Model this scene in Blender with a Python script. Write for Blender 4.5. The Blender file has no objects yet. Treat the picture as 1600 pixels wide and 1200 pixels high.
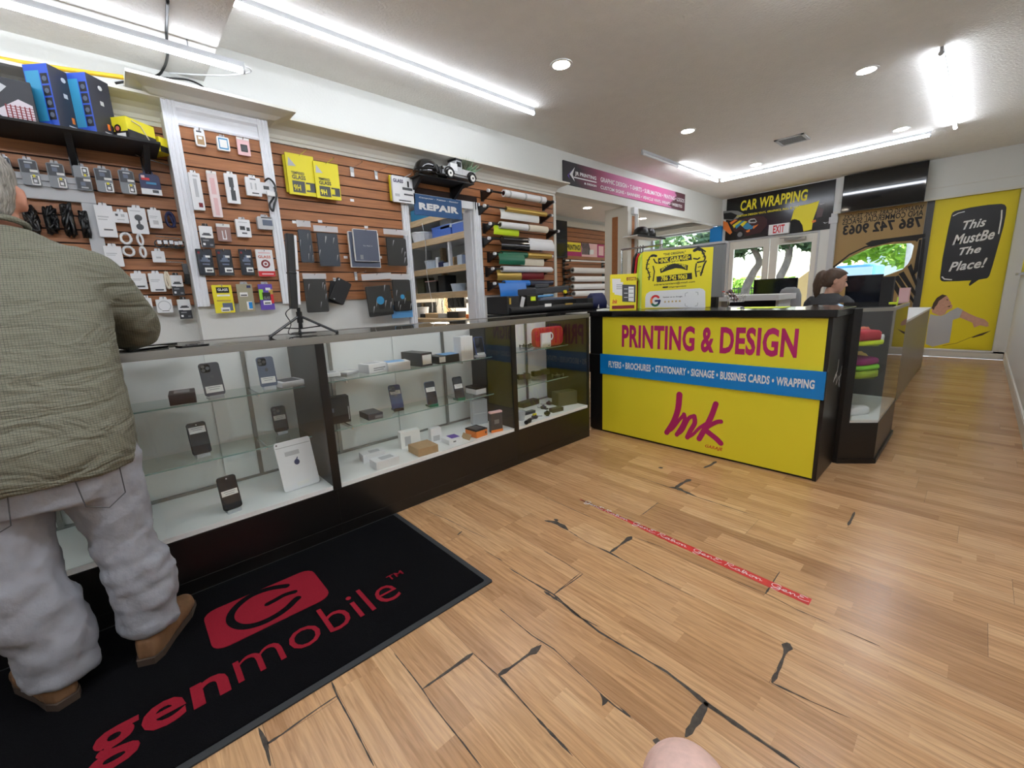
import bpy, bmesh, math, random
from math import pi, sin, cos, radians
from mathutils import Vector, Matrix
random.seed(7)
S = bpy.context.scene
COL = S.collection
# ---------------------------------------------------------------- camera, sky, sun, exposure
CAM = Vector((0, 0, 1.13)); FPX = 664.76
yaw, pit, rol = radians(47.6266), radians(-11.41612), radians(-2.32049)
FW = Vector((cos(yaw)*cos(pit), sin(yaw)*cos(pit), sin(pit)))
_r = Vector((sin(yaw), -cos(yaw), 0)); _u = _r.cross(FW)
RT = _r*cos(rol) + _u*sin(rol); UP = _u*cos(rol) - _r*sin(rol)
cd = bpy.data.cameras.new('camera'); cam = bpy.data.objects.new('camera', cd); COL.objects.link(cam)
cd.sensor_fit = 'HORIZONTAL'; cd.sensor_width = 36; cd.lens = FPX/1600*36; cd.clip_start = 0.02; cd.clip_end = 200
cam.matrix_world = Matrix(((RT.x, UP.x, -FW.x, CAM.x), (RT.y, UP.y, -FW.y, CAM.y), (RT.z, UP.z, -FW.z, CAM.z), (0, 0, 0, 1)))
S.camera = cam
w = bpy.data.worlds.new('sky'); S.world = w; w.use_nodes = True
nt = w.node_tree; nt.nodes.clear()
bg = nt.nodes.new('ShaderNodeBackground'); wo = nt.nodes.new('ShaderNodeOutputWorld')
sky = nt.nodes.new('ShaderNodeTexSky'); sky.sky_type = 'NISHITA'; sky.sun_disc = False
sky.sun_elevation = radians(50); sky.sun_rotation = radians(120); sky.air_density = 1.2; sky.dust_density = 1.0
nt.links.new(sky.outputs[0], bg.inputs[0]); bg.inputs[1].default_value = 0.55
nt.links.new(bg.outputs[0], wo.inputs[0])
sl = bpy.data.lights.new('sun', 'SUN'); sl.energy = 7.0; sl.angle = radians(1); sl.color = (1, .98, .94)
so = bpy.data.objects.new('sun', sl); COL.objects.link(so); so.rotation_euler = (radians(36), radians(14), 0)
S.view_settings.view_transform = 'Standard'; S.view_settings.look = 'None'
S.view_settings.exposure = 0.14; S.view_settings.gamma = 1.0; S.view_settings.use_curve_mapping = False
S.cycles.max_bounces = 10; S.cycles.transparent_max_bounces = 20; S.cycles.diffuse_bounces = 4
S.cycles.sample_clamp_indirect = 6.0; S.cycles.caustics_reflective = False; S.cycles.caustics_refractive = False
TUBE_E, NEARTUBE_E, WALLTUBE_E, DOWN_E, BENCH_E = 33.0, 104.0, 22.0, 50.0, 60.0

# ---------------------------------------------------------------- measuring: where the line of sight through a photo point meets a real plane
def at(px, py, ax, val):
    d = FW*FPX + RT*(px-800) - UP*(py-600)
    return CAM + d*((val-CAM[ax])/d[ax])

# ---------------------------------------------------------------- materials
MATS = {}
def lin(c): return tuple(((x/255)/12.92 if x/255 <= .04045 else ((x/255+.055)/1.055)**2.4) for x in c)
def mat(name, rgb, rough=.55, metal=0, spec=.5, noise=0, scale=20, bump=0, stretch=None, emit=0, alpha=None, trans=0, coat=0, bscale=None):
    if name in MATS: return MATS[name]
    m = bpy.data.materials.new(name); m.use_nodes = True; t = m.node_tree; b = t.nodes['Principled BSDF']
    c = lin(rgb) + (1,)
    b.inputs['Base Color'].default_value = c; b.inputs['Roughness'].default_value = rough; b.inputs['Metallic'].default_value = metal
    b.inputs['Specular IOR Level'].default_value = spec; b.inputs['Coat Weight'].default_value = coat
    b.inputs['Transmission Weight'].default_value = trans
    if alpha is not None: b.inputs['Alpha'].default_value = alpha
    if emit:
        b.inputs['Emission Color'].default_value = c; b.inputs['Emission Strength'].default_value = emit
    if noise or bump:
        tc = t.nodes.new('ShaderNodeTexCoord'); mp = t.nodes.new('ShaderNodeMapping'); n = t.nodes.new('ShaderNodeTexNoise')
        if stretch: mp.inputs['Scale'].default_value = stretch
        t.links.new(tc.outputs['Object'], mp.inputs[0]); t.links.new(mp.outputs[0], n.inputs['Vector'])
        n.inputs['Scale'].default_value = scale; n.inputs['Detail'].default_value = 4
        if noise:
            r = t.nodes.new('ShaderNodeValToRGB'); e = r.color_ramp.elements
            e[0].position = .3; e[1].position = .7
            e[0].color = tuple(x*(1-noise) for x in c[:3])+(1,); e[1].color = tuple(min(1, x*(1+noise)) for x in c[:3])+(1,)
            t.links.new(n.outputs[0], r.inputs[0]); t.links.new(r.outputs[0], b.inputs['Base Color'])
        if bump:
            n2 = n
            if bscale:
                n2 = t.nodes.new('ShaderNodeTexNoise'); n2.inputs['Scale'].default_value = bscale; n2.inputs['Detail'].default_value = 3
                t.links.new(mp.outputs[0], n2.inputs['Vector'])
            bp = t.nodes.new('ShaderNodeBump'); bp.inputs['Strength'].default_value = bump; bp.inputs['Distance'].default_value = .01
            t.links.new(n2.outputs[0], bp.inputs['Height']); t.links.new(bp.outputs[0], b.inputs['Normal'])
    MATS[name] = m
    return m
def glassmat(name, tint=(245, 250, 248), fres=1.45, extra=0.0):
    m = bpy.data.materials.new(name); m.use_nodes = True; t = m.node_tree; t.nodes.clear()
    o = t.nodes.new('ShaderNodeOutputMaterial'); mx = t.nodes.new('ShaderNodeMixShader'); tr = t.nodes.new('ShaderNodeBsdfTransparent')
    g = t.nodes.new('ShaderNodeBsdfGlossy'); f = t.nodes.new('ShaderNodeFresnel'); f.inputs[0].default_value = fres
    tr.inputs[0].default_value = lin(tint)+(1,); g.inputs['Roughness'].default_value = .01
    a = t.nodes.new('ShaderNodeMath'); a.operation = 'ADD'; a.inputs[1].default_value = extra; a.use_clamp = True
    # a thin pane: the reflection is counted once, where the line of sight enters the sheet
    ge = t.nodes.new('ShaderNodeNewGeometry'); k = t.nodes.new('ShaderNodeMath'); k.operation = 'SUBTRACT'; k.inputs[0].default_value = 1
    ml = t.nodes.new('ShaderNodeMath'); ml.operation = 'MULTIPLY'
    t.links.new(ge.outputs['Backfacing'], k.inputs[1]); t.links.new(f.outputs[0], a.inputs[0]); t.links.new(a.outputs[0], ml.inputs[0]); t.links.new(k.outputs[0], ml.inputs[1])
    t.links.new(ml.outputs[0], mx.inputs[0])
    t.links.new(tr.outputs[0], mx.inputs[1]); t.links.new(g.outputs[0], mx.inputs[2]); t.links.new(mx.outputs[0], o.inputs[0])
    MATS[name] = m
    return m
def emitmat(name, rgb, e):
    m = bpy.data.materials.new(name); m.use_nodes = True; t = m.node_tree; t.nodes.clear()
    o = t.nodes.new('ShaderNodeOutputMaterial'); em = t.nodes.new('ShaderNodeEmission')
    em.inputs[0].default_value = lin(rgb)+(1,); em.inputs[1].default_value = e; t.links.new(em.outputs[0], o.inputs[0])
    MATS[name] = m
    return m

# ---------------------------------------------------------------- mesh builder
class B:
    def __init__(s, M=None): s.v = []; s.f = []; s.mi = []; s.M = M or Matrix()
    def add(s, vs, fs, m=0):
        n = len(s.v); s.v += [s.M @ Vector(p) for p in vs]
        s.f += [tuple(i+n for i in f) for f in fs]; s.mi += [m]*len(fs); return s
    def box(s, x0, x1, y0, y1, z0, z1, m=0):
        return s.add([(x0,y0,z0),(x1,y0,z0),(x1,y1,z0),(x0,y1,z0),(x0,y0,z1),(x1,y0,z1),(x1,y1,z1),(x0,y1,z1)],
                     [(0,3,2,1),(4,5,6,7),(0,1,5,4),(1,2,6,5),(2,3,7,6),(3,0,4,7)], m)
    def bev(s, x0, x1, y0, y1, z0, z1, r, m=0):  # box rounded in its x-y outline
        return s.prism(rrect(x0, x1, y0, y1, r), z0, z1, m)
    def prism(s, poly, z0, z1, m=0, side=None):
        n = len(poly); a = sum(poly[i][0]*poly[(i+1) % n][1]-poly[(i+1) % n][0]*poly[i][1] for i in range(n))
        if a < 0: poly = poly[::-1]
        vs = [(p[0], p[1], z0) for p in poly] + [(p[0], p[1], z1) for p in poly]
        s.add(vs, [tuple(range(n))[::-1], tuple(range(n, 2*n))], m)
        n0 = len(s.v)-2*n
        for i in range(n):
            j = (i+1) % n; s.f.append((n0+i, n0+j, n0+n+j, n0+n+i)); s.mi.append(m if side is None else side)
        return s
    def cyl(s, p0, p1, r0, r1=None, n=16, m=0, caps=True):
        r1 = r0 if r1 is None else r1
        p0 = Vector(p0); p1 = Vector(p1); d = (p1-p0).normalized()
        a = d.orthogonal().normalized(); b = d.cross(a)
        vs = [p0+(a*cos(2*pi*i/n)+b*sin(2*pi*i/n))*r0 for i in range(n)] + [p1+(a*cos(2*pi*i/n)+b*sin(2*pi*i/n))*r1 for i in range(n)]
        fs = [(i, (i+1) % n, n+(i+1) % n, n+i) for i in range(n)]
        if caps: fs += [tuple(range(n))[::-1], tuple(range(n, 2*n))]
        return s.add(vs, fs, m)
    def pipe(s, p0, p1, ro, ri, n=20, m=0, m2=None):
        p0 = Vector(p0); p1 = Vector(p1); d = (p1-p0).normalized(); a = d.orthogonal().normalized(); b = d.cross(a)
        R = [[p+(a*cos(2*pi*i/n)+b*sin(2*pi*i/n))*r for i in range(n)] for p, r in ((p0, ro), (p1, ro), (p1, ri), (p0, ri))]
        vs = sum(R, []); m2 = m if m2 is None else m2
        for k in range(4):
            s_ = [(k*n+i, k*n+(i+1) % n, ((k+1) % 4)*n+(i+1) % n, ((k+1) % 4)*n+i) for i in range(n)]
            if k == 0: s.add(vs, s_, m)
            else:
                n0 = len(s.v)-4*n; s.f += [tuple(q+n0 for q in f) for f in s_]; s.mi += [m if k != 2 else m2]*n
        return s
    def tube(s, pts, r, n=8, m=0, closed=False):
        pts = [Vector(p) for p in pts]; N = len(pts); rs = r if isinstance(r, (list, tuple)) else [r]*N
        vs = []; prev = None
        for i, p in enumerate(pts):
            t = (pts[(i+1) % N]-pts[i-1]) if closed else (pts[min(i+1, N-1)]-pts[max(i-1, 0)])
            t = t.normalized() if t.length > 1e-9 else Vector((0, 0, 1))
            a = t.orthogonal().normalized() if prev is None else (prev-t*prev.dot(t))
            a = a.normalized() if a.length > 1e-6 else t.orthogonal().normalized()
            prev = a; b = t.cross(a)
            vs += [p+(a*cos(2*pi*k/n)+b*sin(2*pi*k/n))*rs[i] for k in range(n)]
        fs = []
        for i in range(N if closed else N-1):
            j = (i+1) % N
            fs += [(i*n+k, i*n+(k+1) % n, j*n+(k+1) % n, j*n+k) for k in range(n)]
        if not closed: fs += [tuple(range(n))[::-1], tuple(range((N-1)*n, N*n))]
        return s.add(vs, fs, m)
    def lathe(s, prof, n=24, m=0, c=(0, 0, 0)):  # prof: (r, z)
        vs = []
        for r, z in prof: vs += [(c[0]+r*cos(2*pi*k/n), c[1]+r*sin(2*pi*k/n), c[2]+z) for k in range(n)]
        fs = []
        for i in range(len(prof)-1): fs += [(i*n+k, i*n+(k+1) % n, (i+1)*n+(k+1) % n, (i+1)*n+k) for k in range(n)]
        fs += [tuple(range(n))[::-1], tuple(range((len(prof)-1)*n, len(prof)*n))]
        return s.add(vs, fs, m)
    def loft(s, rings, m=0, caps=True):
        n = len(rings[0]); vs = sum([list(r) for r in rings], []); fs = []
        for i in range(len(rings)-1): fs += [(i*n+k, i*n+(k+1) % n, (i+1)*n+(k+1) % n, (i+1)*n+k) for k in range(n)]
        if caps: fs += [tuple(range(n))[::-1], tuple(range((len(rings)-1)*n, len(rings)*n))]
        return s.add(vs, fs, m)
    def ball(s, c, r, n=16, k=10, m=0):
        r = r if isinstance(r, (list, tuple)) else (r, r, r)
        return s.loft([[(c[0]+r[0]*max(sin(pi*i/k), .02)*cos(2*pi*j/n), c[1]+r[1]*max(sin(pi*i/k), .02)*sin(2*pi*j/n), c[2]-r[2]*cos(pi*i/k)) for j in range(n)] for i in range(k+1)], m)
    def stroke(s, pts, r, z0=0, z1=.001, m=0, caps=True):  # rounded flat stroke in the local x-y plane
        rs = r if isinstance(r, (list, tuple)) else [r]*len(pts)
        pts = [Vector(p[:2]) for p in pts]; Lf = []; Rt = []; N = len(pts)
        for i, p in enumerate(pts):
            t = (pts[min(i+1, N-1)]-pts[max(i-1, 0)]).normalized(); nn = Vector((-t.y, t.x))
            Lf.append(p+nn*rs[i]); Rt.append(p-nn*rs[i])
        vs = [(p.x, p.y, z1) for p in Lf]+[(p.x, p.y, z1) for p in Rt]
        s.add(vs, [(N+i, N+i+1, i+1, i) for i in range(N-1)], m)
        for p, rr in (((pts[0], rs[0]), (pts[-1], rs[-1])) if caps else ()):
            s.add([(p.x+rr*cos(2*pi*k/14), p.y+rr*sin(2*pi*k/14), z1-.00035) for k in range(14)], [tuple(range(14))], m)
        return s
    def build(s, name, mats, parent=None, smooth=False, bevel=0, mods=()):
        me = bpy.data.meshes.new(name); mats = mats if isinstance(mats, (list, tuple)) else [mats]
        o = bpy.data.objects.new(name, me); COL.objects.link(o)
        inv = None
        if parent is not None:
            o.parent = parent; inv = WORLD[parent.name].inverted()
        org = s.org if hasattr(s, 'org') else None
        vs = s.v
        if parent is None:
            lo = Vector([min(v[i] for v in vs) for i in range(3)]); hi = Vector([max(v[i] for v in vs) for i in range(3)])
            org = org or Vector(((lo.x+hi.x)/2, (lo.y+hi.y)/2, lo.z)); o.location = org
            W = Matrix.Translation(org)
        else: W = WORLD[parent.name]
        WORLD[o.name] = W; iv = W.inverted()
        me.from_pydata([iv @ v for v in vs], [], s.f)
        for m in mats: me.materials.append(m)
        for p, i in zip(me.polygons, s.mi): p.material_index = i; p.use_smooth = bool(smooth)
        if smooth and isinstance(smooth, float) and smooth < 3:
            me.set_sharp_from_angle(angle=smooth)
        if bevel:
            bm = o.modifiers.new('bevel', 'BEVEL'); bm.width = bevel; bm.segments = 2; bm.limit_method = 'ANGLE'
        return o
WORLD = {}
def rrect(x0, x1, y0, y1, r, n=4):
    P = []
    for cx, cy, a in ((x1-r, y1-r, 0), (x0+r, y1-r, pi/2), (x0+r, y0+r, pi), (x1-r, y0+r, 1.5*pi)):
        P += [(cx+r*cos(a+pi/2*k/n), cy+r*sin(a+pi/2*k/n)) for k in range(n+1)]
    return P
def tag(o, label, cat, group=None, kind=None):
    if label: o['label'] = label
    if cat: o['category'] = cat
    if group: o['group'] = group
    if kind: o['kind'] = kind
    return o
def thing(name, label, cat, loc, group=None, rz=0):
    o = bpy.data.objects.new(name, None); COL.objects.link(o); o.empty_display_size = .05
    o.location = loc; o.rotation_euler = (0, 0, rz)
    WORLD[o.name] = Matrix.Translation(Vector(loc)) @ Matrix.Rotation(rz, 4, 'Z')
    return tag(o, label, cat, group)
def struct(o): o['kind'] = 'structure'; return o
def copy_thing(o, W1, label=None, cat=None):
    """copy of a thing with its parts and sub-parts, set down at the world matrix W1"""
    def rec(s, parent):
        c = s.copy(); COL.objects.link(c)
        if parent is not None: c.parent = parent
        for ch in [q for q in s.children]: rec(ch, c)
        return c
    c = rec(o, None); c.matrix_world = W1
    if label: c['label'] = label
    return c
# frames: local x runs to the viewer's right along a surface, y up, z out of it
def onwall(x, y, z): return Matrix(((1, 0, 0, x), (0, 0, -1, y), (0, 1, 0, z), (0, 0, 0, 1)))       # wall facing -Y
def onfront(x, y, z): return Matrix(((0, 0, -1, x), (-1, 0, 0, y), (0, 1, 0, z), (0, 0, 0, 1)))     # wall facing -X
def onfloor(x, y, z, a=0): return Matrix.Translation((x, y, z)) @ Matrix.Rotation(a, 4, 'Z')
TXT = {}
def textmesh(s, bold=0, shear=0, res=3):
    k = (s, bold, shear)
    if k not in TXT:
        cu = bpy.data.curves.new('t', 'FONT'); cu.body = s; cu.size = 1; cu.resolution_u = res; cu.offset = bold; cu.shear = shear; cu.space_character = 1+bold*1.5
        o = bpy.data.objects.new('t', cu); COL.objects.link(o)
        dg = bpy.context.evaluated_depsgraph_get(); dg.update()
        me = bpy.data.meshes.new_from_object(o.evaluated_get(dg))
        vs = [tuple(v.co) for v in me.vertices]; fs = [tuple(p.vertices) for p in me.polygons]
        bpy.data.objects.remove(o); bpy.data.curves.remove(cu); bpy.data.meshes.remove(me)
        x0 = min(v[0] for v in vs); x1 = max(v[0] for v in vs); y0 = min(v[1] for v in vs); y1 = max(v[1] for v in vs)
        TXT[k] = ([((v[0]-x0)/(x1-x0), (v[1]-y0)/(y1-y0)) for v in vs], fs, (x1-x0)/(y1-y0))
    return TXT[k]
def text(b, s, x0, x1, y0, y1, z=.001, m=0, bold=0, shear=0, bend=None, mirror=False, fit=True):
    """lettering laid on the builder's local x-y plane, filling the given rectangle"""
    vs, fs, asp = textmesh(s, bold, shear)
    if not fit:
        wd = min(x1-x0, asp*(y1-y0)); c = (x0+x1)/2; x0, x1 = c-wd/2, c+wd/2
    out = []
    for u, v in vs:
        if mirror: u = 1-u
        x = x0+u*(x1-x0); y = y0+v*(y1-y0)
        if bend: x, y = bend(x, y)
        out.append((x, y, z))
    b.add(out, [f[::-1] for f in fs] if mirror else fs, m); return b
# ================================================================ materials
M = {}
def mm(k, *a, **kw): M[k] = mat(k, *a, **kw); return M[k]
mm('wallpaint', (222,223,218), .75, bump=.12, scale=60); mm('ceilpaint', (238,235,229), .85, bump=.6, scale=9, bscale=55, noise=.02)
mm('trimwhite', (236,238,242), .4, noise=.05, scale=30, stretch=(.3,6,.3)); mm('trimcream', (222,220,210), .5)
mm('slatwood', (158,102,60), .5, noise=.22, scale=8, stretch=(.6,8,14)); mm('groove', (40,22,14), .9)
mm('black', (14,14,15), .35); mm('blackmatte', (22,22,23), .7); mm('blackgloss', (8,8,9), .08, coat=.3); mm('dgrey', (62,64,68), .5); mm('grey', (128,130,132), .5); mm('lgrey', (190,192,194), .5)
mm('white', (236,237,238), .5); mm('paper', (238,238,234), .8); mm('wplastic', (235,236,238), .3); mm('cream', (236,226,204), .6)
mm('chrome', (205,207,210), .22, metal=1); mm('alu', (150,149,144), .38, metal=.8); mm('steel', (140,142,146), .35, metal=.8)
mm('yellow', (234,220,40), .5); mm('yellowvinyl', (234,222,48), .45, bump=.05, scale=6); mm('blue', (0,128,206), .45); mm('magenta', (172,22,98), .5); mm('red', (200,32,40), .5)
mm('dred', (120,20,26), .5); mm('green', (22,98,72), .3); mm('orange', (232,128,52), .5); mm('navy', (26,34,78), .5); mm('teal', (52,140,186), .4); mm('purple', (92,66,160), .5); mm('pink', (232,190,192), .5)
mm('kraft', (178,148,110), .8, noise=.06, scale=40); mm('gold', (196,164,84), .3, metal=.5); mm('neon', (214,240,40), .5); mm('lime', (150,216,52), .6); mm('tan', (188,158,104), .6)
mm('pine', (200,174,136), .7, noise=.15, scale=6, stretch=(8,.7,8)); mm('skin', (208,160,138), .55, noise=.06, scale=30, bump=.1, bscale=90); mm('skinpale', (222,186,174), .6, noise=.08, scale=60, bump=.12, bscale=120)
mm('brownhair', (74,54,40), .5, noise=.35, scale=14, stretch=(20,20,2)); mm('mirrorgrey', (70,72,74), .3)
mm('casewhite', (240,241,238), .45, bump=.03, scale=30); mm('caseblack', (17,15,14), .3)
mm('bluegrey', (86,96,116), .4); mm('graphite', (58,60,68), .3); mm('navyphone', (44,56,92), .15); mm('screen', (20,24,32), .08); mm('bluescreen', (60,80,150), .1); mm('translucent', (226,232,236), .35, alpha=.45)
G1 = glassmat('caseglass', (254,255,254), extra=.035); G2 = glassmat('windowglass', (252,254,253)); G3 = glassmat('shelfglass', (246,251,249), extra=.01)
M['polybag'] = glassmat('polybag', (250,251,252), 1.35, .03); mm('bagbandglint', (236,238,240), .25, alpha=.5)
mm('glassedge', (140,168,160), .15)
TUBE = emitmat('tubelight', (238,244,255), TUBE_E); TUBEN = emitmat('neartubelight', (238,244,255), NEARTUBE_E); TUBEW = emitmat('walltubelight', (238,244,255), WALLTUBE_E); DOWN = emitmat('downlight', (255,240,220), DOWN_E)

# ================================================================ floor: laminate planks, each strip its own tone
def floor_material():
    m = bpy.data.materials.new('laminate'); m.use_nodes = True; t = m.node_tree; b = t.nodes['Principled BSDF']
    at_ = t.nodes.new('ShaderNodeAttribute'); at_.attribute_name = 'tone'
    tc = t.nodes.new('ShaderNodeTexCoord'); mp = t.nodes.new('ShaderNodeMapping'); mp.inputs['Scale'].default_value = (26, 1.6, 1)
    off = t.nodes.new('ShaderNodeVectorMath'); off.operation = 'MULTIPLY_ADD'
    off.inputs[1].default_value = (31, 17, 9)
    t.links.new(at_.outputs['Color'], off.inputs[0]); t.links.new(tc.outputs['Object'], mp.inputs[0]); t.links.new(mp.outputs[0], off.inputs[2])
    n = t.nodes.new('ShaderNodeTexNoise'); n.inputs['Scale'].default_value = 3.6; n.inputs['Detail'].default_value = 6; n.inputs['Distortion'].default_value = 1.2
    t.links.new(off.outputs[0], n.inputs['Vector'])
    wv = t.nodes.new('ShaderNodeTexWave'); wv.wave_type = 'BANDS'; wv.bands_direction = 'X'; wv.inputs['Scale'].default_value = .5; wv.inputs['Distortion'].default_value = 5; wv.inputs['Detail'].default_value = 2; wv.inputs['Detail Scale'].default_value = .6
    t.links.new(off.outputs[0], wv.inputs['Vector'])
    r = t.nodes.new('ShaderNodeValToRGB'); e = r.color_ramp.elements
    e[0].position = 0; e[0].color = lin((162,121,84))+(1,); e[1].position = 1; e[1].color = lin((218,178,134))+(1,)
    e.new(.5).color = lin((198,154,110))+(1,)
    t.links.new(at_.outputs['Fac'], r.inputs[0])
    g = t.nodes.new('ShaderNodeMix'); g.data_type = 'RGBA'; g.blend_type = 'MULTIPLY'; g.inputs[0].default_value = .55
    r2 = t.nodes.new('ShaderNodeValToRGB'); e = r2.color_ramp.elements
    e[0].position = .32; e[0].color = (.52,.44,.37,1); e[1].position = .62; e[1].color = (1.06,1.05,1.03,1)
    t.links.new(n.outputs[0], r2.inputs[0]); t.links.new(r.outputs[0], g.inputs[6]); t.links.new(r2.outputs[0], g.inputs[7])
    g2 = t.nodes.new('ShaderNodeMix'); g2.data_type = 'RGBA'; g2.blend_type = 'MULTIPLY'; g2.inputs[0].default_value = .10
    t.links.new(g.outputs[2], g2.inputs[6]); t.links.new(wv.outputs[0], g2.inputs[7])
    t.links.new(g2.outputs[2], b.inputs['Base Color']); b.inputs['Roughness'].default_value = .24; b.inputs['Specular IOR Level'].default_value = .5
    bp = t.nodes.new('ShaderNodeBump'); bp.inputs['Strength'].default_value = .12; bp.inputs['Distance'].default_value = .004
    t.links.new(n.outputs[0], bp.inputs['Height']); t.links.new(bp.outputs[0], b.inputs['Normal'])
    return m
LAM = floor_material()
rnd = random.Random(5)
PX0, PW = .107, .1907
JY = {0:1.14, 2:.99, 3:.86, 4:.384, 5:.984, 6:.286, 7:.988, 8:.42, 9:1.064, 12:.30, 11:1.0, 10:.62}
b = B(); tones = []
for k in range(-19, 47):
    xa = PX0+PW*k; xb = min(xa+PW, 9.1); j = JY.get(k, rnd.uniform(0, 1.2)); y = j-1.21*3
    while y < 6.4:
        ya, yb = max(y, -.36), min(y+1.21, 6.4)
        if yb > ya+.01:
            pt = rnd.uniform(.25, .75)
            for s in range(3):
                x0 = xa+(xb-xa)*s/3+(.0004 if s == 0 else 0); x1 = xa+(xb-xa)*(s+1)/3-(.0004 if s == 2 else 0)
                cuts = sorted([ya+.0004]+[c for c in (y+rnd.uniform(.2,.6), y+rnd.uniform(.7,1.05)) if ya < c < yb]+[yb-.0004])
                for q in range(len(cuts)-1):
                    b.add([(x0,cuts[q],0),(x1,cuts[q],0),(x1,cuts[q+1],0),(x0,cuts[q+1],0)], [(0,1,2,3)], 0); tones.append(min(1, max(0, pt+rnd.uniform(-.28,.28))))
        y += 1.21
npl = len(b.f)
b.add([(-3.55,-.36,-.005),(9.1,-.36,-.005),(9.1,6.4,-.005),(-3.55,6.4,-.005)], [(0,1,2,3)], 1)
mm('subfloor', (42,36,30), .9, noise=.3, scale=30)
for v in b.v[:-4]: v.x += .035*(v.y-.9)      # the boards run two degrees off the walls
b.org = Vector((0,0,0))
floor = struct(b.build('floor', [LAM, M['subfloor']]))
ca = floor.data.color_attributes.new('tone', 'FLOAT_COLOR', 'CORNER'); i = 0
for p in floor.data.polygons:
    v = tones[p.index] if p.index < npl else 0
    for _ in p.loop_indices: ca.data[i].color = (v, v, v, 1); i += 1
# worn open joints: (photo points on the floor, half widths in m)
JOINTS = [([(795.6,888),(823.7,905),(865,929),(902.5,961),(936,987.5),(973.7,1010),(1000,1025),(1041.7,1050),(1079,1079),(1104,1100),(1145.8,1129),(1208,1171),(1250,1200)], [.002,.003,.004,.003,.004,.003,.003,.004,.007,.011,.007,.005,.004]),
 ([(1104,1098),(1088,1126),(1071,1152)], [.011,.009,.006]), ([(846,1008),(834,1018),(820,1027),(797,1044),(779,1055)], [.004,.012,.004,.004,.011]),
 ([(779,1055),(795,1073),(816,1096),(846,1130),(862,1147),(880,1165.6),(895,1182)], [.009,.002,.002,.003,.004,.004,.001]), ([(739,1021),(700,1049),(660,1077)], [.006,.005,.003]),
 ([(615.6,1021),(640,1051),(658.8,1075.6),(677.5,1104),(690,1120),(722.5,1160),(752.5,1199)], .0016), ([(739,1021),(760,1040),(780,1057)], .0014),
 ([(518,1066),(527.5,1089),(550,1130),(584,1197)], .0022), ([(527.5,1087),(500,1105),(475,1122.5),(440,1148),(417,1163)], [.005,.003,.003,.003,.009]),
 ([(404,1137.5),(415,1162),(422.5,1197)], [.002,.008,.004]), ([(780.6,952),(790,959),(831,993),(865,1014),(943.8,1089),(960,1103),(989,1124)], [.002,.001,.002,.002,.001,.003,.001]),
 ([(938,1084),(946,1095),(941,1103)], [.004,.011,.002]), ([(756,860),(786,877)], .0016), ([(850,861),(880,878),(910.5,897.5)], .0013), ([(906,896),(865,929)], .0018),
 ([(851,813.7),(867,816),(879,822),(888,829)], [.008,.015,.015,.004]), ([(888,829),(916,847),(952.7,863.7),(990.6,884.8),(1024,903),(1086,934)], [.003,.001,.004,.002,.002,.001]),
 ([(952.7,863.7),(970,851),(987,838.6)], [.006,.005,.012]), ([(910.5,897.5),(887,914),(864,929.8)], .0022), ([(866,811),(872,814)], .012),
 ([(850,924),(878,942.5),(906,965),(937,980)], [.006,.004,.004,.001]), ([(992,840),(1032.8,854),(1079,877.8),(1131,900),(1164,914),(1196,927),(1243.7,952),(1300,976)], [.002,.0012,.001,.001,.002,.001,.002,.001]),
 ([(1218.4,893),(1205,914),(1196,928)], [.001,.002,.004]), ([(1028.6,785),(1003,804.7)], .0018), ([(990.6,742.8),(1044,761),(1058,763),(1089,776.6),(1140,793),(1183,807.5)], [.001,.003,.016,.004,.003,.001]),
 ([(1054,763),(1066,755),(1079,749)], [.014,.008,.016]), ([(851,776.6),(924.5,809)], .0016), ([(1232,1005),(1226,1022),(1215,1050),(1206,1067)], [.015,.006,.004,.006]), ([(1206,1067),(1266.7,1096),(1330,1123)], [.003,.0015,.001]),
 ([(1312.5,983),(1375,1010)], .002), ([(1335.4,800),(1331,810),(1325,821)], [.003,.005,.006]), ([(1100,731),(1110,727),(1119,721)], [.014,.008,.014]), ([(1029,731),(1036,731)], .014), ([(640,793),(700,775),(760,752)], .0012),
 ([(664,797),(700,812),(735,830),(762,842)], .0015), ([(715,836),(722,830)], .006), ([(968,1105),(985,1120)], [.002,.004]), ([(1020,1157),(1032,1161)], [.004,.012]), ([(1230,700),(1290,716)], .0012), ([(1380,731),(1600,772)], .0008), ([(1440,735),(1500,752)], .0006)]
b = B()
for pts, ws in JOINTS:
    P = [at(x, y, 2, 0) for x, y in pts]; ws = ws if isinstance(ws, list) else [ws]*len(P)
    q = []; wq = []
    for i in range(len(P)-1):
        n = max(2, int((P[i+1]-P[i]).length/.018))
        for k in range(n):
            f = k/n; q.append(P[i].lerp(P[i+1], f)); wq.append((ws[i]*(1-f)+ws[i+1]*f)*rnd.uniform(.55, 1.35))
    q.append(P[-1]); wq.append(ws[-1]*.35); wq[0] *= .4
    b.stroke([(p.x, p.y) for p in q], wq, z1=.0007, caps=False)
mm('jointgrime', (64,57,50), .9, noise=.35, scale=60)
b.build('worn_joint', M['jointgrime'], floor)

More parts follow.
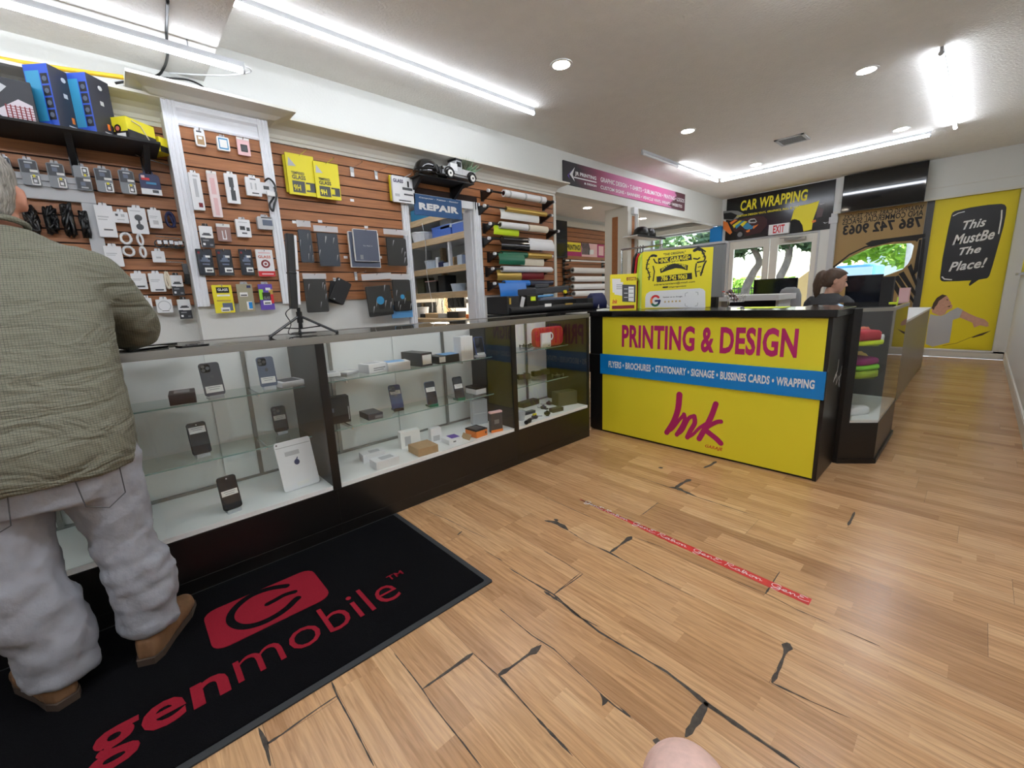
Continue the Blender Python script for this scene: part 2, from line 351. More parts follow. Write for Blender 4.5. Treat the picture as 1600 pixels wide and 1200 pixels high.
# ================================================================ room shell
W = 3.65; F = 9.1; ZC = 2.85; WB = 3.5
b = B(); b.box(.69, F+.1, -.33, W+.02, ZC, ZC+.1); ceil_ = struct(b.build('ceiling', M['ceilpaint']))
b = B(); b.box(-3.5, .69, -.33, W, 2.61, ZC+.1); struct(b.build('ceiling_soffit', M['ceilpaint']))
b = B()
b.box(-3.5, 2.12, W, W+.12, 0, 2.95); b.box(2.86, 4.12, W, W+.12, 0, 2.95); b.box(2.12, 2.86, W, W+.12, 2.09, 2.95)
b.box(4.12, F, W, W+.14, 2.37, 2.95)
struct(b.build('wall_left', M['wallpaint']))
b = B(); b.box(-3.5, F+.12, -.45, -.33, 0, 2.95); struct(b.build('wall_right', M['wallpaint']))
b = B(); b.box(-3.62, -3.5, -.45, W+.12, 0, 2.95); struct(b.build('wall_back', M['wallpaint']))
# bump-out column behind the narrow slat panel
b = B(); b.box(.417, .985, WB, W, 0, 2.33); struct(b.build('wall_bump', M['wallpaint']))
# repair room behind, and side room
b = B(); b.box(1.2, 4.12, 6.4, 6.5, 0, 2.6); b.box(1.1, 1.2, W+.12, 6.5, 0, 2.6); struct(b.build('wall_repair_room', M['wallpaint']))
b = B(); b.box(4.12, 4.22, W+.12, 6.5, 0, 2.6); struct(b.build('wall_partition', M['wallpaint']))
b = B(); b.box(1.1, 4.2, W+.12, 6.5, 2.5, 2.6); struct(b.build('ceiling_repair_room', M['ceilpaint']))
b = B(); b.box(4.2, F+.1, W+.14, 5.3, 2.5, 2.6); struct(b.build('ceiling_side_room', M['ceilpaint']))
b = B(); b.box(4.2, F+.1, 5.16, 5.3, 0, 2.6); struct(b.build('wall_side_room', M['wallpaint']))
# front wall: pieces round doors and windows
b = B()
b.box(F, F+.14, -.33, 3.65, 2.3, 2.95); b.box(F, F+.14, 3.5, 3.79, 0, 2.3); b.box(F, F+.14, -.33, .6, 0, .11); b.box(F, F+.14, .6, 1.77, 0, .35)
b.box(F, F+.14, -.33, -.2, 0, 2.3); b.box(F, F+.14, 1.77, 2.02, 0, 2.3); b.box(F, F+.14, 2.02, 3.5, 2.05, 2.3); b.box(F, F+.14, 3.79, 5.2, 0, 1.05); b.box(F, F+.14, 3.79, 5.2, 2.33, 2.6)
struct(b.build('wall_front', M['wallpaint']))
b = B(); b.box(F-.012, F, -.22, 1.8, 2.45, 2.456); b.box(F-.05, F, -.3, 1.82, 2.285, 2.315); struct(b.build('trim_1', M['trimcream']))
b = B(); b.box(F-.02, F, -.31, .44, 0, .085); struct(b.build('baseboard_front', M['trimcream']))
b = B(); b.box(-3.5, F, -.33, -.316, 0, .1); b.box(-3.5, F, -.33, -.318, .1, .115); struct(b.build('baseboard_right', M['trimcream']))
# little ledge on the side wall by the front window, with its yellow poster
b = B(); b.box(8.2, 8.95, -.33, -.28, 1.16, 1.185); tag(b.build('window_ledge', M['lgrey']), 'narrow grey ledge on the white side wall under a small yellow poster', 'ledge')
b = B(); b.box(8.25, 8.9, -.329, -.324, 1.2, 2.0); tag(b.build('wall_poster', M['yellowvinyl']), 'plain yellow poster on the side wall above the grey ledge', 'poster')
# column between the openings
b = B()
b.box(5.73,6.03,3.64,4.03,0,2.37)
b.box(5.727,5.731,3.80,3.90,0,2.25,1); b.box(5.85,5.92,3.637,3.641,0,2.25,1)
for x in (5.735,6.0): b.box(x,x+.025,3.63,3.642,0,2.3)
struct(b.build('trim_column', [M['trimcream'], M['slatwood']]))
b = B(M=onwall(5.88, 3.64, 2.33)); b.box(-.05,.05,-.06,.03,0,.05); b.cyl((.06,-.05,.02),(.06,-.7,.02),.012); b.cyl((.03,-.03,.03),(.075,-.05,.02),.012)
tag(b.build('conduit_box', M['wplastic']), 'white plastic conduit and box at the head of the wood-inset column', 'conduit')

# ---------------------------------------------------------------- slat panels
def slat_panel(name, X0, X1, Y, z0, z1, label, hole=None):
    b = B(); n = round((z1-z0)/.0762); h = (z1-z0)/n
    def bx(x0, x1, z0, z1, d, m): b.box(x0, x1, Y-d, Y-.0015, z0, z1, m)
    for i in range(n):
        a, c = z0+h*i, z0+h*(i+1)-.009
        if hole and hole[2] < c:
            if a < hole[3] and a >= hole[2]-.08:
                if X0 < hole[0]: bx(X0, hole[0], a, c, .02, 0)
                if X1 > hole[1]: bx(hole[1], X1, a, c, .02, 0)
                continue
        bx(X0, X1, a, c, .02, 0)
    if hole:
        if X0 < hole[0]: bx(X0, hole[0], z0, z1, .012, 1)
        if X1 > hole[1]: bx(hole[1], X1, z0, z1, .012, 1)
        bx(hole[0], hole[1], hole[3], z1, .012, 1)
    else: bx(X0, X1, z0, z1, .012, 1)
    b.org = Vector(((X0+X1)/2, Y, z0))
    return tag(b.build(name, [M['slatwood'], M['groove']]), label, 'slat panel')
slatA = slat_panel('slat_panel', -1.6, .417, W, 1.17, 2.31, 'brown slatted display panel behind the row of clamshell packs and white boxes')
slatB = slat_panel('slat_panel', .48, .93, WB, 1.17, 2.26, 'narrow brown slatted panel framed by two fluted white pilasters')
slatC = slat_panel('slat_panel', .985, 4.12, W, 1.172, 2.313, 'wide brown slatted panel with the tablet pouches and the doorway to the workshop', hole=(2.06, 2.93, 1.1, 2.085))
# fluted pilasters and head of the narrow panel
def pilaster(x0, x1, z0, z1, name='trim_pilaster'):
    b = B(); b.box(x0, x1, WB-.03, WB, z0, z1)
    for i in range(3):
        c = x0+(x1-x0)*(i+.5)/3; b.cyl((c, WB-.028, z0), (c, WB-.028, z1), .007, n=8)
    b.box(x0-.002, x0+.006, WB-.036, WB, z0, z1); b.box(x1-.006, x1+.002, WB-.036, WB, z0, z1)
    return struct(b.build(name, M['trimwhite']))
pilaster(.417, .482, 1.155, 2.385); pilaster(.928, .988, 1.155, 2.385)
b = B(); prof = [(0,2.252),(.03,2.252),(.034,2.262),(.024,2.275),(.018,2.31),(.02,2.335),(.032,2.35),(.034,2.365),(.03,2.37),(.03,2.385),(0,2.385)]
b.loft([[(x, WB-d, z) for d, z in prof] for x in (.484, .926)]); struct(b.build('trim_head', M['trimwhite']))
CP = [(0,2.31),(.022,2.31),(.022,2.332),(.03,2.337),(.036,2.36),(.06,2.388),(.10,2.405),(.14,2.412),(.17,2.418),(.19,2.424),(.19,2.44),(0,2.44)]
def cornice(name, path):
    b = B(); b.loft([[f(d, z) for d, z in CP] for f in path]); return struct(b.build(name, M['trimcream']))
cornice('trim_cornice', [lambda d, z: (-3.5, W-d, z-.042), lambda d, z: (.44, W-d, z-.042)])
cornice('trim_cornice', [lambda d, z: (.95, W-d, z), lambda d, z: (4.12+d*.5, W-d, z)])
BP = lambda d, z: z+(.075 if z < 2.335 else .052)*(1 if z < 2.40 else .0) + (.0 if z < 2.40 else .0)
cornice('trim_cornice', [lambda d, z: (.417-d*.8, W, max(z,2.386)), lambda d, z: (.417-d*.8, WB-d, max(z,2.386)), lambda d, z: (.985+d*.8, WB-d, max(z,2.386)), lambda d, z: (.985+d*.8, W, max(z,2.386))])
# white end trim of the wide panel and the casing of the workshop doorway
b = B(); b.box(4.095,4.135, W-.03, W+.13, 0, 2.31); struct(b.build('trim_end', M['trimcream']))
b = B()
for x0, x1 in ((2.862,2.955),(2.05,2.12)):
    b.box(x0, x1, W-.035, W+.02, 0, 2.10)
    for i in range(3): c = x0+(x1-x0)*(i+.5)/3; b.cyl((c, W-.034, 0), (c, W-.034, 2.1), .008, n=8)
b.box(2.05, 2.955, W-.035, W+.02, 2.03, 2.10); b.box(2.12,2.13,W,W+.13,0,2.03); b.box(2.85,2.862,W,W+.13,0,2.03)
struct(b.build('trim_doorway', M['trimwhite']))
# framed recess behind the man: white band and post with dark goods hung inside
b = B(); b.box(-1.3, .035, W-.06, W-.02, 1.77, 1.90); b.box(-1.3, .035, W-.072, W-.02, 1.865, 1.895); b.box(-1.3, .035, W-.068, W-.02, 1.835, 1.85); b.box(-.03, .035, W-.055, W-.02, 1.17, 1.77)
struct(b.build('trim_frame', M['lgrey']))
# ================================================================ lamps
def tube_lamp(x0, y0, x1, y1, z, label, lit=True, em=None):
    c = ((x0+x1)/2, (y0+y1)/2, z)
    t = thing('tube_light', label, 'ceiling light', c, 'linear tube lights')
    ax = abs(x1-x0) > abs(y1-y0)
    def bx(b, a, w0, w1, z0, z1, m=0):
        if ax: b.box(x0+a, x1-a, y0+w0, y0+w1, z+z0, z+z1, m)
        else: b.box(x0+w0, x0+w1, y0+a, y1-a, z+z0, z+z1, m)
    b = B(); bx(b, 0, -.010, .010, -.030, 0); b.build('housing', M['lgrey'], t)
    b = B()
    p0, p1 = ((x0+.012, y0, z-.045), (x1-.012, y0, z-.045)) if ax else ((x0, y0+.012, z-.045), (x0, y1-.012, z-.045))
    b.cyl(p0, p1, .0155, n=10); b.build('diffuser', (em or TUBE) if lit else M['wplastic'], t, smooth=True)
    for p, q in ((p0, -.012), (p1, .012)):
        b = B(); e = (p[0]+q, p[1], p[2]) if ax else (p[0], p[1]+q, p[2]); b.cyl(p, e, .017, n=10); b.build('end_cap', M['lgrey'], t)
    return t
tube_lamp(.745, 3.03, 3.185, 3.03, ZC, 'long lit tube on the main ceiling above the display cases', em=TUBEW)
tsof = tube_lamp(-1.65, 3.17, .82, 3.17, 2.575, 'lit tube hung under the lowered soffit above the gaming boxes', em=TUBEW)
b = B()
for x in (-1.2, .55): b.cyl((x, 3.17, 2.57), (x, 3.17, 2.612), .004, n=6)
b.build('hanger', M['lgrey'], tsof)
tube_lamp(5.08, 3.035, 6.0, 3.035, ZC, 'dark unlit tube continuing the corner run towards the pink banner', lit=False)
tube_lamp(6.0, 3.035, 7.33, 3.035, ZC, 'short lit tube of the corner run beside the pink banner wall')
tube_lamp(7.36, .62, 7.36, 3.0, ZC, 'lit tube running across the ceiling before the car wrapping board')
tube_lamp(4.88, .42, 7.29, .42, ZC, 'lit tube by the side wall, crossing the end of the run at the shop front')
tube_lamp(1.0, .42, 3.4, .42, ZC, 'lit tube on the main ceiling over the open floor, along the side wall', em=TUBEN)
tube_lamp(-1.9, .75, .5, .75, 2.575, 'lit tube under the lowered soffit over the floor mat', em=TUBEN)
DLN = [(2.8,2.37,'beside the long tube over the yellow counter aisle'),(4.95,2.40,'between the pink banner and the air vent'),(7.03,2.39,'inside the corner of the tube run'),(4.87,.86,'next to the tube by the side wall'),(6.97,.85,'where the two tubes meet by the television'),(2.8,.86,'over the open floor, seen only as a glint')]
for x, y, s in DLN:
    t = thing('downlight', 'round recessed downlight '+s, 'ceiling light', (x, y, ZC), 'recessed downlights')
    b = B(); b.pipe((x, y, ZC-.006), (x, y, ZC), .085, .066, 28); b.build('ring', M['white'], t)
    b = B(); b.cyl((x, y, ZC-.003), (x, y, ZC-.001), .0655, n=28); b.build('lens', DOWN, t)
t = thing('air_vent', 'small grey air vent grille in the ceiling', 'vent', (6.28, 1.74, ZC))
b = B()
for x0, x1, y0, y1 in ((6.13,6.16,1.6,1.9),(6.40,6.43,1.6,1.9),(6.13,6.43,1.6,1.63),(6.13,6.43,1.87,1.9)): b.box(x0,x1,y0,y1,ZC-.012,ZC)
b.build('frame', M['lgrey'], t)
b = B()
for i in range(9): b.box(6.16+i*.027, 6.172+i*.027, 1.63, 1.87, ZC-.01, ZC-.002)
b.build('grille', M['grey'], t)
# cables along the soffit
def cable(name, pts, r, m, label, cat='cable'):
    b = B(); b.tube(smoothpath(pts), r, 6); return tag(b.build(name, M[m], smooth=True), label, cat)
def smoothpath(pts, n=6):
    P = [Vector(p) for p in pts]; out = []
    for i in range(len(P)-1):
        p0, p1, p2, p3 = P[max(i-1,0)], P[i], P[i+1], P[min(i+2, len(P)-1)]
        for k in range(n):
            t = k/n; out.append(.5*((2*p1)+(p2-p0)*t+(2*p0-5*p1+4*p2-p3)*t*t+(3*p1-p0-3*p2+p3)*t**3))
    out.append(P[-1]); return out
mm('yellowcable', (232,186,40), .5)
cable('cable', [at(262,0,2,2.603), at(260,50,2,2.603), at(262,85,2,2.603), at(255,108,1,W-.04), at(240,120,1,W-.05), at(180,130,1,W-.05)], .007, 'black', 'black cable running down the soffit to the cornice corner')
cable('cable', [at(0,92,1,W-.18), at(40,99,1,W-.18), at(120,111,1,W-.17), at(193,121,1,W-.17)], .012, 'yellowcable', 'thick yellow cable along the top of the cornice')
cable('cable', [at(383,104,1,3.2), at(391,108,1,3.2), at(386,114,1,3.25), at(340,118,1,3.4), at(265,114,1,W-.05)], .005, 'white', 'thin white flex from the soffit tube back to the wall')
cable('cable', [at(248,121,1,W-.02), at(290,124,1,W-.01), at(312,132,1,W-.01), at(322,141,1,W-.01)], .005, 'black', 'black cable looping down to the corner cornice top')

# ================================================================ front wall things
def fq(pts, X): return [(-at(x, y, 0, X).y, at(x, y, 0, X).z) for x, y in pts]
def wq(pts, Y): return [(at(x, y, 1, Y).x, at(x, y, 1, Y).z) for x, y in pts]
def px_text(b, s, tl, br, q, z, m, **k):
    (x0, y1), (x1, y0) = q([tl, br]); return text(b, s, x0, x1, y0, y1, z, m, **k)
def door(n, y0, y1, g0, g1, handle):   # y0 > y1: hinge side as seen
    z0, z1, gz0, gz1 = .01, 2.03, .28, 1.887
    b = B()
    b.box(F+.02, F+.065, y1, g1, z0, z1); b.box(F+.02, F+.065, g0, y0, z0, z1); b.box(F+.02, F+.065, g1, g0, z0, gz0); b.box(F+.02, F+.065, g1, g0, gz1, z1)
    d = struct(b.build('door_%d' % n, M['trimcream'], bevel=.004))
    b = B(); b.box(F+.04, F+.046, g1, g0, gz0, gz1); b.build('pane', G2, d)
    hy = handle; b = B(); b.tube([(F+.02,hy,.95),(F-.03,hy,.97),(F-.03,hy,1.15),(F+.02,hy,1.17)], .009, 8); b.build('handle', M['alu'], d, smooth=True)
    return d
d1 = door(1, 3.475, 2.772, 3.396, 2.876, 2.82); d2 = door(2, 2.76, 2.03, 2.632, 2.113, 2.70)
b = B(); b.box(F-.05, F+.02, 2.2, 2.52, 1.94, 1.985); b.tube([(F-.04,2.25,1.97),(F-.12,2.42,1.975),(F-.02,2.6,1.995)], .008, 6); b.build('door_closer', M['alu'], d2)
b = B(); b.box(F-.01, F+.08, 2.0, 3.51, 2.035, 2.06); b.box(F-.01, F+.08, 3.478, 3.51, 0, 2.035); b.box(F-.01, F+.08, 2.0, 2.027, 0, 2.035); struct(b.build('trim_2', M['lgrey']))
b = B(); b.box(F-.035, F, 1.775, 1.86, 0, 2.3); b.box(F-.06, F, 1.76, 1.88, 2.14, 2.24); struct(b.build('trim_3', M['lgrey']))
# windows
def window(n, y0, y1, z0, z1, mulls=(), fm='lgrey', w=.035):
    b = B(); X0, X1 = F+.01, F+.09
    b.box(X0,X1,y1,y1+w,z0,z1); b.box(X0,X1,y0-w,y0,z0,z1); b.box(X0,X1,y1,y0,z0,z0+w); b.box(X0,X1,y1,y0,z1-w,z1)
    for m in mulls: b.box(X0,X1,m-.02,m+.02,z0,z1)
    o = struct(b.build('window_%d' % n, M[fm]))
    b = B(); b.box(F+.05,F+.056,y1+w,y0-w,z0+w,z1-w); b.build('pane', G2, o); return o
w1 = window(1, 1.77, .70, .35, 2.3); w2 = window(2, .62, -.205, .11, 2.3); w3 = window(3, 5.16, 3.8, 1.05, 2.33, (4.95,))
b = B(); b.box(F+.0, F+.09, .62, .70, .11, 2.3); struct(b.build('trim_mullion', M['dgrey']))
b = B(); b.box(F-.012, F, -.21, .625, .095, .12); struct(b.build('trim_sill', M['white']))
b = B(); b.box(F-.1, F, 3.79, 5.16, 2.33, 2.42); struct(b.build('trim_4', M['trimcream']))
def filmmat(name, rgb, tl=.35):
    m = mat(name, rgb, .5); t = m.node_tree; pb = t.nodes['Principled BSDF']; o = t.nodes['Material Output']
    tr = t.nodes.new('ShaderNodeBsdfTranslucent'); tr.inputs[0].default_value = lin(rgb)+(1,); mx = t.nodes.new('ShaderNodeMixShader'); mx.inputs[0].default_value = tl
    t.links.new(pb.outputs[0], mx.inputs[1]); t.links.new(tr.outputs[0], mx.inputs[2]); t.links.new(mx.outputs[0], o.inputs[0]); M[name] = m
filmmat('tanfilm', (170,144,100), .4); filmmat('yellowfilm', (222,206,50), .3)
XF = F-.004
t = thing('window_film', 'tan see-through graphic film on the window with mirrored phone number and leaf-shaped opening', 'window graphic', (F, 1.235, .36))
b = B(M=onfront(XF, 0, 0))
cut = fq([(1299,448),(1327.5,436),(1355,433.5),(1382.5,431),(1410,421),(1419,412),(1424,402),(1428,384),(1423.7,380),(1405,380.5),(1382.5,382.6),(1355,389.5),(1327.5,402),(1303,420)], XF)
cut[0] = (-1.768, cut[0][1]); cut[-1] = (-1.768, cut[-1][1])
b.prism([(-1.768,2.285),(-.703,2.285),(-.703,.36),(-1.768,.36)]+cut, 0, .0015)
b.build('film', M['tanfilm'], t)
b = B(M=onfront(XF, 0, .0))
for p in ([(1352,381),(1362,376),(1400,371),(1446,365),(1446,370),(1436,373),(1433,378),(1430,376),(1395,378),(1360,386)], [(1436,375),(1440,374),(1434,424),(1426,432),(1428,420)], [(1442,373),(1446,373),(1439,438),(1434,432)],
          [(1404,428),(1412,424),(1431,456),(1430,464)], [(1396,433),(1404,430),(1428,468),(1427,474)], [(1388,436),(1396,434),(1416,470),(1408,470)], [(1418,417),(1424,412),(1433,440),(1432,450)]):
    b.prism(fq(p, XF), .0016, .0025)
b.stroke(fq([(1303,417),(1327,398),(1352,386),(1395,377)], XF), .012, z1=.0026)
b.build('printed_stripes', M['blackmatte'], t)
b = B(M=onfront(XF, 0, 0)); q = lambda p: fq(p, XF)
px_text(b, 'WRAPPING CARS, SUVS, TRUCKS,', (1317.9,336.7), (1443,328.4), q, .002, 0, bold=.02, mirror=True)
px_text(b, 'AND COMMERCIAL SPACES', (1317,343.6), (1442.4,336.6), q, .002, 0, bold=.02, mirror=True)
px_text(b, '786 742 9063', (1317.9,352.3), (1438.9,355), q, .002, 0, bold=.04, mirror=True)
b.build('lettering', M['blackmatte'], t)
# yellow poster film
t = thing('window_poster', 'tall yellow window poster with a black speech bubble and a man in a white t-shirt', 'poster', (F, .2, .12))
b = B(M=onfront(XF, 0, 0)); b.prism([(-.618,2.285),(.195,2.285),(.195,.125),(-.618,.125)], 0, .0015); b.build('film', M['yellowfilm'], t)
zz = lambda L: [(1440+x/4.6125, 300+y/4.6125) for x, y in L]
b = B(M=onfront(XF, 0, 0))
b.prism(fq(zz([(215,165),(222,150),(240,138),(350,112),(480,92),(575,85),(600,92),(612,112),(606,170),(590,250),(565,340),(540,430),(512,530),(490,600),(480,615),(470,622),(412,632),(345,678),(340,665),(358,637),(250,643),(160,645),(143,641),(135,630),(133,610),(150,480),(175,350),(195,250)]), XF), .0016, .0026)
b.build('speech_bubble', mm('bubble', (18,20,28), .4), t)
b = B(M=onfront(XF, 0, 0))
for s, tl, br in (('This',(303,205),(460,252)),('MustBe',(233,302),(520,350)),('The',(275,398),(424,442)),('Place!',(205,498),(462,552))):
    (x0, y1), (x1, y0) = fq(zz([tl, br]), XF); cx = (x0+x1)/2
    text(b, s, x0, x1, y0, y1, .003, 0, bold=.025, shear=.28, bend=lambda x, y, cx=cx: (x, y+(x-cx)*.10))
for p, r in (([(228,172),(265,152),(308,142)],.006),([(578,132),(575,190),(555,300)],.007),([(148,612),(165,628),(215,632)],.008)): b.stroke(fq(zz(p), XF), r, z1=.003)
b.build('lettering', M['white'], t)
b = B(M=onfront(XF, 0, 0))
b.prism(fq(zz([(75,868),(72,830),(85,805),(110,768),(150,742),(182,748),(198,770),(202,785),(216,797),(208,805),(224,818),(218,838),(185,852),(165,882),(130,892)]), XF), .0016, .0026)
b.prism(fq(zz([(292,850),(345,878),(400,902),(455,918),(484,945),(476,955),(488,962),(470,972),(420,960),(378,978),(366,942),(305,916),(270,903)]), XF), .0016, .0028); b.build('printed_man', M['skin'], t)
b = B(M=onfront(XF, 0, 0)); b.prism(fq(zz([(62,880),(100,890),(140,893),(170,882),(205,858),(260,832),(297,850),(272,906),(225,922),(215,1000),(200,1085),(80,1115),(28,1095),(45,960)]), XF), .0029, .0034); b.build('printed_shirt', M['lgrey'], t)
b = B(M=onfront(XF, 0, 0)); b.prism(fq(zz([(72,838),(84,800),(110,762),(150,738),(182,746),(160,760),(125,785),(110,815),(95,830),(88,850)]), XF), .003, .0036); b.prism(fq(zz([(180,772),(192,776),(190,782),(178,778)]), XF), .003, .0036); b.prism(fq(zz([(182,826),(212,816),(200,830)]), XF), .003, .0036); b.prism(fq(zz([(352,1048),(420,1022),(502,998),(440,1032),(372,1050)]), XF), .0016, .0024); b.stroke(fq(zz([(352,1048),(250,1090),(150,1108)]), XF), .003, z1=.002); b.build('printed_detail', M['brownhair'], t)
# television over the window
t = thing('television', 'large black wall television above the mirrored tan window film', 'television', (8.98, 1.22, 2.28))
b = B(); b.box(8.955, 8.985, .73, 1.715, 2.275, 2.835); b.build('casing', M['black'], t, bevel=.004)
b = B(); b.box(8.952, 8.9555, .737, 1.708, 2.285, 2.828); b.build('screen', mm('tvscreen', (4,5,8), .06, coat=.2), t)
b = B(); b.box(8.985, F, 1.1, 1.35, 2.4, 2.7); b.build('wall_bracket', M['black'], t)
# car wrapping board
XB = F-.02
t = thing('sign_board', 'black car wrapping sign board above the double doors', 'sign', (F, 2.7, 2.06))
b = B(); b.box(XB, F, 1.845, 3.56, 2.06, 2.835); b.build('board', mm('gloss_black_board', (14,14,18), .18), t)
zc = lambda L: [(1130+x/8.889, 280+y/8.889) for x, y in L]
q = lambda p: fq(p, XB)
b = B(M=onfront(XB, 0, 0)); px_text(b, 'CAR WRAPPING', (1157.6,314), (1261,313.2), q, .002, 0, bold=.03, shear=.08); px_text(b, 'CUSTOM DESIGN VINYL GRAPHICS, FULL & HALF WRAPS', (1150.8,336.8), (1268.4,322.2), q, .002, 0, bold=.03)
b.build('lettering', M['yellow'], t)
mats = [M['grey'], M['orange'], M['teal'], M['yellow'], M['blackmatte'], M['lgrey'], mm('maroon', (58,22,26), .3)]
b = B(M=onfront(XB, 0, 0))
for m, p in ((0,[(0,445),(120,436),(205,442),(285,478),(200,545),(110,575),(5,560)]),(4,[(5,475),(110,462),(200,500),(140,560),(10,555)]),(1,[(0,580),(60,600),(125,740),(95,770),(0,690)]),(6,[(300,545),(430,515),(560,516),(610,560),(605,640),(520,740),(330,790),(150,720),(90,600)]),
    (1,[(90,605),(165,560),(200,565),(110,630)]),(3,[(130,640),(225,575),(262,575),(150,680)]),(2,[(165,650),(275,575),(300,580),(180,690)]),(3,[(235,630),(300,580),(335,590),(270,660)]),(2,[(270,660),(335,600),(400,650),(340,700),(300,690)]),(1,[(400,660),(490,625),(470,650),(420,690)]),(2,[(345,700),(400,655),(430,640),(400,690)]),(1,[(315,720),(375,690),(365,730),(330,740)]),
    (5,[(345,580),(380,550),(440,545),(470,590),(440,610),(355,612)]),(4,[(375,570),(440,560),(455,590),(375,595)]),
    (3,[(985,420),(1060,372),(1190,345),(1335,300),(1300,420),(1250,560),(1230,700),(1115,725),(1100,640),(1060,575),(990,555),(940,580)]),(4,[(920,600),(960,560),(1020,560),(1070,590),(1110,720),(920,748)]),(6,[(1300,440),(1340,385),(1395,420),(1370,520),(1290,540)]),(5,[(1335,345),(1410,338),(1350,356)]),(5,[(1385,595),(1425,605),(1500,580),(1410,616)]),(1,[(1230,580),(1285,560),(1290,590),(1240,610)])):
    b.prism(fq(zc(p), XB), 0, .001+.00006*len(b.f)**.5, m)
for cx, cy, r in ((232,768,85),):
    P = fq(zc([(cx,cy)]), XB)[0]; b.cyl((P[0],P[1],.0012),(P[0],P[1],.0026),.085,n=24,m=4); b.cyl((P[0],P[1],.0026),(P[0],P[1],.003),.045,n=20,m=0)
b.build('printed_car', mats, t)
# exit sign
t = thing('exit_sign', 'white exit sign with red letters over the double doors', 'sign', (F-.06, 2.65, 2.06))
P = at(1201,355,0,XB-.06); Q = at(1232,366,0,XB-.06)
b = B(); b.box(XB-.06, XB, Q.y, P.y, 2.068, 2.245); b.build('housing', M['wplastic'], t, bevel=.004)
b = B(M=onfront(XB-.06, 0, 0)); text(b, 'EXIT', -P.y+.075, -Q.y-.07, 2.09, 2.225, .002, 0, bold=.03); b.build('lettering', M['red'], t)
b = B(); b.tube([(XB-.02,P.y+.005,2.16),(XB-.01,P.y+.03,2.1),(XB-.005,P.y+.02,2.065)], .006, 6); b.build('wire', M['black'], t)
# blue box beside the door
b = B(); b.box(F-.06, F-.0, 3.62, 3.84, 2.06, 2.35); tag(b.build('blue_board', M['blue']), 'plain blue square panel beside the car wrapping board', 'panel')
# pink banner
YJ = W-.015
def banner_material():
    m = bpy.data.materials.new('bannerprint'); m.use_nodes = True; t = m.node_tree; pb = t.nodes['Principled BSDF']
    tc = t.nodes.new('ShaderNodeTexCoord'); sp = t.nodes.new('ShaderNodeSeparateXYZ'); r = t.nodes.new('ShaderNodeValToRGB'); n = t.nodes.new('ShaderNodeTexNoise'); n.inputs['Scale'].default_value = 2
    ml = t.nodes.new('ShaderNodeMath'); ml.operation = 'MULTIPLY_ADD'; ml.inputs[1].default_value = .22
    t.links.new(tc.outputs['Generated'], sp.inputs[0]); t.links.new(n.outputs[0], ml.inputs[0]); t.links.new(sp.outputs[0], ml.inputs[2]); t.links.new(tc.outputs['Generated'], n.inputs[0])
    t.links.new(ml.outputs[0], r.inputs[0]); e = r.color_ramp.elements
    e[0].position = .18; e[0].color = lin((34,32,36))+(1,); e[1].position = 1.06; e[1].color = lin((40,30,34))+(1,)
    for p, c in ((.34,(140,60,90)),(.5,(196,104,150)),(.75,(206,74,138)),(.98,(200,120,160)),(1.0,(90,50,60))): e.new(min(p,1)).color = lin(c)+(1,)
    t.links.new(r.outputs[0], pb.inputs['Base Color']); pb.inputs['Roughness'].default_value = .6
    return m
t = thing('banner_sign', 'long black and pink printing services banner on the header wall', 'sign', (5.9, W, 2.48))
b = B(); P = at(880,250.6,1,YJ); Q = at(1069.6,330.5,1,YJ); b.box(P.x, Q.x, YJ, W, 2.48, 2.745); b.build('board', banner_material(), t)
q = lambda p: wq(p, YJ); b = B(M=onwall(0, YJ, 0))
px_text(b, 'JR PRINTING', (898.3,267.5), (931.5,283.3), q, .002, 0, bold=.03); px_text(b, '& DESIGN', (912.8,284.8), (931.8,292.5), q, .002, 0, bold=.03)
px_text(b, 'GRAPHIC DESIGN \u2022 T-SHIRTS \u2022 SUBLIMATION \u2022 PRINTING \u2022 LOGOS', (938.2,276.5), (1068.8,317), q, .002, 0, bold=.015)
px_text(b, 'CUSTOM SIGNS \u2022 BANNERS \u2022 VEHICLE VINYL WRAPS \u2022 WEBSITES', (938.2,289.5), (1065.6,325), q, .002, 0, bold=.015)
b.stroke(wq([(897,277),(931.6,285)], YJ), .007, z1=.002); b.prism(wq([(897.8,261.7),(890,272),(897.8,283.5),(894.5,272.5)], YJ), 0, .003); b.build('lettering', M['white'], t)
b = B(M=onwall(0, YJ, 0)); b.prism(wq([(894.5,264.5),(886.5,274),(890.5,280),(888.5,273)], YJ), 0, .002); b.build('logo_shadow', M['purple'], t)
# repair board
YR = W-.09
t = thing('sign_board', 'blue repair sign board hung over the workshop doorway', 'sign', (2.44, YR, 1.93))
P = at(646,302,1,YR); Q = at(722.5,343.5,1,YR)
b = B(); b.box(P.x, Q.x, YR, YR+.01, Q.z, P.z); b.build('board', mm('repairblue', (28,78,128), .4), t)
q = lambda p: wq(p, YR); b = B(M=onwall(0, YR, 0)); px_text(b, 'Computer - Tablets - Gaming', (654.5,307), (716,318.5), q, .002, 0, bold=.02, shear=.2); px_text(b, 'REPAIR', (654,316), (716.5,334.5), q, .002, 0, bold=.06); b.build('lettering', M['white'], t)
b = B(); b.box(P.x+.05,P.x+.07,YR+.01,W-.02,P.z-.03,P.z-.01); b.box(Q.x-.07,Q.x-.05,YR+.01,W-.02,P.z-.03,P.z-.01); b.build('standoff', M['black'], t)

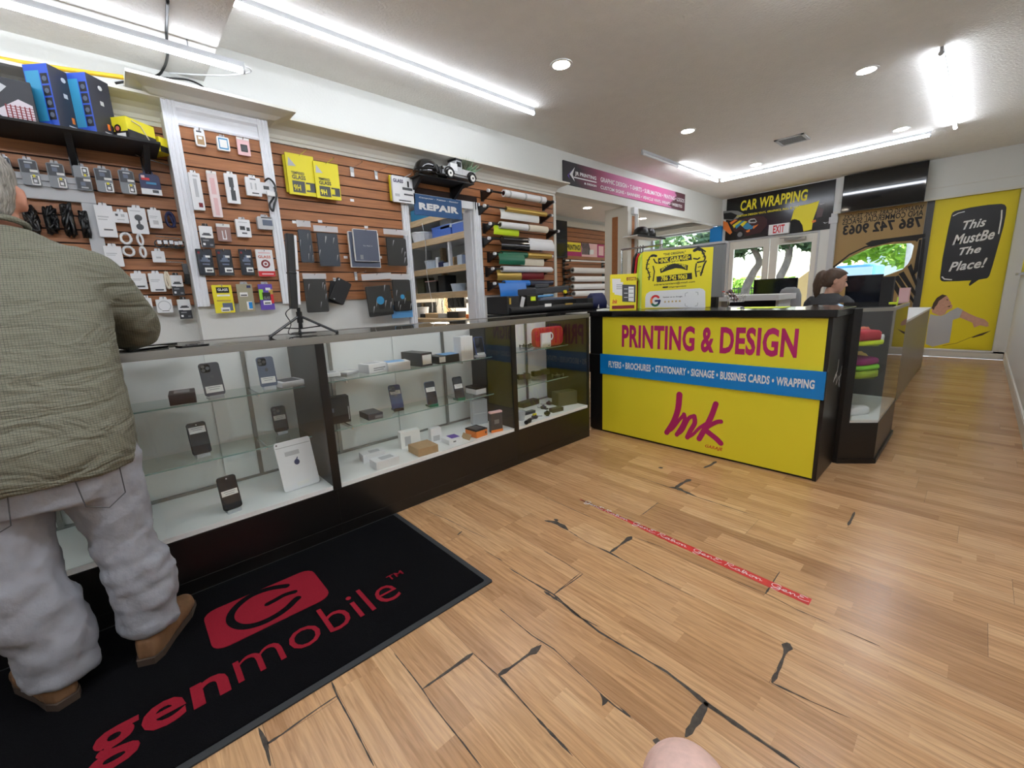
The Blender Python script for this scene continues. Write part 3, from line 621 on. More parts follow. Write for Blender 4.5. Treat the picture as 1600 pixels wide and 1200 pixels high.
# ================================================================ outside
b = B(); b.box(F+.14, 60, -30, 40, -.2, -.06); struct(b.build('ground', mm('pavement', (206,204,198), .9, noise=.05, scale=2)))
b = B(); b.box(16.5, 21, -30, 40, -.06, -.05); struct(b.build('ground_verge', mm('verge', (120,150,70), .95, noise=.3, scale=3)))
rnd = random.Random(11)
mm('bark', (118,104,92), .9, noise=.3, scale=6); mm('leafdark', (92,112,72), .7, noise=.3, scale=3); mm('leafbright', (160,196,70), .7, noise=.3, scale=3); mm('leafmid', (130,158,96), .7, noise=.3, scale=3); mm('palebark', (214,202,188), .9, noise=.15, scale=5)
def foliage(blobs, n, sz, name, m, parent):
    b = B()
    for _ in range(n):
        c, r = rnd.choice(blobs); d = Vector((rnd.gauss(0,1), rnd.gauss(0,1), rnd.gauss(0,1))).normalized()*r*rnd.uniform(.55,1.0)
        p = Vector(c)+Vector((d.x, d.y, d.z*.75)); u = Vector((rnd.uniform(-1,1), rnd.uniform(-1,1), rnd.uniform(-.6,.6))).normalized(); v = u.orthogonal().normalized(); s = sz*rnd.uniform(.6,1.4)
        b.add([p-u*s, p-v*s*.5, p+u*s, p+v*s*.5], [(0,1,2,3)])
    b.build(name, M[m], parent)
def tree(x, y, h, trunk, blobs, n, m, label, bark='bark', r=.16, sz=.16, cat='tree'):
    t = thing('tree' if cat == 'tree' else 'shrub', label, cat, (x, y, -.06), 'trees and shrubs along the street')
    b = B(); b.tube(smoothpath([(x+a, y+c, z) for a, c, z in trunk]), [r*(1-.5*i/((len(trunk)-1)*6)) for i in range((len(trunk)-1)*6+1)], 8); b.build('trunk', M[bark], t, smooth=True)
    foliage([((x+a, y+c, z), rr) for a, c, z, rr in blobs], n, sz, 'foliage', m, t); return t
tree(15.4, 5.25, 4, [(0,0,-.06),(0,.05,1.0),(.0,-.15,1.6),(0,-.3,2.0),(0,.1,2.7)], [(0,.3,2.9,1.0),(.2,-.6,2.8,.8),(0,1.0,2.7,.8),(-.3,.4,2.5,.5)], 2400, 'leafdark', 'gnarled street tree seen through the first door pane')
tree(14.8, 4.35, 4, [(0,.1,-.06),(0,.0,.8),(0,-.15,1.3),(0,-.38,2.0),(0,-.3,3.0)], [(0,-.4,2.8,.8),(0,-1.1,2.5,.6),(.4,.4,2.9,.7)], 1800, 'leafdark', 'slanting street tree seen through the second door pane')
tree(20, 6.6, 3, [(0,0,-.06),(0,0,1)], [(0,0,.9,1.0),(0,-1.0,.9,.9),(0,1.3,1.0,1.0)], 1800, 'leafbright', 'bright sunlit bush behind the fence beside the gnarled tree', cat='shrub')
tree(20, 4.3, 3, [(0,0,-.06),(0,0,1)], [(0,0,.7,.8),(0,.6,.7,.7)], 900, 'leafbright', 'bright low bush behind the slanting tree', cat='shrub')
tree(17, 10.5, 5, [(0,0,-.06),(0,0,2)], [(0,0,3.0,1.9),(0,-2.2,3.0,1.5),(0,2.2,3,1.6)], 2600, 'leafmid', 'pale leafy tree outside the side room window')
tree(20.5, 1.6, 5, [(0,0,-.06),(0,0,2)], [(0,.2,2.35,1.1),(0,1.7,2.6,1.0),(0,-1.2,2.2,1.0)], 1700, 'leafbright', 'light green tree seen through the leaf-shaped window opening')
tree(15.6, 1.35, 5, [(0,0,-.06),(0,.02,1.5),(0,.05,3.2),(0,0,4.4)], [(0,0,4.8,1.1)], 500, 'leafmid', 'pale palm trunk standing outside the leaf-shaped opening', bark='palebark', r=.13)
def fence(y0, y1, label):
    t = thing('railing_fence', label, 'fence', (16.2, (y0+y1)/2, -.06)); b = B()
    for z in (.18, 1.12): b.box(16.18, 16.22, y0, y1, z, z+.04)
    b.build('rail', M['black'], t); b = B(); y = y0
    while y < y1: b.box(16.19, 16.21, y, y+.02, -.06, 1.2); y += .14
    b.build('pickets', M['black'], t)
fence(-1.5, 9, 'black metal picket fence along the far side of the street')
t = thing('parked_van', 'light blue vehicle parked outside the leaf-shaped window opening', 'vehicle', (13.2, 2.1, -.06))
b = B(M=Matrix.Translation((13.2, 2.15, 0))); b.bev(-.8,.8,-.62,.62,.2,1.2,.15); b.bev(-.72,.72,-.5,.5,1.2,1.56,.15); b.build('body', mm('vanblue', (96,160,214), .35), t, bevel=.04)
b = B(M=Matrix.Translation((13.2, 2.15, 0))); b.box(-.74,-.715,-.45,.45,1.24,1.50); b.build('window', mm('vanglass', (190,214,230), .1), t)
for dy in (-.45,.45):
    b = B(); b.cyl((12.42,2.15+dy,.14),(12.62,2.15+dy,.14),.2,n=20); b.build('wheel', M['black'], t)
b = B(); b.box(24, 26, -8, 3.6, -.06, 3.2); b.box(23.9,24,-8,3.6,3.0,3.3,1); b.box(23.97,24,1.0,1.9,.8,1.9,1); tag(b.build('building', [M['white'], M['lgrey']]), 'pale low building across the street', 'building')
b = B(M=Matrix.Translation((11.6, 2.2, -.06))); b.prism([(0,.25),(0,1.0),(.05,1.0),(.05,.25)], 0, 1.1); b.add([(0,.25,1.1),(0,1.0,1.1),(0,.25,1.72),(.05,.25,1.1),(.05,1.0,1.1),(.05,.25,1.72)], [(0,2,1),(3,4,5),(0,1,4,3),(1,2,5,4),(2,0,3,5)]); tag(b.build('ramp_wall', M['tan']), 'tan sloping ramp wall outside the second door', 'wall')
# ================================================================ display cases
YF, YB, ZD, ZS1, ZS2, ZT = 2.035, 2.50, .265, .484, .744, .99
def case(X0, X1, label, stds):
    t = thing('display_case', label, 'display case', ((X0+X1)/2, (YF+YB)/2, 0), 'glass display cases in a row')
    b = B(); b.box(X0, X1, YF, YB, .06, .245); b.box(X0, X1, YF+.0, YB-.02, 0, .06); b.build('base', M['caseblack'], t, bevel=.002)
    b = B(); b.box(X0+.02, X1-.02, YF+.004, YB, .245, ZD); b.build('deck', M['casewhite'], t)
    c = (X0+X1)/2
    for x0, x1, y in ((X0+.02, c+.02, YB-.012), (c-.02, X1-.02, YB-.024)):
        b = B(); b.box(x0, x1, y, y+.009, ZD+.012, .95); b.build('sliding_back', M['casewhite'], t)
    b = B(); b.box(X0+.02, X1-.02, YB-.03, YB, ZD, ZD+.012); b.build('back_track', M['alu'], t)
    for x in (X0, X1-.02):
        b = B(); b.box(x, x+.02, YF, YB, .245, ZT-.008); b.build('end_panel', M['caseblack'], t)
    b = B(); b.box(X0+.02, X1-.02, YF+.006, YF+.011, ZD, .955); b.build('front_glass', G1, t)
    b = B(); b.box(X0, X1, YF+.004, YB, ZT-.008, ZT); b.build('top_glass', G1, t)
    b = B(); b.box(X0, X1, YF-.003, YF+.022, .960, .968); b.box(X0, X1, YF-.006, YF+.004, .966, .988); b.box(X0, X1, YF-.003, YF+.02, .986, .992); b.build('front_rail', M['alu'], t); b = B(); b.box(X0, X1, YB-.03, YB+.003, .95, .992); b.build('back_rail', M['alu'], t)
    for x in stds:
        b = B(); b.box(x-.009, x+.009, YB-.04, YB-.03, ZD+.01, .95); b.build('shelf_standard', M['alu'], t)
        for z in (ZS1, ZS2):
            b = B(); b.box(x-.004, x+.004, YB-.25, YB-.03, z-.022, z-.006); b.build('shelf_bracket', M['chrome'], t)
    for z in (ZS1, ZS2):
        b = B(); b.box(X0+.03, X1-.03, 2.225, YB-.045, z-.006, z, 0); b.box(X0+.03, X1-.03, 2.2235, 2.225, z-.006, z, 1); b.build('glass_shelf', [G3, M['glassedge']], t)
    return t
case(-1.25, -.06, 'display case mostly hidden behind the man in the green shirt', (-.9,-.3))
case(-.06, .67, 'glass display case holding the phones and the white tablet, beside the man', (.44,))
case(.67, 1.885, 'long glass display case full of phone boxes, in the middle of the row', (.86,1.62))
case(1.885, 2.69, 'glass display case with the red pouch and spare parts, next to the yellow counter', (2.42,))
# --- contents
def gfr(pl, pr, z):
    """local frame on the shelf: origin at the front edge's first corner, x along the edge, y away from the viewer, z up"""
    P = at(*pl, 2, z); Q = at(*pr, 2, z); d = Q-P; a = math.atan2(d.y, d.x)
    return Matrix.Translation(P) @ Matrix.Rotation(a, 4, 'Z'), d.length
def pbox(name, label, cat, pl, pr, z, dep, h, m, top=None, deco=(), group='boxes in the display cases', lid=None, bev=.002):
    Mx, L = gfr(pl, pr, z+.0005); b = B(M=Mx); b.box(0, L, 0, dep, 0, h if not lid else h-lid[0], 0)
    o = b.build(name, [M[m]], bevel=bev); tag(o, label, cat, group)
    if lid:
        b = B(M=Mx); b.box(-.001, L+.001, -.001, dep+.001, h-lid[0], h); b.build('lid', M[lid[1]], o, bevel=bev)
    if top:
        b = B(M=Mx); b.box(L*top[0], L*top[1], dep*top[2], dep*top[3], h, h+.0008); b.build('cover_print', M[top[4]], o)
    for (u0, u1, v0, v1, mm_, nm) in deco:
        b = B(M=Mx); b.box(L*u0, L*u1, -.0012, -.0002, h*v0, h*v1); b.build(nm, M[mm_], o)
    return o
def stickertext(Mx, w, z, y0, parent):
    b = B(M=Mx); b.box(-w/2, w/2, 0, 0, 0, 0); return b
def phone(label, pc, z, w, h, tilt, rz, m, kind, sticker=(.42,.62), stand='acrylic', r=.012):
    """standing phone: back or face to the viewer, leaning away on a small stand"""
    P = at(*pc, 2, z); t = thing('phone', label, 'phone', (P.x, P.y, z), 'phones on show in the display cases')
    base = Matrix.Translation((P.x, P.y, z+.012)) @ Matrix.Rotation(rz, 4, 'Z') @ Matrix.Rotation(radians(90-tilt), 4, 'X')
    b = B(M=base); b.bev(-w/2, w/2, 0, h, -.008, 0, r); b.build('body', M[m], t, bevel=.0015)
    if kind == 'back':
        b = B(M=base); b.bev(-w/2+.005, -w/2+.041, h-.043, h-.006, 0, .002, .009); b.build('camera_bump', M['blackgloss'], t)
        b = B(M=base)
        for x, y in ((-w/2+.014, h-.016), (-w/2+.014, h-.033), (-w/2+.031, h-.025)): b.cyl((x,y,.002),(x,y,.0035),.0075,n=16)
        b.build('lens', M['mirrorgrey'], t)
        b = B(M=base); cx, cy = 0, h*.56; b.ball((cx,cy,0),(.0075,.0085,.0006),12,6); b.stroke([(cx,cy+.009),(cx+.003,cy+.013)],.0014,z1=.0006); b.build('emblem', M['mirrorgrey'], t)
    else:
        b = B(M=base); b.bev(-w/2+.003, w/2-.003, .004, h-.004, 0, .0006, r*.8); b.build('screen', M['screen'], t)
        if kind == 'notch': b = B(M=base); b.cyl((0,h-.012,.0006),(0,h-.012,.0012),.003,n=12); b.build('camera_dot', M['lgrey'], t)
    b = B(M=base); b.box(-w*.42, w*.42, h*sticker[0], h*sticker[1], .0008, .0016); s = b.build('label', M['paper'], t)
    b = B(M=base)
    for k in range(2): b.box(-w*(.3-.06*k), w*(.3-.06*k), h*(sticker[1]-.055-.06*k), h*(sticker[1]-.04-.06*k), .0017, .002)
    b.build('print', M['grey'], s)
    b = B(M=Matrix.Translation((P.x, P.y, z)) @ Matrix.Rotation(rz, 4, 'Z'))
    if stand == 'acrylic':
        b.box(-w*.35, w*.35, -.012, .05, 0, .003); b.box(-w*.35, w*.35, -.014, -.011, 0, .016); b.add([(-w*.3,.05,.003),(w*.3,.05,.003),(w*.3,.024,h*.6),(-w*.3,.024,h*.6)], [(0,1,2,3)])
        b.build('stand', M['translucent'], t)
    else:
        b.box(-w*.4, w*.4, -.014, .06, 0, .006); b.box(-w*.2, w*.2, .045, .06, 0, h*.45); b.box(-w*.4, w*.4, -.016, -.01, 0, .018)
        b.build('stand', M[stand], t)
    return t
phone('grey phone with round lens bump, back outward, on the top shelf beside a dark box', (338.5,622), ZS2, .078, .150, 14, .1, 'graphite', 'back', (.10,.30))
phone('grey phone shown back outward on the top shelf beside the white box', (422,607.5), ZS2, .074, .146, 12, -.05, 'bluegrey', 'back', (.12,.32))
phone('black phone with a label near its top, on the middle glass shelf alone', (318,713), ZS1, .073, .146, 13, .1, 'black', 'notch', (.66,.86))
phone('small black phone with a label across it, on the middle shelf near the end panel', (441.7,677.5), ZS1, .066, .134, 12, -.05, 'black', 'back', (.46,.64))
phone('black phone with a label at mid height, standing on the white deck', (366,799), ZD, .073, .148, 14, .12, 'black', 'notch', (.42,.58))
# tablet
P = at(476,764,2,ZD); t = thing('tablet', 'white tablet leaning back outward in the corner of the phone case', 'tablet', (P.x, P.y, ZD))
base = Matrix.Translation((P.x, P.y+.02, ZD+.003)) @ Matrix.Rotation(.06, 4, 'Z') @ Matrix.Rotation(radians(90-16), 4, 'X')
b = B(M=base); b.bev(-.083, .083, 0, .238, -.008, 0, .012); b.build('body', M['wplastic'], t, bevel=.002)
b = B(M=base); b.ball((0,.128,0),(.0125,.014,.0006),14,6); b.stroke([(.002,.142),(.006,.149)],.0024,z1=.0006); b.build('emblem', M['navyphone'], t)
b = B(M=base); b.cyl((-.072,.226,0),(-.072,.226,.001),.004,n=12); b.box(-.079,.079,.21,.2115,0,.0004); b.build('camera', M['mirrorgrey'], t)
b = B(M=base); b.box(-.045,.02,.165,.186,.0004,.001); b.build('label', M['lgrey'], t)
b = B(M=base @ Matrix.Rotation(.05,4,'Z')); b.box(-.02,.035,.012,.032,.0012,.002); b.build('price_sticker', M['paper'], t)
pbox('phone_box', 'flat black box on the top shelf, beside the grey phone with round lens bump', 'box', (265.7,634.5), (307.7,628.5), ZS2, .13, .045, 'blackmatte', top=(.2,.8,.2,.8,'graphite'))
pbox('phone_box', 'flat white box with a phone printed on its lid, by the end panel', 'box', (441.7,607), (478,600.5), ZS2, .13, .027, 'white', top=(.15,.85,.1,.9,'graphite'))
z2 = lambda x, y: (490+x/4.444, 490+y/4.444)
def pb(label, l, r, z, dep, h, m, name='phone_box', **k): return pbox(name, label, 'box', z2(*l), z2(*r), z, dep, h, m, **k)
pb('thin white box on the top shelf, first beside the black divider post', (92,446), (190,432), ZS2, .11, .022, 'white', top=(.2,.8,.2,.8,'lgrey'))
pb('thin clear case with papers on the top shelf between two white boxes', (232,428), (335,405), ZS2, .1, .012, 'lgrey', top=(.1,.7,.1,.8,'paper'))
pb('white box with printed text on its end, on the top shelf', (388,420), (512,396), ZS2, .1, .052, 'white', top=(.2,.75,.2,.85,'lgrey'), deco=[(.25,.9,.45,.55,'grey','print'),(.25,.8,.25,.33,'grey','print')])
pb('white box with a pale blue lid on the top shelf', (520,404), (675,386), ZS2, .11, .05, 'white', lid=(.018,'paper'), top=(.0,.8,.1,.95,'bubble_blue') if False else (.0,.8,.1,.95,'vanblue'))
pb('long black box with a white barcode end, biggest on the top shelf', (752,372), (828,358), ZS2, .2, .082, 'black', deco=[(.1,.9,.15,.85,'paper','barcode_label')])
pb('short black box with a barcode label, between the long black one and the blue-topped one', (868,353), (945,340), ZS2, .12, .048, 'black', deco=[(.1,.95,.2,.9,'paper','barcode_label')])
pb('black box topped by a light blue print, on the top shelf', (920,345), (1032,327), ZS2, .12, .05, 'black', top=(.0,.9,.05,.95,'vanblue'))
o = pb('upright white tablet box with a dark slanted graphic, at the end of the top shelf', (1030,332), (1112,318), ZS2, .075, .155, 'white', deco=[(.25,.85,.35,.6,'paper','label')], name='tablet_box')
Mx, L = gfr(z2(1030,332), z2(1112,318), ZS2); b = B(M=Mx @ Matrix.Rotation(pi/2,4,'X')); b.prism([(L*.15,.12),(L*.5,.075),(L*.15,.03)],0,.001); b.prism([(L*.9,.08),(L*.95,.02),(L*.3,.02)],0,.001); b.prism([(L*.25,.125),(L*.95,.13),(L*.95,.1),(L*.6,.085)],0,.001,1); b.build('slanted_print', [M['black'],M['navyphone']], o)
phone('blue-screened phone on a white foot beside the upright tablet box', z2(1165,300), ZS2, .068, .13, 20, -.25, 'bluescreen', 'face', (.0,.13), stand='wplastic')
pb('upright black box with a faint phone picture, on the middle shelf by the divider post', (134,772), (262,748), ZS1, .06, .15, 'blackmatte', deco=[(.05,.15,.45,.6,'bluegrey','print'),(.9,.95,.1,.6,'lgrey','print')])
pb('flat dark grey box lying on the middle shelf', (382,745), (485,722), ZS1, .13, .035, 'graphite', deco=[(.45,.95,.2,.6,'grey','print')])
phone('blue phone tilted on a black stand in the middle of the middle shelf', z2(590,672), ZS1, .074, .15, 22, -.2, 'navyphone', 'back', (.6,.76), stand='black')
phone('slate phone tilted on a green stand on the middle shelf', z2(832,645), ZS1, .07, .148, 16, -.15, 'bluegrey', 'plain', (.56,.74), stand='green')
phone('black phone with a large label on a green stand beside the white and black box', z2(1022,600), ZS1, .068, .145, 16, -.15, 'black', 'plain', (.46,.66), stand='green')
pb('white box with a black lid on the middle shelf', (1130,566), (1200,550), ZS1, .12, .05, 'white', lid=(.014,'black'))
pb('long white box lying flat on the deck, behind another like it', (348,1040), (505,1000), ZD, .075, .045, 'white', top=(.35,.8,.2,.75,'lgrey'))
pb('long white box lying flat at the glass front of the deck', (440,1092), (597,1042), ZD, .085, .045, 'white', top=(.3,.85,.2,.75,'lgrey'))
pb('wide white box standing on edge behind the brown carton', (612,945), (746,912), ZD, .045, .105, 'paper', deco=[(.2,.5,.15,.7,'lgrey','print')])
pb('slim white box standing on edge beside the brown carton', (820,906), (893,888), ZD, .04, .095, 'white', deco=[(.2,.8,.15,.5,'lgrey','print')])
pb('plain brown cardboard carton on the deck', (730,998), (868,958), ZD, .13, .045, 'kraft', name='carton')
pb('small white box with a purple picture on its lid, on the deck', (943,916), (1037,890), ZD, .1, .03, 'white', top=(.35,.95,.25,.95,'purple'), deco=[(.3,.5,.4,.7,'grey','print')])
pb('open orange and black box on the deck', (1132,868), (1208,842), ZD, .11, .05, 'orange', lid=(.008,'blackmatte'), top=(.1,.8,.1,.9,'graphite'), deco=[(.8,.9,.3,.6,'black','print')], name='open_box')
Mx, L = gfr(z2(1132,868), z2(1208,842), ZD); b = B(M=Mx @ Matrix.Translation((-.03,0,.03)) @ Matrix.Rotation(-1.0,4,'Y')); b.box(-.055,.0,.01,.09,0,.003); b.build('flap', M['kraft'], bpy.data.objects['open_box'])
pb('tall clear plastic box standing at the back of the deck', (1112,778), (1212,758), ZD, .05, .175, 'translucent', deco=[(.1,.9,.45,.47,'lgrey','print')], name='clear_box')
pb('dark upright box with a pink top and foot at the end of the deck', (1235,830), (1315,812), ZD, .03, .14, 'graphite', lid=(.012,'pink'), deco=[(.0,1,.0,.12,'orange','print'),(.3,.7,.4,.6,'grey','print')])
# third case
z3 = lambda x, y: (780+x/6.667, 500+y/6.667)
Mx, L = Matrix.Translation((2.34,2.275,ZS2+.001)), .325; b = B(M=Mx @ Matrix.Rotation(pi/2,4,'X')); b.bev(0, L, 0, .15, -.05, 0, .04); o = tag(b.build('zip_pouch', mm('redpouch', (176,44,44), .5), bevel=.008), 'ribbed red zip pouch on the top shelf of the parts case', 'pouch')
b = B(M=Mx @ Matrix.Rotation(pi/2,4,'X'))
for k in range(9): b.cyl((.03+k*(L-.06)/8,.02,0),(.03+k*(L-.06)/8,.13,0),.005,n=8)
b.build('ribs', M['redpouch'], o)
Mx, L = Matrix.Translation((2.385,2.25,ZS2+.001)), .10; b = B(M=Mx @ Matrix.Rotation(pi/2,4,'X')); b.box(0, L, 0, .11, -.02, 0); o = tag(b.build('carton', M['white'], bevel=.002), 'small white hanging carton standing before the red pouch', 'box')
b = B(M=Mx @ Matrix.Rotation(pi/2,4,'X')); b.pipe((L+.008,.08,-.012),(L+.008,.08,-.009),.032,.021,18); b.build('hang_loop', M['white'], o)
b = B(M=Mx @ Matrix.Rotation(pi/2,4,'X')); b.box(L*.65,L*.9,.01,.014,0,.0008); b.build('print', M['dgrey'], o)
def drone(label, p, z, s, rz, m='graphite'):
    P = at(*p, 2, z); b = B(M=Matrix.Translation((P.x,P.y,z+.004)) @ Matrix.Rotation(rz,4,'Z')); 
    b.bev(-.02*s,.02*s,-.011*s,.011*s,.0,.012*s,.004*s)
    for a in (.7,2.4,-.7,-2.4):
        b.tube([(.012*s*(1 if cos(a)>0 else -1),.006*s*(1 if sin(a)>0 else -1),.006*s),(.045*s*cos(a),.04*s*sin(a),.012*s)], .003*s, 6); b.cyl((.045*s*cos(a),.04*s*sin(a),-.004),(.045*s*cos(a),.04*s*sin(a),.018*s),.006*s,n=10)
    return tag(b.build('drone_frame', M[m]), label, 'drone part', 'drone parts in the display case')
mm('olive', (72,72,50), .6)
drone('small teal-grey drone frame, first on the top shelf of the parts case', z3(262,280), ZS2, .9, .3, 'dgrey'); drone('dark drone frame lying in the middle of that top shelf', z3(345,262), ZS2, .9, 1.0, 'olive'); drone('dark drone frame touching the white hanging carton', z3(425,252), ZS2, .9, .5, 'olive')
for lab, l, r, dep, h in (('olive open-top cardboard tray, first on the middle shelf of the parts case', (205,625), (330,610), .09, .04), ('long olive cardboard tray in the middle of the middle shelf', (365,590), (530,560), .08, .04)):
    o = pbox('cardboard_tray', lab, 'tray', z3(*l), z3(*r), ZS1, dep, h, 'olive', top=(.2,.55,.3,.7,'paper'))
drone('flat olive drone frame on the middle shelf beyond the long tray', z3(610,590), ZS1, 1.1, .2, 'olive')
P = at(*z3(228,1040), 2, ZD); b = B(); b.lathe([(.026,0),(.034,.062),(.036,.064),(.033,.064),(.025,.004)], 20, 0, (P.x,P.y,ZD+.001)); tag(b.build('plastic_tub', M['translucent'], smooth=.7), 'clear plastic tub on the deck by the divider post of the parts case', 'tub')
P = at(*z3(300,1080), 2, ZD); b = B(); b.cyl((P.x-.028,P.y-.01,ZD+.016),(P.x+.028,P.y+.01,ZD+.016),.015,n=16); b.cyl((P.x+.02,P.y+.007,ZD+.016),(P.x+.024,P.y+.0086,ZD+.016),.0165,n=16); tag(b.build('camera_barrel', M['black']), 'black cylinder lying at the glass front of the parts case', 'part')
for i, (lab, p, m) in enumerate((('dark motor with a yellow clip on the deck of the parts case', (370,1025), 'graphite'), ('black motor beside the olive clear-front box', (500,985), 'black'), ('black motor at the middle of the parts deck', (460,925), 'graphite'), ('dark motor by the back of the parts deck', (520,880), 'olive'))):
    P = at(*z3(*p), 2, ZD); b = B(M=Matrix.Translation((P.x,P.y,ZD+.001)) @ Matrix.Rotation(i*.8,4,'Z')); b.lathe([(.02,0),(.024,.006),(.024,.018),(.014,.022),(.006,.03)],16); b.bev(-.045,.0,-.012,.012,0,.01,.004); b.tube([(.02,0,.008),(.05,.01,.004),(.07,-.01,.004)],.002,5)
    o = tag(b.build('motor', M[m]), lab, 'part', 'loose parts on the deck')
    if i == 0: b = B(M=Matrix.Translation((P.x,P.y,ZD+.024))); b.box(-.014,.014,-.008,.008,0,.012); b.build('clip', M['yellow'], o)
for i, (lab, l, r, dep, h, m) in enumerate((('olive box with a clear front at the end of the parts deck', (620,905), (815,870), .1, .11, 'olive'), ('low dark box before the olive clear-front box', (560,970), (670,945), .05, .03, 'olive'), ('long low dark box at the back of the parts deck', (255,920), (420,870), .07, .04, 'olive'), ('dark bracket plate in front of the long low box', (260,1000), (380,965), .04, .02, 'graphite'))):
    pbox('parts_box', lab, 'box', z3(*l), z3(*r), ZD, dep, h, m)
# --- things on the case tops
t = thing('light_stand', 'black tripod light stand with an upright black and white light bar, on the case top', 'light stand', (.69, 2.33, ZT))
b = B(); b.cyl((.69,2.33,ZT+.03),(.69,2.33,1.125),.009,n=10); b.cyl((.69,2.33,1.05),(.69,2.33,1.105),.014,n=12); b.build('column', M['black'], t)
for (dx, dy) in ((-.155,-.045),(.125,-.14),(.03,.13)):
    b = B(); b.tube([(.69,2.33,1.085),(.69+dx,2.33+dy,ZT+.006)], .0065, 8); b.tube([(.69,2.33,1.02),(.69+dx*.55,2.33+dy*.55,1.03)], .003, 6); b.ball((.69+dx,2.33+dy,ZT+.006),.009,8,6); b.build('leg', M['black'], t)
b = B(); b.tube([(.675,2.33,1.12),(.725,2.33,1.475)], .001, 4)
bar = Matrix.Translation((.672,2.33,1.12)) @ Matrix.Rotation(radians(4),4,'Y')
b = B(M=bar); b.box(-.02,.012,-.02,.02,0,.36); b.box(-.022,.014,-.022,.022,.17,.18); b.build('light_bar', M['black'], t, bevel=.002)
b = B(M=bar); b.box(.013,.026,-.018,.018,.02,.185); b.box(.013,.026,-.018,.018,.19,.355); b.build('reflector', M['wplastic'], t, bevel=.003)
b = B(); b.tube(smoothpath([(.66,2.32,1.13),(.62,2.30,1.10),(.64,2.31,1.05),(.62,2.29,1.0),(.70,2.25,1.0),(.75,2.3,1.0),(.66,2.35,1.0),(.63,2.28,1.002)]), .0025, 6); b.build('cord', M['black'], t, smooth=True)
for lab, c, rz, l in (('flat black phone lying on the case top beside the elbow of the man', (243,541), .3, .14), ('second flat black phone on the case top, touching the elbow of the man', (225,547), .6, .15), ('small black phone lying alone on the case top', (301,542), .2, .1)):
    P = at(*c, 2, ZT); b = B(M=Matrix.Translation((P.x,P.y,ZT+.0005)) @ Matrix.Rotation(rz,4,'Z')); b.bev(-l/2,l/2,-.033,.033,0,.009,.01); tag(b.build('flat_phone', M['blackgloss'], bevel=.001), lab, 'phone')

# ================================================================ yellow counter
XD = 2.87
t = thing('reception_counter', 'yellow fronted printing and design reception counter with black top', 'counter', (3.09, 1.34, 0))
b = B(); b.box(XD, XD+.02, .535, 2.16, .012, .955); b.box(XD+.02, 3.30, 2.14, 2.16, 0, .955); b.box(XD+.01, 3.30, .55, 2.14, 0, .012); b.box(XD+.02, XD+.06, .555, 2.14, .0, .09); b.build('carcass', M['black'], t)
b = B(); b.box(XD-.004, 3.30, .53, .55, 0, .957); b.build('side_panel', M['black'], t, bevel=.002)
b = B(); b.box(XD-.03, 3.335, .508, 2.17, .957, 1.0); b.build('countertop', mm('blacktop', (18,18,19), .14), t, bevel=.004)
b = B(); b.box(XD-.004, XD, .552, 2.035, .015, .952); b.build('front_panel', M['yellowvinyl'], t)
b = B(); b.box(XD-.016, XD-.004, .534, 2.05, .495, .657); b.build('blue_band', M['blue'], t)
b = B(); b.box(XD-.014, XD, 2.05, 2.16, .495, .65); b.build('band_end', M['black'], t)
qd = lambda p: [(-at(x, y, 0, XD-.004).y, at(x, y, 0, XD-.004).z) for x, y in p]
b = B(M=onfront(XD-.004, 0, 0))
(x0, y1), (x1, y0) = qd([(972,507.3), (1244.5,560)]); text(b, 'PRINTING & DESIGN', x0, x1, y0, y1, .001, 0, bold=.035); b.build('title_lettering', M['magenta'], t)
b = B(M=onfront(XD-.016, 0, 0)); x0 = -at(951,565,0,XD-.016).y; x1 = -at(1273,600,0,XD-.016).y; text(b, 'FLYERS \u2022 BROCHURES \u2022 STATIONARY \u2022 SIGNAGE \u2022 BUSSINES CARDS \u2022 WRAPPING', x0, x1, .553, .606, .001, 0, bold=.035); b.build('band_lettering', M['white'], t)
zd = lambda L: qd([(900+x/3.636, 460+y/3.636) for x, y in L])
b = B(M=onfront(XD-.004, 0, 0)); k = .0145
sp = lambda L: [(p.x, p.y) for p in smoothpath([(u, v, 0) for u, v in zd(L)])]
b.stroke(sp([(588,570),(580,650),(555,722),(515,785)]), [.0225-.0002*i for i in range(19)], z1=.001)
b.stroke(sp([(512,782),(545,765),(585,715),(612,685)]), .012, z1=.0011)
b.stroke(sp([(614,682),(618,715),(600,755),(572,797)]), .0155, z1=.0012)
b.stroke(sp([(574,795),(605,770),(640,705),(672,690)]), .0135, z1=.0013)
b.stroke(sp([(672,692),(675,730),(650,775),(632,812)]), .0165, z1=.0014)
b.stroke(sp([(632,814),(665,795),(700,760),(745,730)]), .011, z1=.0015)
b.stroke(sp([(795,622),(770,690),(735,760),(700,820)]), .0185, z1=.0016)
b.stroke(sp([(722,775),(760,745),(800,725),(824,722)]), .0145, z1=.0017)
b.stroke(sp([(735,770),(770,798),(800,822),(822,845)]), .0185, z1=.0018)
b.build('ink_logo', M['magenta'], t)
b = B(M=onfront(XD-.004, 0, 0)); (x0, y1), (x1, y0) = qd([(1102,694), (1129,704)]); text(b, 'GARAJE', x0, x1, y1-.028, y1, .001, 0, bold=.02, shear=.2); b.build('logo_lettering', M['red'], t)
# grey ink mark on the side panel (faces -Y)
qs = lambda L: [(at(1280+x/4, 440+y/4, 1, .53).x, at(1280+x/4, 440+y/4, 1, .53).z) for x, y in L]
b = B(M=onwall(0, .53, 0))
for s in ([(122,490),(112,560),(98,590),(88,625)], [(88,625),(108,580),(110,600),(104,640)], [(104,640),(122,590),(124,610),(118,650)], [(140,530),(128,600),(118,650)], [(122,600),(135,580)], [(122,605),(124,655)]): b.stroke(sp2(qs(s)) if False else qs(s), .0055, z1=.001)
b.build('side_logo', M['white'], t)
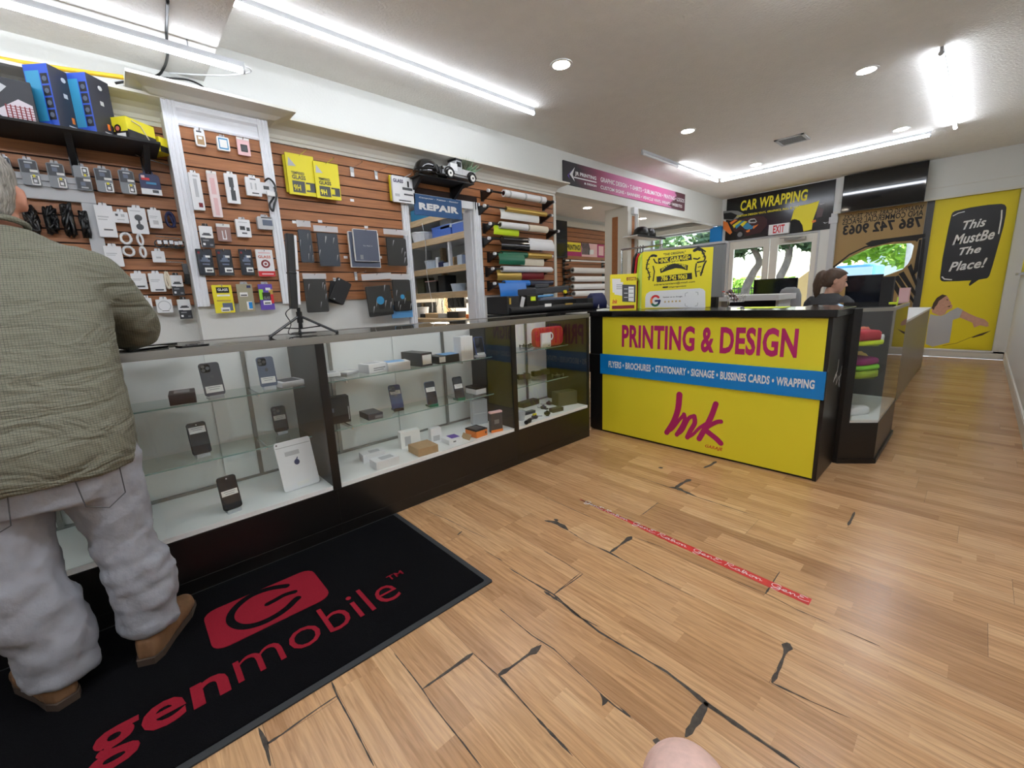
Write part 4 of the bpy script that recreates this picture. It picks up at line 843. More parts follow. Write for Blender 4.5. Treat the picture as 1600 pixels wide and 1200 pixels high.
# --- end case, with its mitred corner
PL = [(3.275,.505),(3.417,.343),(4.20,.343),(4.20,.83),(3.345,.83),(3.345,.505)]
t = thing('display_case', 'small glass corner case of bright folded shirts at the end of the yellow counter', 'display case', (3.75, .6, 0))
b = B(); b.prism(PL, .03, .27); b.prism([(3.265,.505),(3.42,.332),(4.22,.332),(4.22,.83),(3.345,.83),(3.345,.505)], 0, .03); b.build('base', M['black'], t)
b = B(); b.prism([(3.28,.51),(3.419,.347),(4.197,.347),(4.197,.827),(3.35,.827),(3.35,.51)], .27, .285); b.build('deck', M['casewhite'], t)
b = B(); b.prism([(3.27,.505),(3.30,.47),(3.335,.505),(3.335,.53),(3.27,.53)], .0, .985); b.build('corner_post', M['black'], t)
b = B(); b.box(4.18, 4.20, .343, .83, .27, .985); b.box(3.35, 4.18, .812, .83, .27, .985); b.build('back_panel', M['mirrorgrey'], t)
b = B(); b.prism([(3.302,.472),(3.417,.343),(3.421,.347),(3.306,.476)], .285, .965); b.build('corner_glass', G1, t)
b = B(); b.box(3.419, 4.18, .343, .348, .285, .965); b.build('front_glass', G1, t)
b = B(); b.prism([(3.28,.505),(3.417,.343),(4.2,.343),(4.2,.83),(3.345,.83),(3.345,.505)], .985, .992); b.build('top_glass', G1, t)
b = B(); b.prism([(3.282,.497),(3.414,.34),(3.428,.352),(3.30,.51)], .965, .985); b.box(3.417, 4.2, .34, .352, .965, .985); b.build('top_rail', M['alu'], t)
for z in (.53, .74):
    b = B(); b.prism([(3.40,.50),(3.46,.40),(4.17,.40),(4.17,.80),(3.40,.80)], z, z+.006); b.build('glass_shelf', G3, t)
rnd = random.Random(3)
def shirt_fold(label, c, z, w, d, h, m, rz=0):
    b = B(M=Matrix.Translation((c[0],c[1],z+.001)) @ Matrix.Rotation(rz,4,'Z')); R = []
    for k in range(4):
        f = [0,.3,.8,1][k]; e = [.96,1.0,.98,.86][k]
        R.append([(x*e*(1+rnd.uniform(-.03,.03)), y*e*(1+rnd.uniform(-.03,.03)), h*f*(1+rnd.uniform(-.08,.04))) for x, y in rrect(-w/2,w/2,-d/2,d/2,min(w,d)*.25)])
    b.loft(R); return tag(b.build('folded_shirt', M[m], smooth=True), label, 'shirt', 'folded shirts in the corner case')
mm('salmon', (206,106,84), .8); mm('crimson', (178,44,60), .8); mm('plum', (132,32,96), .8); mm('limeshirt', (130,206,56), .8); mm('olivelime', (150,176,40), .8); mm('sand', (214,182,104), .8)
shirt_fold('crimson folded shirt on the upper shelf of the corner case', (3.53,.50), .776, .2, .15, .06, 'crimson', -.5); shirt_fold('salmon folded shirt at the back of the upper shelf', (3.74,.58), .746, .26, .2, .09, 'salmon', .1)
shirt_fold('neon yellow strip of shirt lying under the crimson one', (3.54,.50), .746, .24, .16, .03, 'neon', -.5); shirt_fold('white folded shirt on the upper shelf behind the neon one', (3.68,.43), .746, .1, .06, .05, 'white', 0)
shirt_fold('olive-yellow folded shirt at the bottom of the lower pile', (3.53,.50), .536, .22, .17, .05, 'olivelime', -.4); shirt_fold('lime green folded shirt in the lower pile', (3.53,.50), .588, .22, .17, .03, 'limeshirt', -.45); shirt_fold('plum folded shirt on top of the lime one', (3.53,.50), .62, .21, .16, .04, 'plum', -.4); shirt_fold('sand coloured folded shirt at the back of the lower shelf', (3.76,.58), .536, .24, .2, .12, 'sand', .1)
shirt_fold('white folded cloth on the bottom deck of the corner case', (3.52,.51), .286, .2, .15, .05, 'white', -.5)
P = at(1326,513,1,.52); b = B(); b.ball((3.42,.60,.835+.0),.018,12,8); b.lathe([(.013,.746),(.013,.82),(.008,.825)],12,0,(3.42,.60,0)); tag(b.build('bottle', M['wplastic'], smooth=True), 'small white-capped bottle behind the crimson shirt', 'bottle')
# note stuck on the case top
b = B(M=Matrix.Translation((3.90,.40,.993)) @ Matrix.Rotation(.2,4,'Z')); b.box(-.03,.03,-.02,.02,0,.006); b.box(-.03,.03,-.022,-.02,0,.04); tag(b.build('price_note', M['neon']), 'small neon yellow price note on top of the corner case', 'note')
# grey counter running to the window
t = thing('service_counter', 'long grey counter with a white top running towards the yellow poster', 'counter', (6.1, .58, 0))
b = B(); b.box(4.225, 7.98, .44, .465, 0, .765); b.box(4.225, 4.25, .465, .71, 0, .765); b.box(7.955, 7.98, .465, .71, 0, .765); b.build('panels', mm('greylam', (112,108,100), .3), t, bevel=.002)
b = B(); b.box(4.215, 8.0, .43, .72, .765, .79); b.build('countertop', M['white'], t, bevel=.003)

# ================================================================ things on and behind the counter
def pframe(a, bq):
    d = (bq-a); d.z = 0; L = d.length; d.normalize(); n = Vector((0,0,1)).cross(d)*-1
    n = d.cross(Vector((0,0,1)))
    Mx = Matrix(((d.x,0,n.x,a.x),(d.y,0,n.y,a.y),(0,1,n.z,a.z),(0,0,0,1)))
    def q(pts):
        o = []
        for x, y in pts:
            r = FW*FPX+RT*(x-800)-UP*(y-600); s = (a-CAM).dot(n)/r.dot(n); p = CAM+r*s-a; o.append((p.dot(d), p.z))
        return o
    return Mx, L, q
A = at(1002,483,2,1.0); Bq = at(1110,480,2,1.0); A.z = 1.001; Mx, L, q = pframe(A, Bq)
t = thing('counter_sign', 'large yellow ink garage sign standing on the black countertop', 'sign', ((A+Bq)/2))
b = B(M=Mx); b.box(0, L, 0, .445, -.012, 0); b.build('board', M['yellow'], t, bevel=.002)
b = B(M=Mx); b.box(.02,.05,0,.02,-.09,-.012); b.box(L-.05,L-.02,0,.02,-.09,-.012); b.build('foot', M['black'], t)
zs = lambda Lp: q([(1000+x/10, 370+y/10) for x, y in Lp])
b = B(M=Mx)
b.prism(zs([(282,335),(798,268),(812,360),(285,425)]), 0, .0006); b.prism(zs([(258,622),(810,562),(815,660),(262,710)]), 0, .0006)
b.prism(zs([(310,505),(420,440),(560,408),(650,418),(750,445),(742,525),(650,498),(560,490),(450,520),(322,568)]), 0, .0006); b.build('banner_print', M['black'], t)
b = B(M=Mx)
def stx(s, tl, br, m=0, **k):
    (x0, y1), (x1, y0) = zs([tl, br]); text(b, s, x0, x1, y0, y1, .0008, m, **k)
def slant(s, p0, p1, hpx, m=0, z=.0008, **k):
    """text between two baseline points"""
    (x0, y0), (x1, y1) = zs([p0, p1]); h = zs([p0])[0][1]-zs([(p0[0], p0[1]+hpx)])[0][1]; sl = (y1-y0)/(x1-x0)
    text(b, s, x0, x1, y0, y0+h, z, m, bend=lambda x, y: (x, y+(x-x0)*sl), **k)
slant('"THE ORIGINAL"', (365,298), (712,255), 38, bold=.03); slant('inkgaragemiami@gmail.com', (220,775), (858,722), 40, bold=.02); slant('inkgaragemiami', (450,802), (720,782), 26, bold=.03)
b.build('lettering', M['black'], t)
b = B(M=Mx); slant('\u2022INK GARAGE\u2022', (300,412), (778,352), 72, bold=.04); slant('786 742 9063', (328,692), (735,658), 76, bold=.04)
(x0, y0), (x1, y1) = zs([(335,548), (722,508)]); text(b, 'GRAPHIC DESIGNERS', x0, x1, y0, y0+.028, .0008, 0, bold=.03, bend=lambda x, y: (x, y+.052*(1-((x-(x0+x1)/2)/((x1-x0)/2))**2)+(x-x0)*.045)); b.build('reversed_lettering', M['yellow'], t)
for side in (0, 1):   # striped climbing cats either side
    b = B(M=Mx)
    for fx, s in (([(190,285),(150,320),(115,400),(100,490),(130,540),(150,600),(140,670)],.005),([(205,460),(225,540),(215,620),(205,690)],.0045),([(215,350),(240,400),(268,410)],.005),([(180,300),(215,290),(250,300)],.009),([(905,160),(975,200),(1020,230)],.005),([(960,200),(1000,280),(1020,330),(1000,380),(900,400)],.006),([(880,420),(865,520),(880,620)],.005),([(1030,380),(1000,440),(950,600)],.006),([(850,215),(900,190),(940,200)],.011),([(840,340),(900,350),(930,330)],.0055)):
        if (fx[0][0] > 600) == bool(side): b.stroke(zs(fx), s, z1=.0007)
    for x, y in ((130,360),(120,430),(115,500),(140,560),(145,630),(990,260),(1005,310),(930,470),(910,540),(960,560)):
        if (x > 600) == bool(side): b.stroke(zs([(x-22,y+4),(x+22,y-6)]), .003, z1=.0009)
    b.build('printed_tiger', M['black'], t)
b = B(M=Mx)
b.stroke(zs([(365,790),(395,788)]), .006, z1=.0008); b.stroke(zs([(402,788),(428,785)]), .006, z1=.0008)
b.build('printed_icons', M['black'], t)
b = B(M=Mx); b.prism(zs([(80,1105),(82,950),(100,890),(160,852),(500,830),(930,802),(985,815),(1020,850),(1022,1108)]), 0, .0007); b.build('review_panel', M['white'], t)
b = B(M=Mx); g = zs([(240,1000)])[0]
def arc(a0, a1, m): b.stroke([(g[0]+.031*cos(a0+(a1-a0)*i/8), g[1]+.038*sin(a0+(a1-a0)*i/8)) for i in range(9)], .0085, z1=.0012, m=m)
arc(2.6,.75,0); arc(2.6,3.7,1); arc(3.7,5.6,2); arc(5.5,6.28,3); b.stroke([(g[0]+.002,g[1]-.001),(g[0]+.033,g[1]-.001)], .008, z1=.0013, m=3); b.build('review_logo', [M['red'],M['orange'],M['green'],M['navy']], t)
b = B(M=Mx)
slant('Review us on Google', (360,958), (660,945), 22, z=.0012, bold=.03); b.build('review_lettering', M['dgrey'], t)
b = B(M=Mx)
for i in range(5):
    c = zs([(392+i*57, 1016-i*3)])[0]; b.prism([(c[0]+(.0105 if k % 2 == 0 else .0045)*cos(pi/2+k*pi/5), c[1]+(.0105 if k % 2 == 0 else .0045)*sin(pi/2+k*pi/5)) for k in range(10)], .0008, .0012)
b.build('stars', M['gold'], t)
b = B(M=Mx)
for p in ([(705,930),(708,885),(750,868)], [(868,862),(905,868),(908,910)], [(905,1030),(895,1075),(860,1082)], [(745,1086),(705,1080),(702,1040)]): b.stroke(zs(p), .0014, z1=.001)
b.build('corner_marks', M['grey'], t)
A = at(953,486,2,1.0); Bq = at(994,484.5,2,1.0); A.z = 1.001; Mx, L, q = pframe(A, Bq)
t = thing('counter_sign', 'small yellow copies price sign on the corner of the countertop', 'sign', ((A+Bq)/2))
zp = lambda Lp: q([(840+x/5.333, 370+y/5.333) for x, y in Lp])
b = B(M=Mx); b.box(0, L, 0, .275, -.006, 0); b.box(0,L,0,.006,-.08,-.006); b.build('board', M['yellow'], t)
b = B(M=Mx)
for i, (m, p) in enumerate(((0,[(620,350),(692,350),(692,465),(625,465)]),(0,[(650,375),(712,378),(705,492),(640,480)]),(1,[(705,398),(818,400),(815,545),(705,540)]),(0,[(757,415),(802,415),(802,540),(757,535)]),(2,[(742,338),(820,335),(820,362),(742,365)]),(2,[(620,575),(805,568),(805,595),(620,602)]))): b.prism(zp(p), 0, .0006+.0003*i, m)
for i in range(3): b.prism(zp([(657,398+i*16),(704,398+i*16),(704,403+i*16),(657,403+i*16)]), .0007, .0016, 3); b.prism(zp([(762,432+i*35),(798,432+i*35),(798,438+i*35),(762,438+i*35)]), .0007, .002, 3); b.prism(zp([(720,432+i*35),(750,432+i*35),(750,437+i*35),(720,437+i*35)]), .0007, .0019, 0)
b.build('printed_sheets', [M['white'],M['dgrey'],M['dred'],M['grey']], t)
b = B(M=Mx)
(x0,y1),(x1,y0) = zp([(750,343),(815,360)]); text(b, 'COPIES', x0, x1, y0, y1, .0027, 0, bold=.04); b.build('lettering', M['yellow'], t)
b = B(M=Mx); (x0,y1),(x1,y0) = zp([(622,522),(665,556)]); text(b, 'Ink', x0, x1, y0, y1, .001, 0, bold=.03, shear=.3); b.build('logo_lettering', M['red'], t)
# toy shopping cart with cards
P = at(1149,484,2,1.0); t = thing('toy_cart', 'tiny wire shopping cart holding cards on the countertop', 'cart', (P.x, P.y, 1.0))
TT = Matrix.Translation((P.x,P.y,1.0)) @ Matrix.Rotation(radians(-60),4,'Z')
b = B(M=TT)
for z, w, l in ((.05,.03,.04),(.075,.034,.046),(.1,.038,.052)):
    b.tube([(-l,-w,z),(l,-w,z),(l,w,z),(-l,w,z)], .0018, 5, closed=True)
for k in range(6):
    x = -.04+.016*k
    for s in (-1,1): b.tube([(x,s*.03,.05),(x*1.25,s*.038,.1)], .0013, 4)
for s in (-1,1): b.tube([(-.04,s*.028,.05),(-.045,s*.028,.022),(.04,s*.028,.018)], .0018, 5); b.tube([(-.055,s*.036,.1),(-.075,s*.036,.115)], .0018, 5)
b.build('basket', M['chrome'], t)
b = B(M=TT); b.cyl((-.076,-.038,.116),(-.076,.038,.116),.003,n=8); b.build('handle', M['red'], t)
for s, x in ((-1,-.04),(1,-.04),(-1,.04),(1,.04)):
    b = B(M=TT); b.cyl((x,s*.028-.002,.0085),(x,s*.028+.002,.0085),.008,n=12); b.build('wheel', M['grey'], t)
P2 = TT @ Vector((-.01,0,.055)); b = B(M=Matrix.Translation(P2) @ Matrix.Rotation(radians(-60),4,'Z') @ Matrix.Rotation(radians(-35),4,'Y'))
for k in range(6): b.box(-.006+k*.005,-.003+k*.005,-.03,.03,-.005,.075, k % 3)
tag(b.build('business_cards', [M['dgrey'],M['grey'],M['dred']]), 'fan of dark business cards standing in the tiny cart', 'cards')
P = at(1200,485,2,1.0); b = B(M=Matrix.Translation((3.2,.98,1.0005)) @ Matrix.Rotation(.1,4,'Z')); b.box(-.1,.1,-.14,.14,0,.002); tag(b.build('paper_sheet', M['neon']), 'yellow paper sheet lying on the countertop beside the tiny cart', 'paper')
b = B(M=Matrix.Translation((2.98,2.02,1.0005)) @ Matrix.Rotation(.35,4,'Z')); b.box(-.11,.11,-.1,.1,0,.012); tag(b.build('paper_stack', M['paper']), 'stack of white paper on the corner of the countertop', 'paper')
# machine behind the sign
t = thing('printer_cabinet', 'tall grey machine with a black foot behind the yellow ink garage sign', 'machine', (4.5, 2.05, 0))
b = B(); b.box(4.2, 4.26, 1.645, 2.45, 1.06, 1.545); b.build('body', M['grey'], t, bevel=.01)
b = B(); b.box(4.195, 4.265, 1.64, 2.46, 1.545, 1.565); b.build('top_cover', M['lgrey'], t)
b = B(); b.box(4.2, 4.27, 1.70, 2.4, .03, 1.06); b.box(4.1,4.4,1.75,2.35,0,.03); b.build('stand', M['black'], t)
# white desk, monitors, chair with hoodie
t = thing('office_desk', 'white office desk behind the countertop with a dark gap under its top', 'desk', (5.2, 1.7, 0))
b = B(); b.box(5.0, 5.6, 1.395, 2.05, 1.0, 1.06); b.build('top', M['white'], t, bevel=.003)
for y in (1.42, 2.0):
    b = B(); b.box(5.1, 5.5, y, y+.03, 0, 1.0); b.build('leg', M['white'], t)
b = B(); b.box(5.3, 5.32, 1.45, 2.0, .55, 1.0); b.build('modesty_panel', mm('darkblue', (40,46,66), .6), t)
def monitor(label, X, px, z0, foot):
    (xl, yt), (xr, yb) = px; a = at(xl, yt, 0, X); c = at(xr, yb, 0, X)
    t = thing('monitor', label, 'monitor', (X+.05, (a.y+c.y)/2, foot)); b = B(); b.box(X, X+.03, c.y, a.y, z0, a.z); b.build('casing', M['black'], t, bevel=.004)
    m = (a.y+c.y)/2; b = B(); b.box(X+.03, X+.05, m-.03, m+.03, foot+.02, (a.z+z0)/2); b.build('neck', M['black'], t)
    b = B(); b.box(X-.04, X+.12, m-.12, m+.12, foot, foot+.02); b.build('foot', M['black'], t)
    b = B(); b.box(X-.002, X, c.y+.008, a.y-.008, z0+.012, a.z-.008); b.build('screen', M['screen'], t)
t2 = thing('office_desk', 'low desk by the front doors carrying the black monitor', 'desk', (7.15, 2.0, 0))
b = B(); b.box(6.8, 7.5, 1.55, 2.45, .72, .75); b.build('top', M['white'], t2)
for y in (1.58, 2.39):
    b = B(); b.box(6.85, 7.4, y, y+.03, 0, .72); b.build('leg', M['white'], t2)
monitor('black monitor standing in front of the double doors', 6.95, ((1178,437), (1243,475)), .90, .75)
t3 = thing('office_desk', 'work desk of the seated woman', 'desk', (6.0, .9, 0))
b = B(); b.box(5.5, 6.3, .735, 1.27, .72, .75); b.build('top', M['white'], t3)
for y in (.745, 1.22):
    b = B(); b.box(5.85, 6.25, y, y+.03, 0, .72); b.build('leg', M['white'], t3)
monitor('black monitor in front of the seated woman', 5.8, ((1323,431), (1376,464)), .93, .75)
b = B(M=Matrix.Translation((5.85,.655,.791))); b.box(-.06,.06,-.045,.045,0,.40); tag(b.build('computer_tower', M['blackmatte'], bevel=.004), 'dark computer case beside the monitor of the seated woman', 'computer')
b = B(M=Matrix.Translation((6.1,.525,.791))); b.box(-.05,.05,-.02,.06,0,.28); tag(b.build('pink_binder', M['pink']), 'pale pink binder beside the monitor of the seated woman', 'binder')
t = thing('office_chair', 'office chair with a grey hoodie hung over its back', 'chair', (6.22, 1.6, 0))
b = B(); b.bev(6.02,6.42,1.4,1.8,.46,.52,.06); b.build('seat', M['black'], t); b = B(M=Matrix(((0,0,1,6.0),(1,0,0,1.6),(0,1,0,.58),(0,0,0,1)))); b.bev(-.09,.09,0,.51,0,.04,.06); b.build('backrest', M['black'], t); b = B(); b.cyl((6.22,1.6,.1),(6.22,1.6,.46),.03); b.box(6.0,6.03,1.58,1.62,.47,.7); b.build('column', M['black'], t)
for k in range(5):
    b = B(); a = k*2*pi/5; b.tube([(6.22,1.6,.1),(6.22+.28*cos(a),1.6+.28*sin(a),.06)],.018,6); b.ball((6.22+.28*cos(a),1.6+.28*sin(a),.03),.03,8,6); b.build('leg', M['black'], t)
mm('hoodie', (138,140,142), .9, bump=.2, scale=60)
o5 = thing('hoodie', 'grey hooded sweatshirt draped over the chair back', 'clothing', (6.0, 1.6, .75))
b = B(); b.loft([[(6.02+dx*sx, 1.565+sy*wy, z) for dx, sy in ((-.075,-1),(-.09,-.5),(-.1,0),(-.09,.5),(-.075,1),(.06,1),(.07,0),(.06,-1))] for z, wy, sx in ((.72,.10,1),(.9,.11,1),(1.03,.105,1.0),(1.10,.08,.8),(1.125,.04,.4))]); b.build('hood', M['hoodie'], o5, smooth=True)
# black caps on a white shelf by the column
t = thing('cap_shelf', 'small white shelf beside the wood-inset column', 'shelf', (6.0, 3.55, 1.93)); b = B(); b.box(5.62, 6.42, 3.40, 3.645, 1.925, 1.94); b.build('board', M['white'], t); b = B(); b.box(5.62, 6.42, 3.395, 3.40, 1.915, 1.945); b.build('edge_trim', M['blackmatte'], t)
for i, (x, y) in enumerate(((5.88,3.50),(6.12,3.52))):
    t = thing('cap', 'black baseball cap on the white shelf, '+('the one beside the column' if i == 0 else 'the farther of the two along the shelf'), 'cap', (x, y, 1.941), 'black caps on the shelf')
    b = B(); b.lathe([(.115,0),(.11,.05),(.095,.1),(.06,.13),(.01,.138)], 20, 0, (x,y,1.941)); b.build('crown', M['black'], t, smooth=True)
    b = B(M=Matrix.Translation((x,y,1.942))); s = -1 if i == 0 else 1; b.prism([(s*.07,-.09),(s*.18,-.085),(s*.24,-.03),(s*.24,.03),(s*.18,.085),(s*.07,.09)],0,.008); b.build('brim', M['black'], t)
# garments on a rail
t = thing('clothes_rail', 'chrome clothes rail behind the small copies sign', 'rail', (4.75, 2.8, 0)); b = B(); b.cyl((4.75,2.55,1.66),(4.75,3.1,1.66),.012,n=10); b.build('bar', M['chrome'], t)
for y in (2.56,3.09):
    b = B(); b.cyl((4.75,y,0),(4.75,y,1.66),.012,n=10); b.box(4.55,4.95,y-.02,y+.02,0,.02); b.build('upright', M['chrome'], t)
for i, (m, y, lab) in enumerate((('neon', 2.80, 'neon yellow shirt on a hanger behind the counter signs'), ('red', 2.835, 'red shirt on a hanger between the neon and black ones'), ('blackmatte', 2.87, 'black shirt on a hanger at the end of the rail'))):
    t = thing('hanging_shirt', lab, 'shirt', (4.75, y, 1.0), 'shirts on the rail'); MX = Matrix(((cos(.36),0,sin(.36),4.75),(sin(.36),0,-cos(.36),y),(0,1,0,0),(0,0,0,1)))
    b = B(M=MX); b.tube([(0,1.68,0),(.012,1.67,0),(.0,1.65,0),(0,1.62,0),(-.2,1.53,0),(.2,1.53,0),(0,1.62,0)], .006, 6); b.build('hanger', M['black'], t)
    b = B(M=MX); b.prism([(-.07,1.59),(0,1.57),(.07,1.59),(.22,1.53),(.33,1.3),(.25,1.26),(.21,1.36),(.21,.95),(-.21,.95),(-.21,1.36),(-.25,1.26),(-.33,1.3),(-.22,1.53)], -.012, .012); b.build('fabric', M[m], t, bevel=.005)
# ================================================================ goods hung on the slat panels
def hook(panel, x, z, Yw, Yt, r=.0028, m='chrome', past=.02):
    b = B(); b.tube([(x, Yw-.015, z), (x, Yt-past+.01, z-.002), (x, Yt-past, z+.007)], r, 6); b.box(x-.012, x+.012, Yw-.024, Yw-.018, z-.02, z+.012)
    return b.build('hook', M[m], panel, smooth=False)
PANEL = {'A': (slatA, W), 'B': (slatB, WB), 'C': (slatC, W)}
def product(name, label, cat, pan, tl, br, d=.06, th=.02, m='white', deco=(), txt=(), group=None, tab=True, r=.004, rot=0, hk=True, past=.02):
    panel, Yw = PANEL[pan]; Y = Yw-d; P = at(*tl, 1, Y); Q = at(*br, 1, Y); x0, x1, z1, z0 = P.x, Q.x, P.z, Q.z
    w, h = x1-x0, z1-z0; MX = onwall(x0, Y+th, z0)
    if rot: MX = MX @ Matrix.Translation((w/2,h,0)) @ Matrix.Rotation(rot,4,'Z') @ Matrix.Translation((-w/2,-h,0))
    b = B(M=MX); b.prism(rrect(0, w, 0, h, min(r, w*.2)), 0, th); o = b.build(name, [M[m]]); tag(o, label, cat, group)
    if tab:
        b = B(M=MX); b.prism([(w*.25,h),(w*.3,h+.016),(w*.7,h+.016),(w*.75,h)], th*.4, th*.5+.001); b.build('hang_tab', M['translucent' if tab == 1 else tab], o)
    by = {}
    for k, (u0, v0, u1, v1, mk, nm) in enumerate(deco):
        bb, ms = by.setdefault(nm, (B(M=MX), [])); 
        if mk not in ms: ms.append(mk)
        bb.box(w*u0, w*u1, h*v0, h*v1, th, th+.0006+.00025*k, ms.index(mk))
    for k, (s, u0, v0, u1, v1, mk, nm) in enumerate(txt):
        bb, ms = by.setdefault(nm, (B(M=MX), []))
        if mk not in ms: ms.append(mk)
        text(bb, s, w*u0, w*u1, h*v0, h*v1, th+.0012+.00025*(len(deco)+k), ms.index(mk), bold=.03)
    for nm, (bb, ms) in by.items(): bb.build(nm, [M[q] for q in ms], o)
    if hk: hook(panel, x0+w/2, z1+(.006 if tab else -.008), Yw, Y, past=past)
    o['_f'] = 0; del o['_f']
    return o, MX, w, h
BAR = [(.2,.10,.85,.2,'paper','barcode_sticker'),(.3,.12,.75,.16,'dgrey','barcode_sticker')]
mm('clamdark', (34,36,42), .45); mm('clamgrey', (112,116,120), .35)
def clam(label, tl, br, flip=False, **k):
    dd = [(.06,.48,.94,.96,'clamdark','insert_card'),(.3,.86,.75,.92,'lgrey','insert_card'),(.3,.66,.6,.82,'bluegrey','insert_card'),(.52,.52,.95,.62,'paper','price_sticker'),(.5,.03,.96,.40,'paper','pictogram'),(.56,.07,.88,.30,'black','pictogram'),(.62,.12,.8,.24,'white','pictogram'),(.56,.31,.88,.38,'black','pictogram'),(.62,.33,.76,.42,'yellow','pictogram')]
    if flip: dd = [(1-c if False else a, 1-e, c, 1-bb, mk, nm) for a, bb, c, e, mk, nm in dd]
    return product('clamshell_pack', label, 'gadget pack', 'A', tl, br, d=.09, th=.025, m='clamgrey', deco=dd, group='clamshell packs on the top hook row', r=.01, **k)
clam('clamshell gadget pack half hidden behind the head of the man', (-8,243), (25,289))
clam('clamshell gadget pack just clear of the head of the man', (26.5,247), (66,291))
clam('clamshell gadget pack between the one by the head and the upside-down one', (70,253), (107,295))
clam('upside-down clamshell gadget pack with its pictogram at the top', (112,257.5), (146,298.5), flip=True)
clam('clamshell gadget pack following the upside-down one', (145,261.5), (180,301.5))
clam('clamshell gadget pack beside the navy memory card pack', (183,264.5), (215,304))
product('memory_card_pack', 'navy and white memory card blister pack at the end of the clamshell row', 'gadget pack', 'A', (215.5,269.5), (254,306), .08, .006, 'navy', deco=[(.0,.0,1,.28,'white','lower_card'),(.55,.1,.85,.24,'dgrey','print'),(.1,.68,.5,.8,'red','print'),(.3,.5,.8,.6,'teal','print'),(.1,.78,.28,.9,'pink','print')], tab='navy', r=.02)
WB_ = lambda *x: [(.1,.62,.7,.66,'lgrey','print'),(.1,.54,.6,.57,'lgrey','print')]+list(x)
product('gadget_box', 'tall white hanging box, first of the white row by the recess post', 'gadget pack', 'A', (145.5,319.5), (185,371), .08, .03, 'white', deco=WB_((.25,.2,.85,.28,'paper','barcode_sticker'),(.3,.21,.8,.255,'dgrey','barcode_sticker')), tab='white')
product('gadget_box', 'small white hanging box between the tall box and the two-disc card', 'gadget pack', 'A', (176,330), (202.5,349), .07, .02, 'white', deco=[(.12,.6,.3,.8,'dgrey','print'),(.5,.55,.75,.8,'lgrey','print'),(.2,.25,.7,.32,'lgrey','print')], tab='white')
o, MX, w, h = product('charger_card', 'white card with two dark discs joined like an hourglass', 'gadget pack', 'A', (198.5,323.5), (234,366), .08, .012, 'white', deco=[(.1,.86,.7,.89,'lgrey','print')], tab='white')
b = B(M=MX)
for v in (.62,.27): b.cyl((w*.52,h*v,.012),(w*.52,h*v,.0135),w*.22,n=24)
b.box(w*.46,w*.58,h*.36,h*.54,.012,.0132); b.build('printed_discs', M['dgrey'], o)
product('gadget_box', 'white hanging box beside the blue cable knot', 'gadget pack', 'A', (229.5,327), (255.5,357), .08, .03, 'white', deco=WB_((.3,.2,.7,.42,'lgrey','print')), tab='white')
def coil(label, tl, br, m='white', d=.07, n=4, name='coiled_cable', tail=False, group='white coiled cables'):
    Y = W-d; P = at(*tl, 1, Y); Q = at(*br, 1, Y); cx, cz, rx, rz = (P.x+Q.x)/2, (P.z+Q.z)/2, (Q.x-P.x)/2, (P.z-Q.z)/2; b = B(); pts = []
    for i in range(n*16+1):
        a = 2*pi*i/16; f = .82+.12*random.random(); pts.append((cx+rx*f*sin(a), Y+.012*(i/(n*16)-.5)+random.uniform(-.004,.004), cz+rz*f*cos(a)))
    if tail: pts += [(cx+rx*.3,Y,cz), (cx+rx*.9,Y,cz-rz*.9)]
    b.tube(pts, .0065, 6); b.box(cx-.009,cx+.009,Y-.008,Y+.012,cz+rz*.6,cz+rz*.98)
    return tag(b.build(name, M[m], smooth=True), label, 'cable', group)
coil('wide white coiled cable, upper one by the tall white box', (185.5,363), (208,382)); coil('wide white coiled cable, lower one under its twin', (189.5,384), (212,401)); coil('narrow white coiled cable, upper one below the two-disc card', (212.5,365), (225.5,384)); coil('narrow white coiled cable, lower one below its twin', (217,385), (230,403))
coil('blue cable knot hung beside the fluted pilaster', (256,330), (276,357), 'navy', n=4, tail=True, name='blue_cable', group=None)
for i, (x, y) in enumerate(((249,381),(258.7,381),(267.4,381),(275.3,382.5),(281.8,382))):
    P = at(x, y, 1, W-.07); b = B(M=onwall(P.x, W-.07, P.z)); b.pipe((0,0,-.008),(0,0,.008),.026,.02,16); q = tag(b.build('strap_loop', M['black']), ['black strap loop with a white tag, first on its rod from the white boxes','second black strap loop on the rod','third black strap loop, in the middle of the rod','fourth black strap loop on the rod','fifth black strap loop on the rod, touching the pilaster'][i], 'strap', 'strap loops on one rod')
    b = B(M=onwall(P.x, W-.07, P.z)); b.box(-.010,.010,-.004,.018,.024,.026); b.build('tag', M['white'], q)
for a, c in (((243,369),(281,373)), ((252,409),(286,410))):
    P = at(*a, 1, W-.07); Q = at(*c, 1, W-.07); b = B(); b.tube([(P.x,W-.07,P.z),(Q.x,W-.07,Q.z),(Q.x,W-.015,Q.z)], .0035, 6); b.build('hook', M['chrome'], slatA)
product('gadget_box', 'small white hanging card below the strap loops', 'gadget pack', 'A', (236,392), (259.5,410), .075, .01, 'white', deco=[(.3,.35,.7,.5,'lgrey','print')], tab='white')
product('gadget_box', 'white hanging box partly behind the shoulder of the man', 'gadget pack', 'A', (160.5,384), (195.4,416.5), .07, .02, 'white', deco=WB_(), tab='white')
product('gadget_box', 'white hanging box with a barcode, lower row beside the sleeve', 'gadget pack', 'A', (203,427), (232,451.5), .07, .02, 'white', deco=WB_((.25,.1,.85,.24,'lgrey','barcode_sticker'),(.3,.12,.8,.2,'dgrey','barcode_sticker')), tab='white')
product('gadget_box', 'white hanging box with a barcode at its foot, beside the beige cord', 'gadget pack', 'A', (230.5,427), (260.3,455.5), .07, .02, 'white', deco=WB_((.3,.06,.85,.14,'dgrey','barcode_sticker')), tab='white')
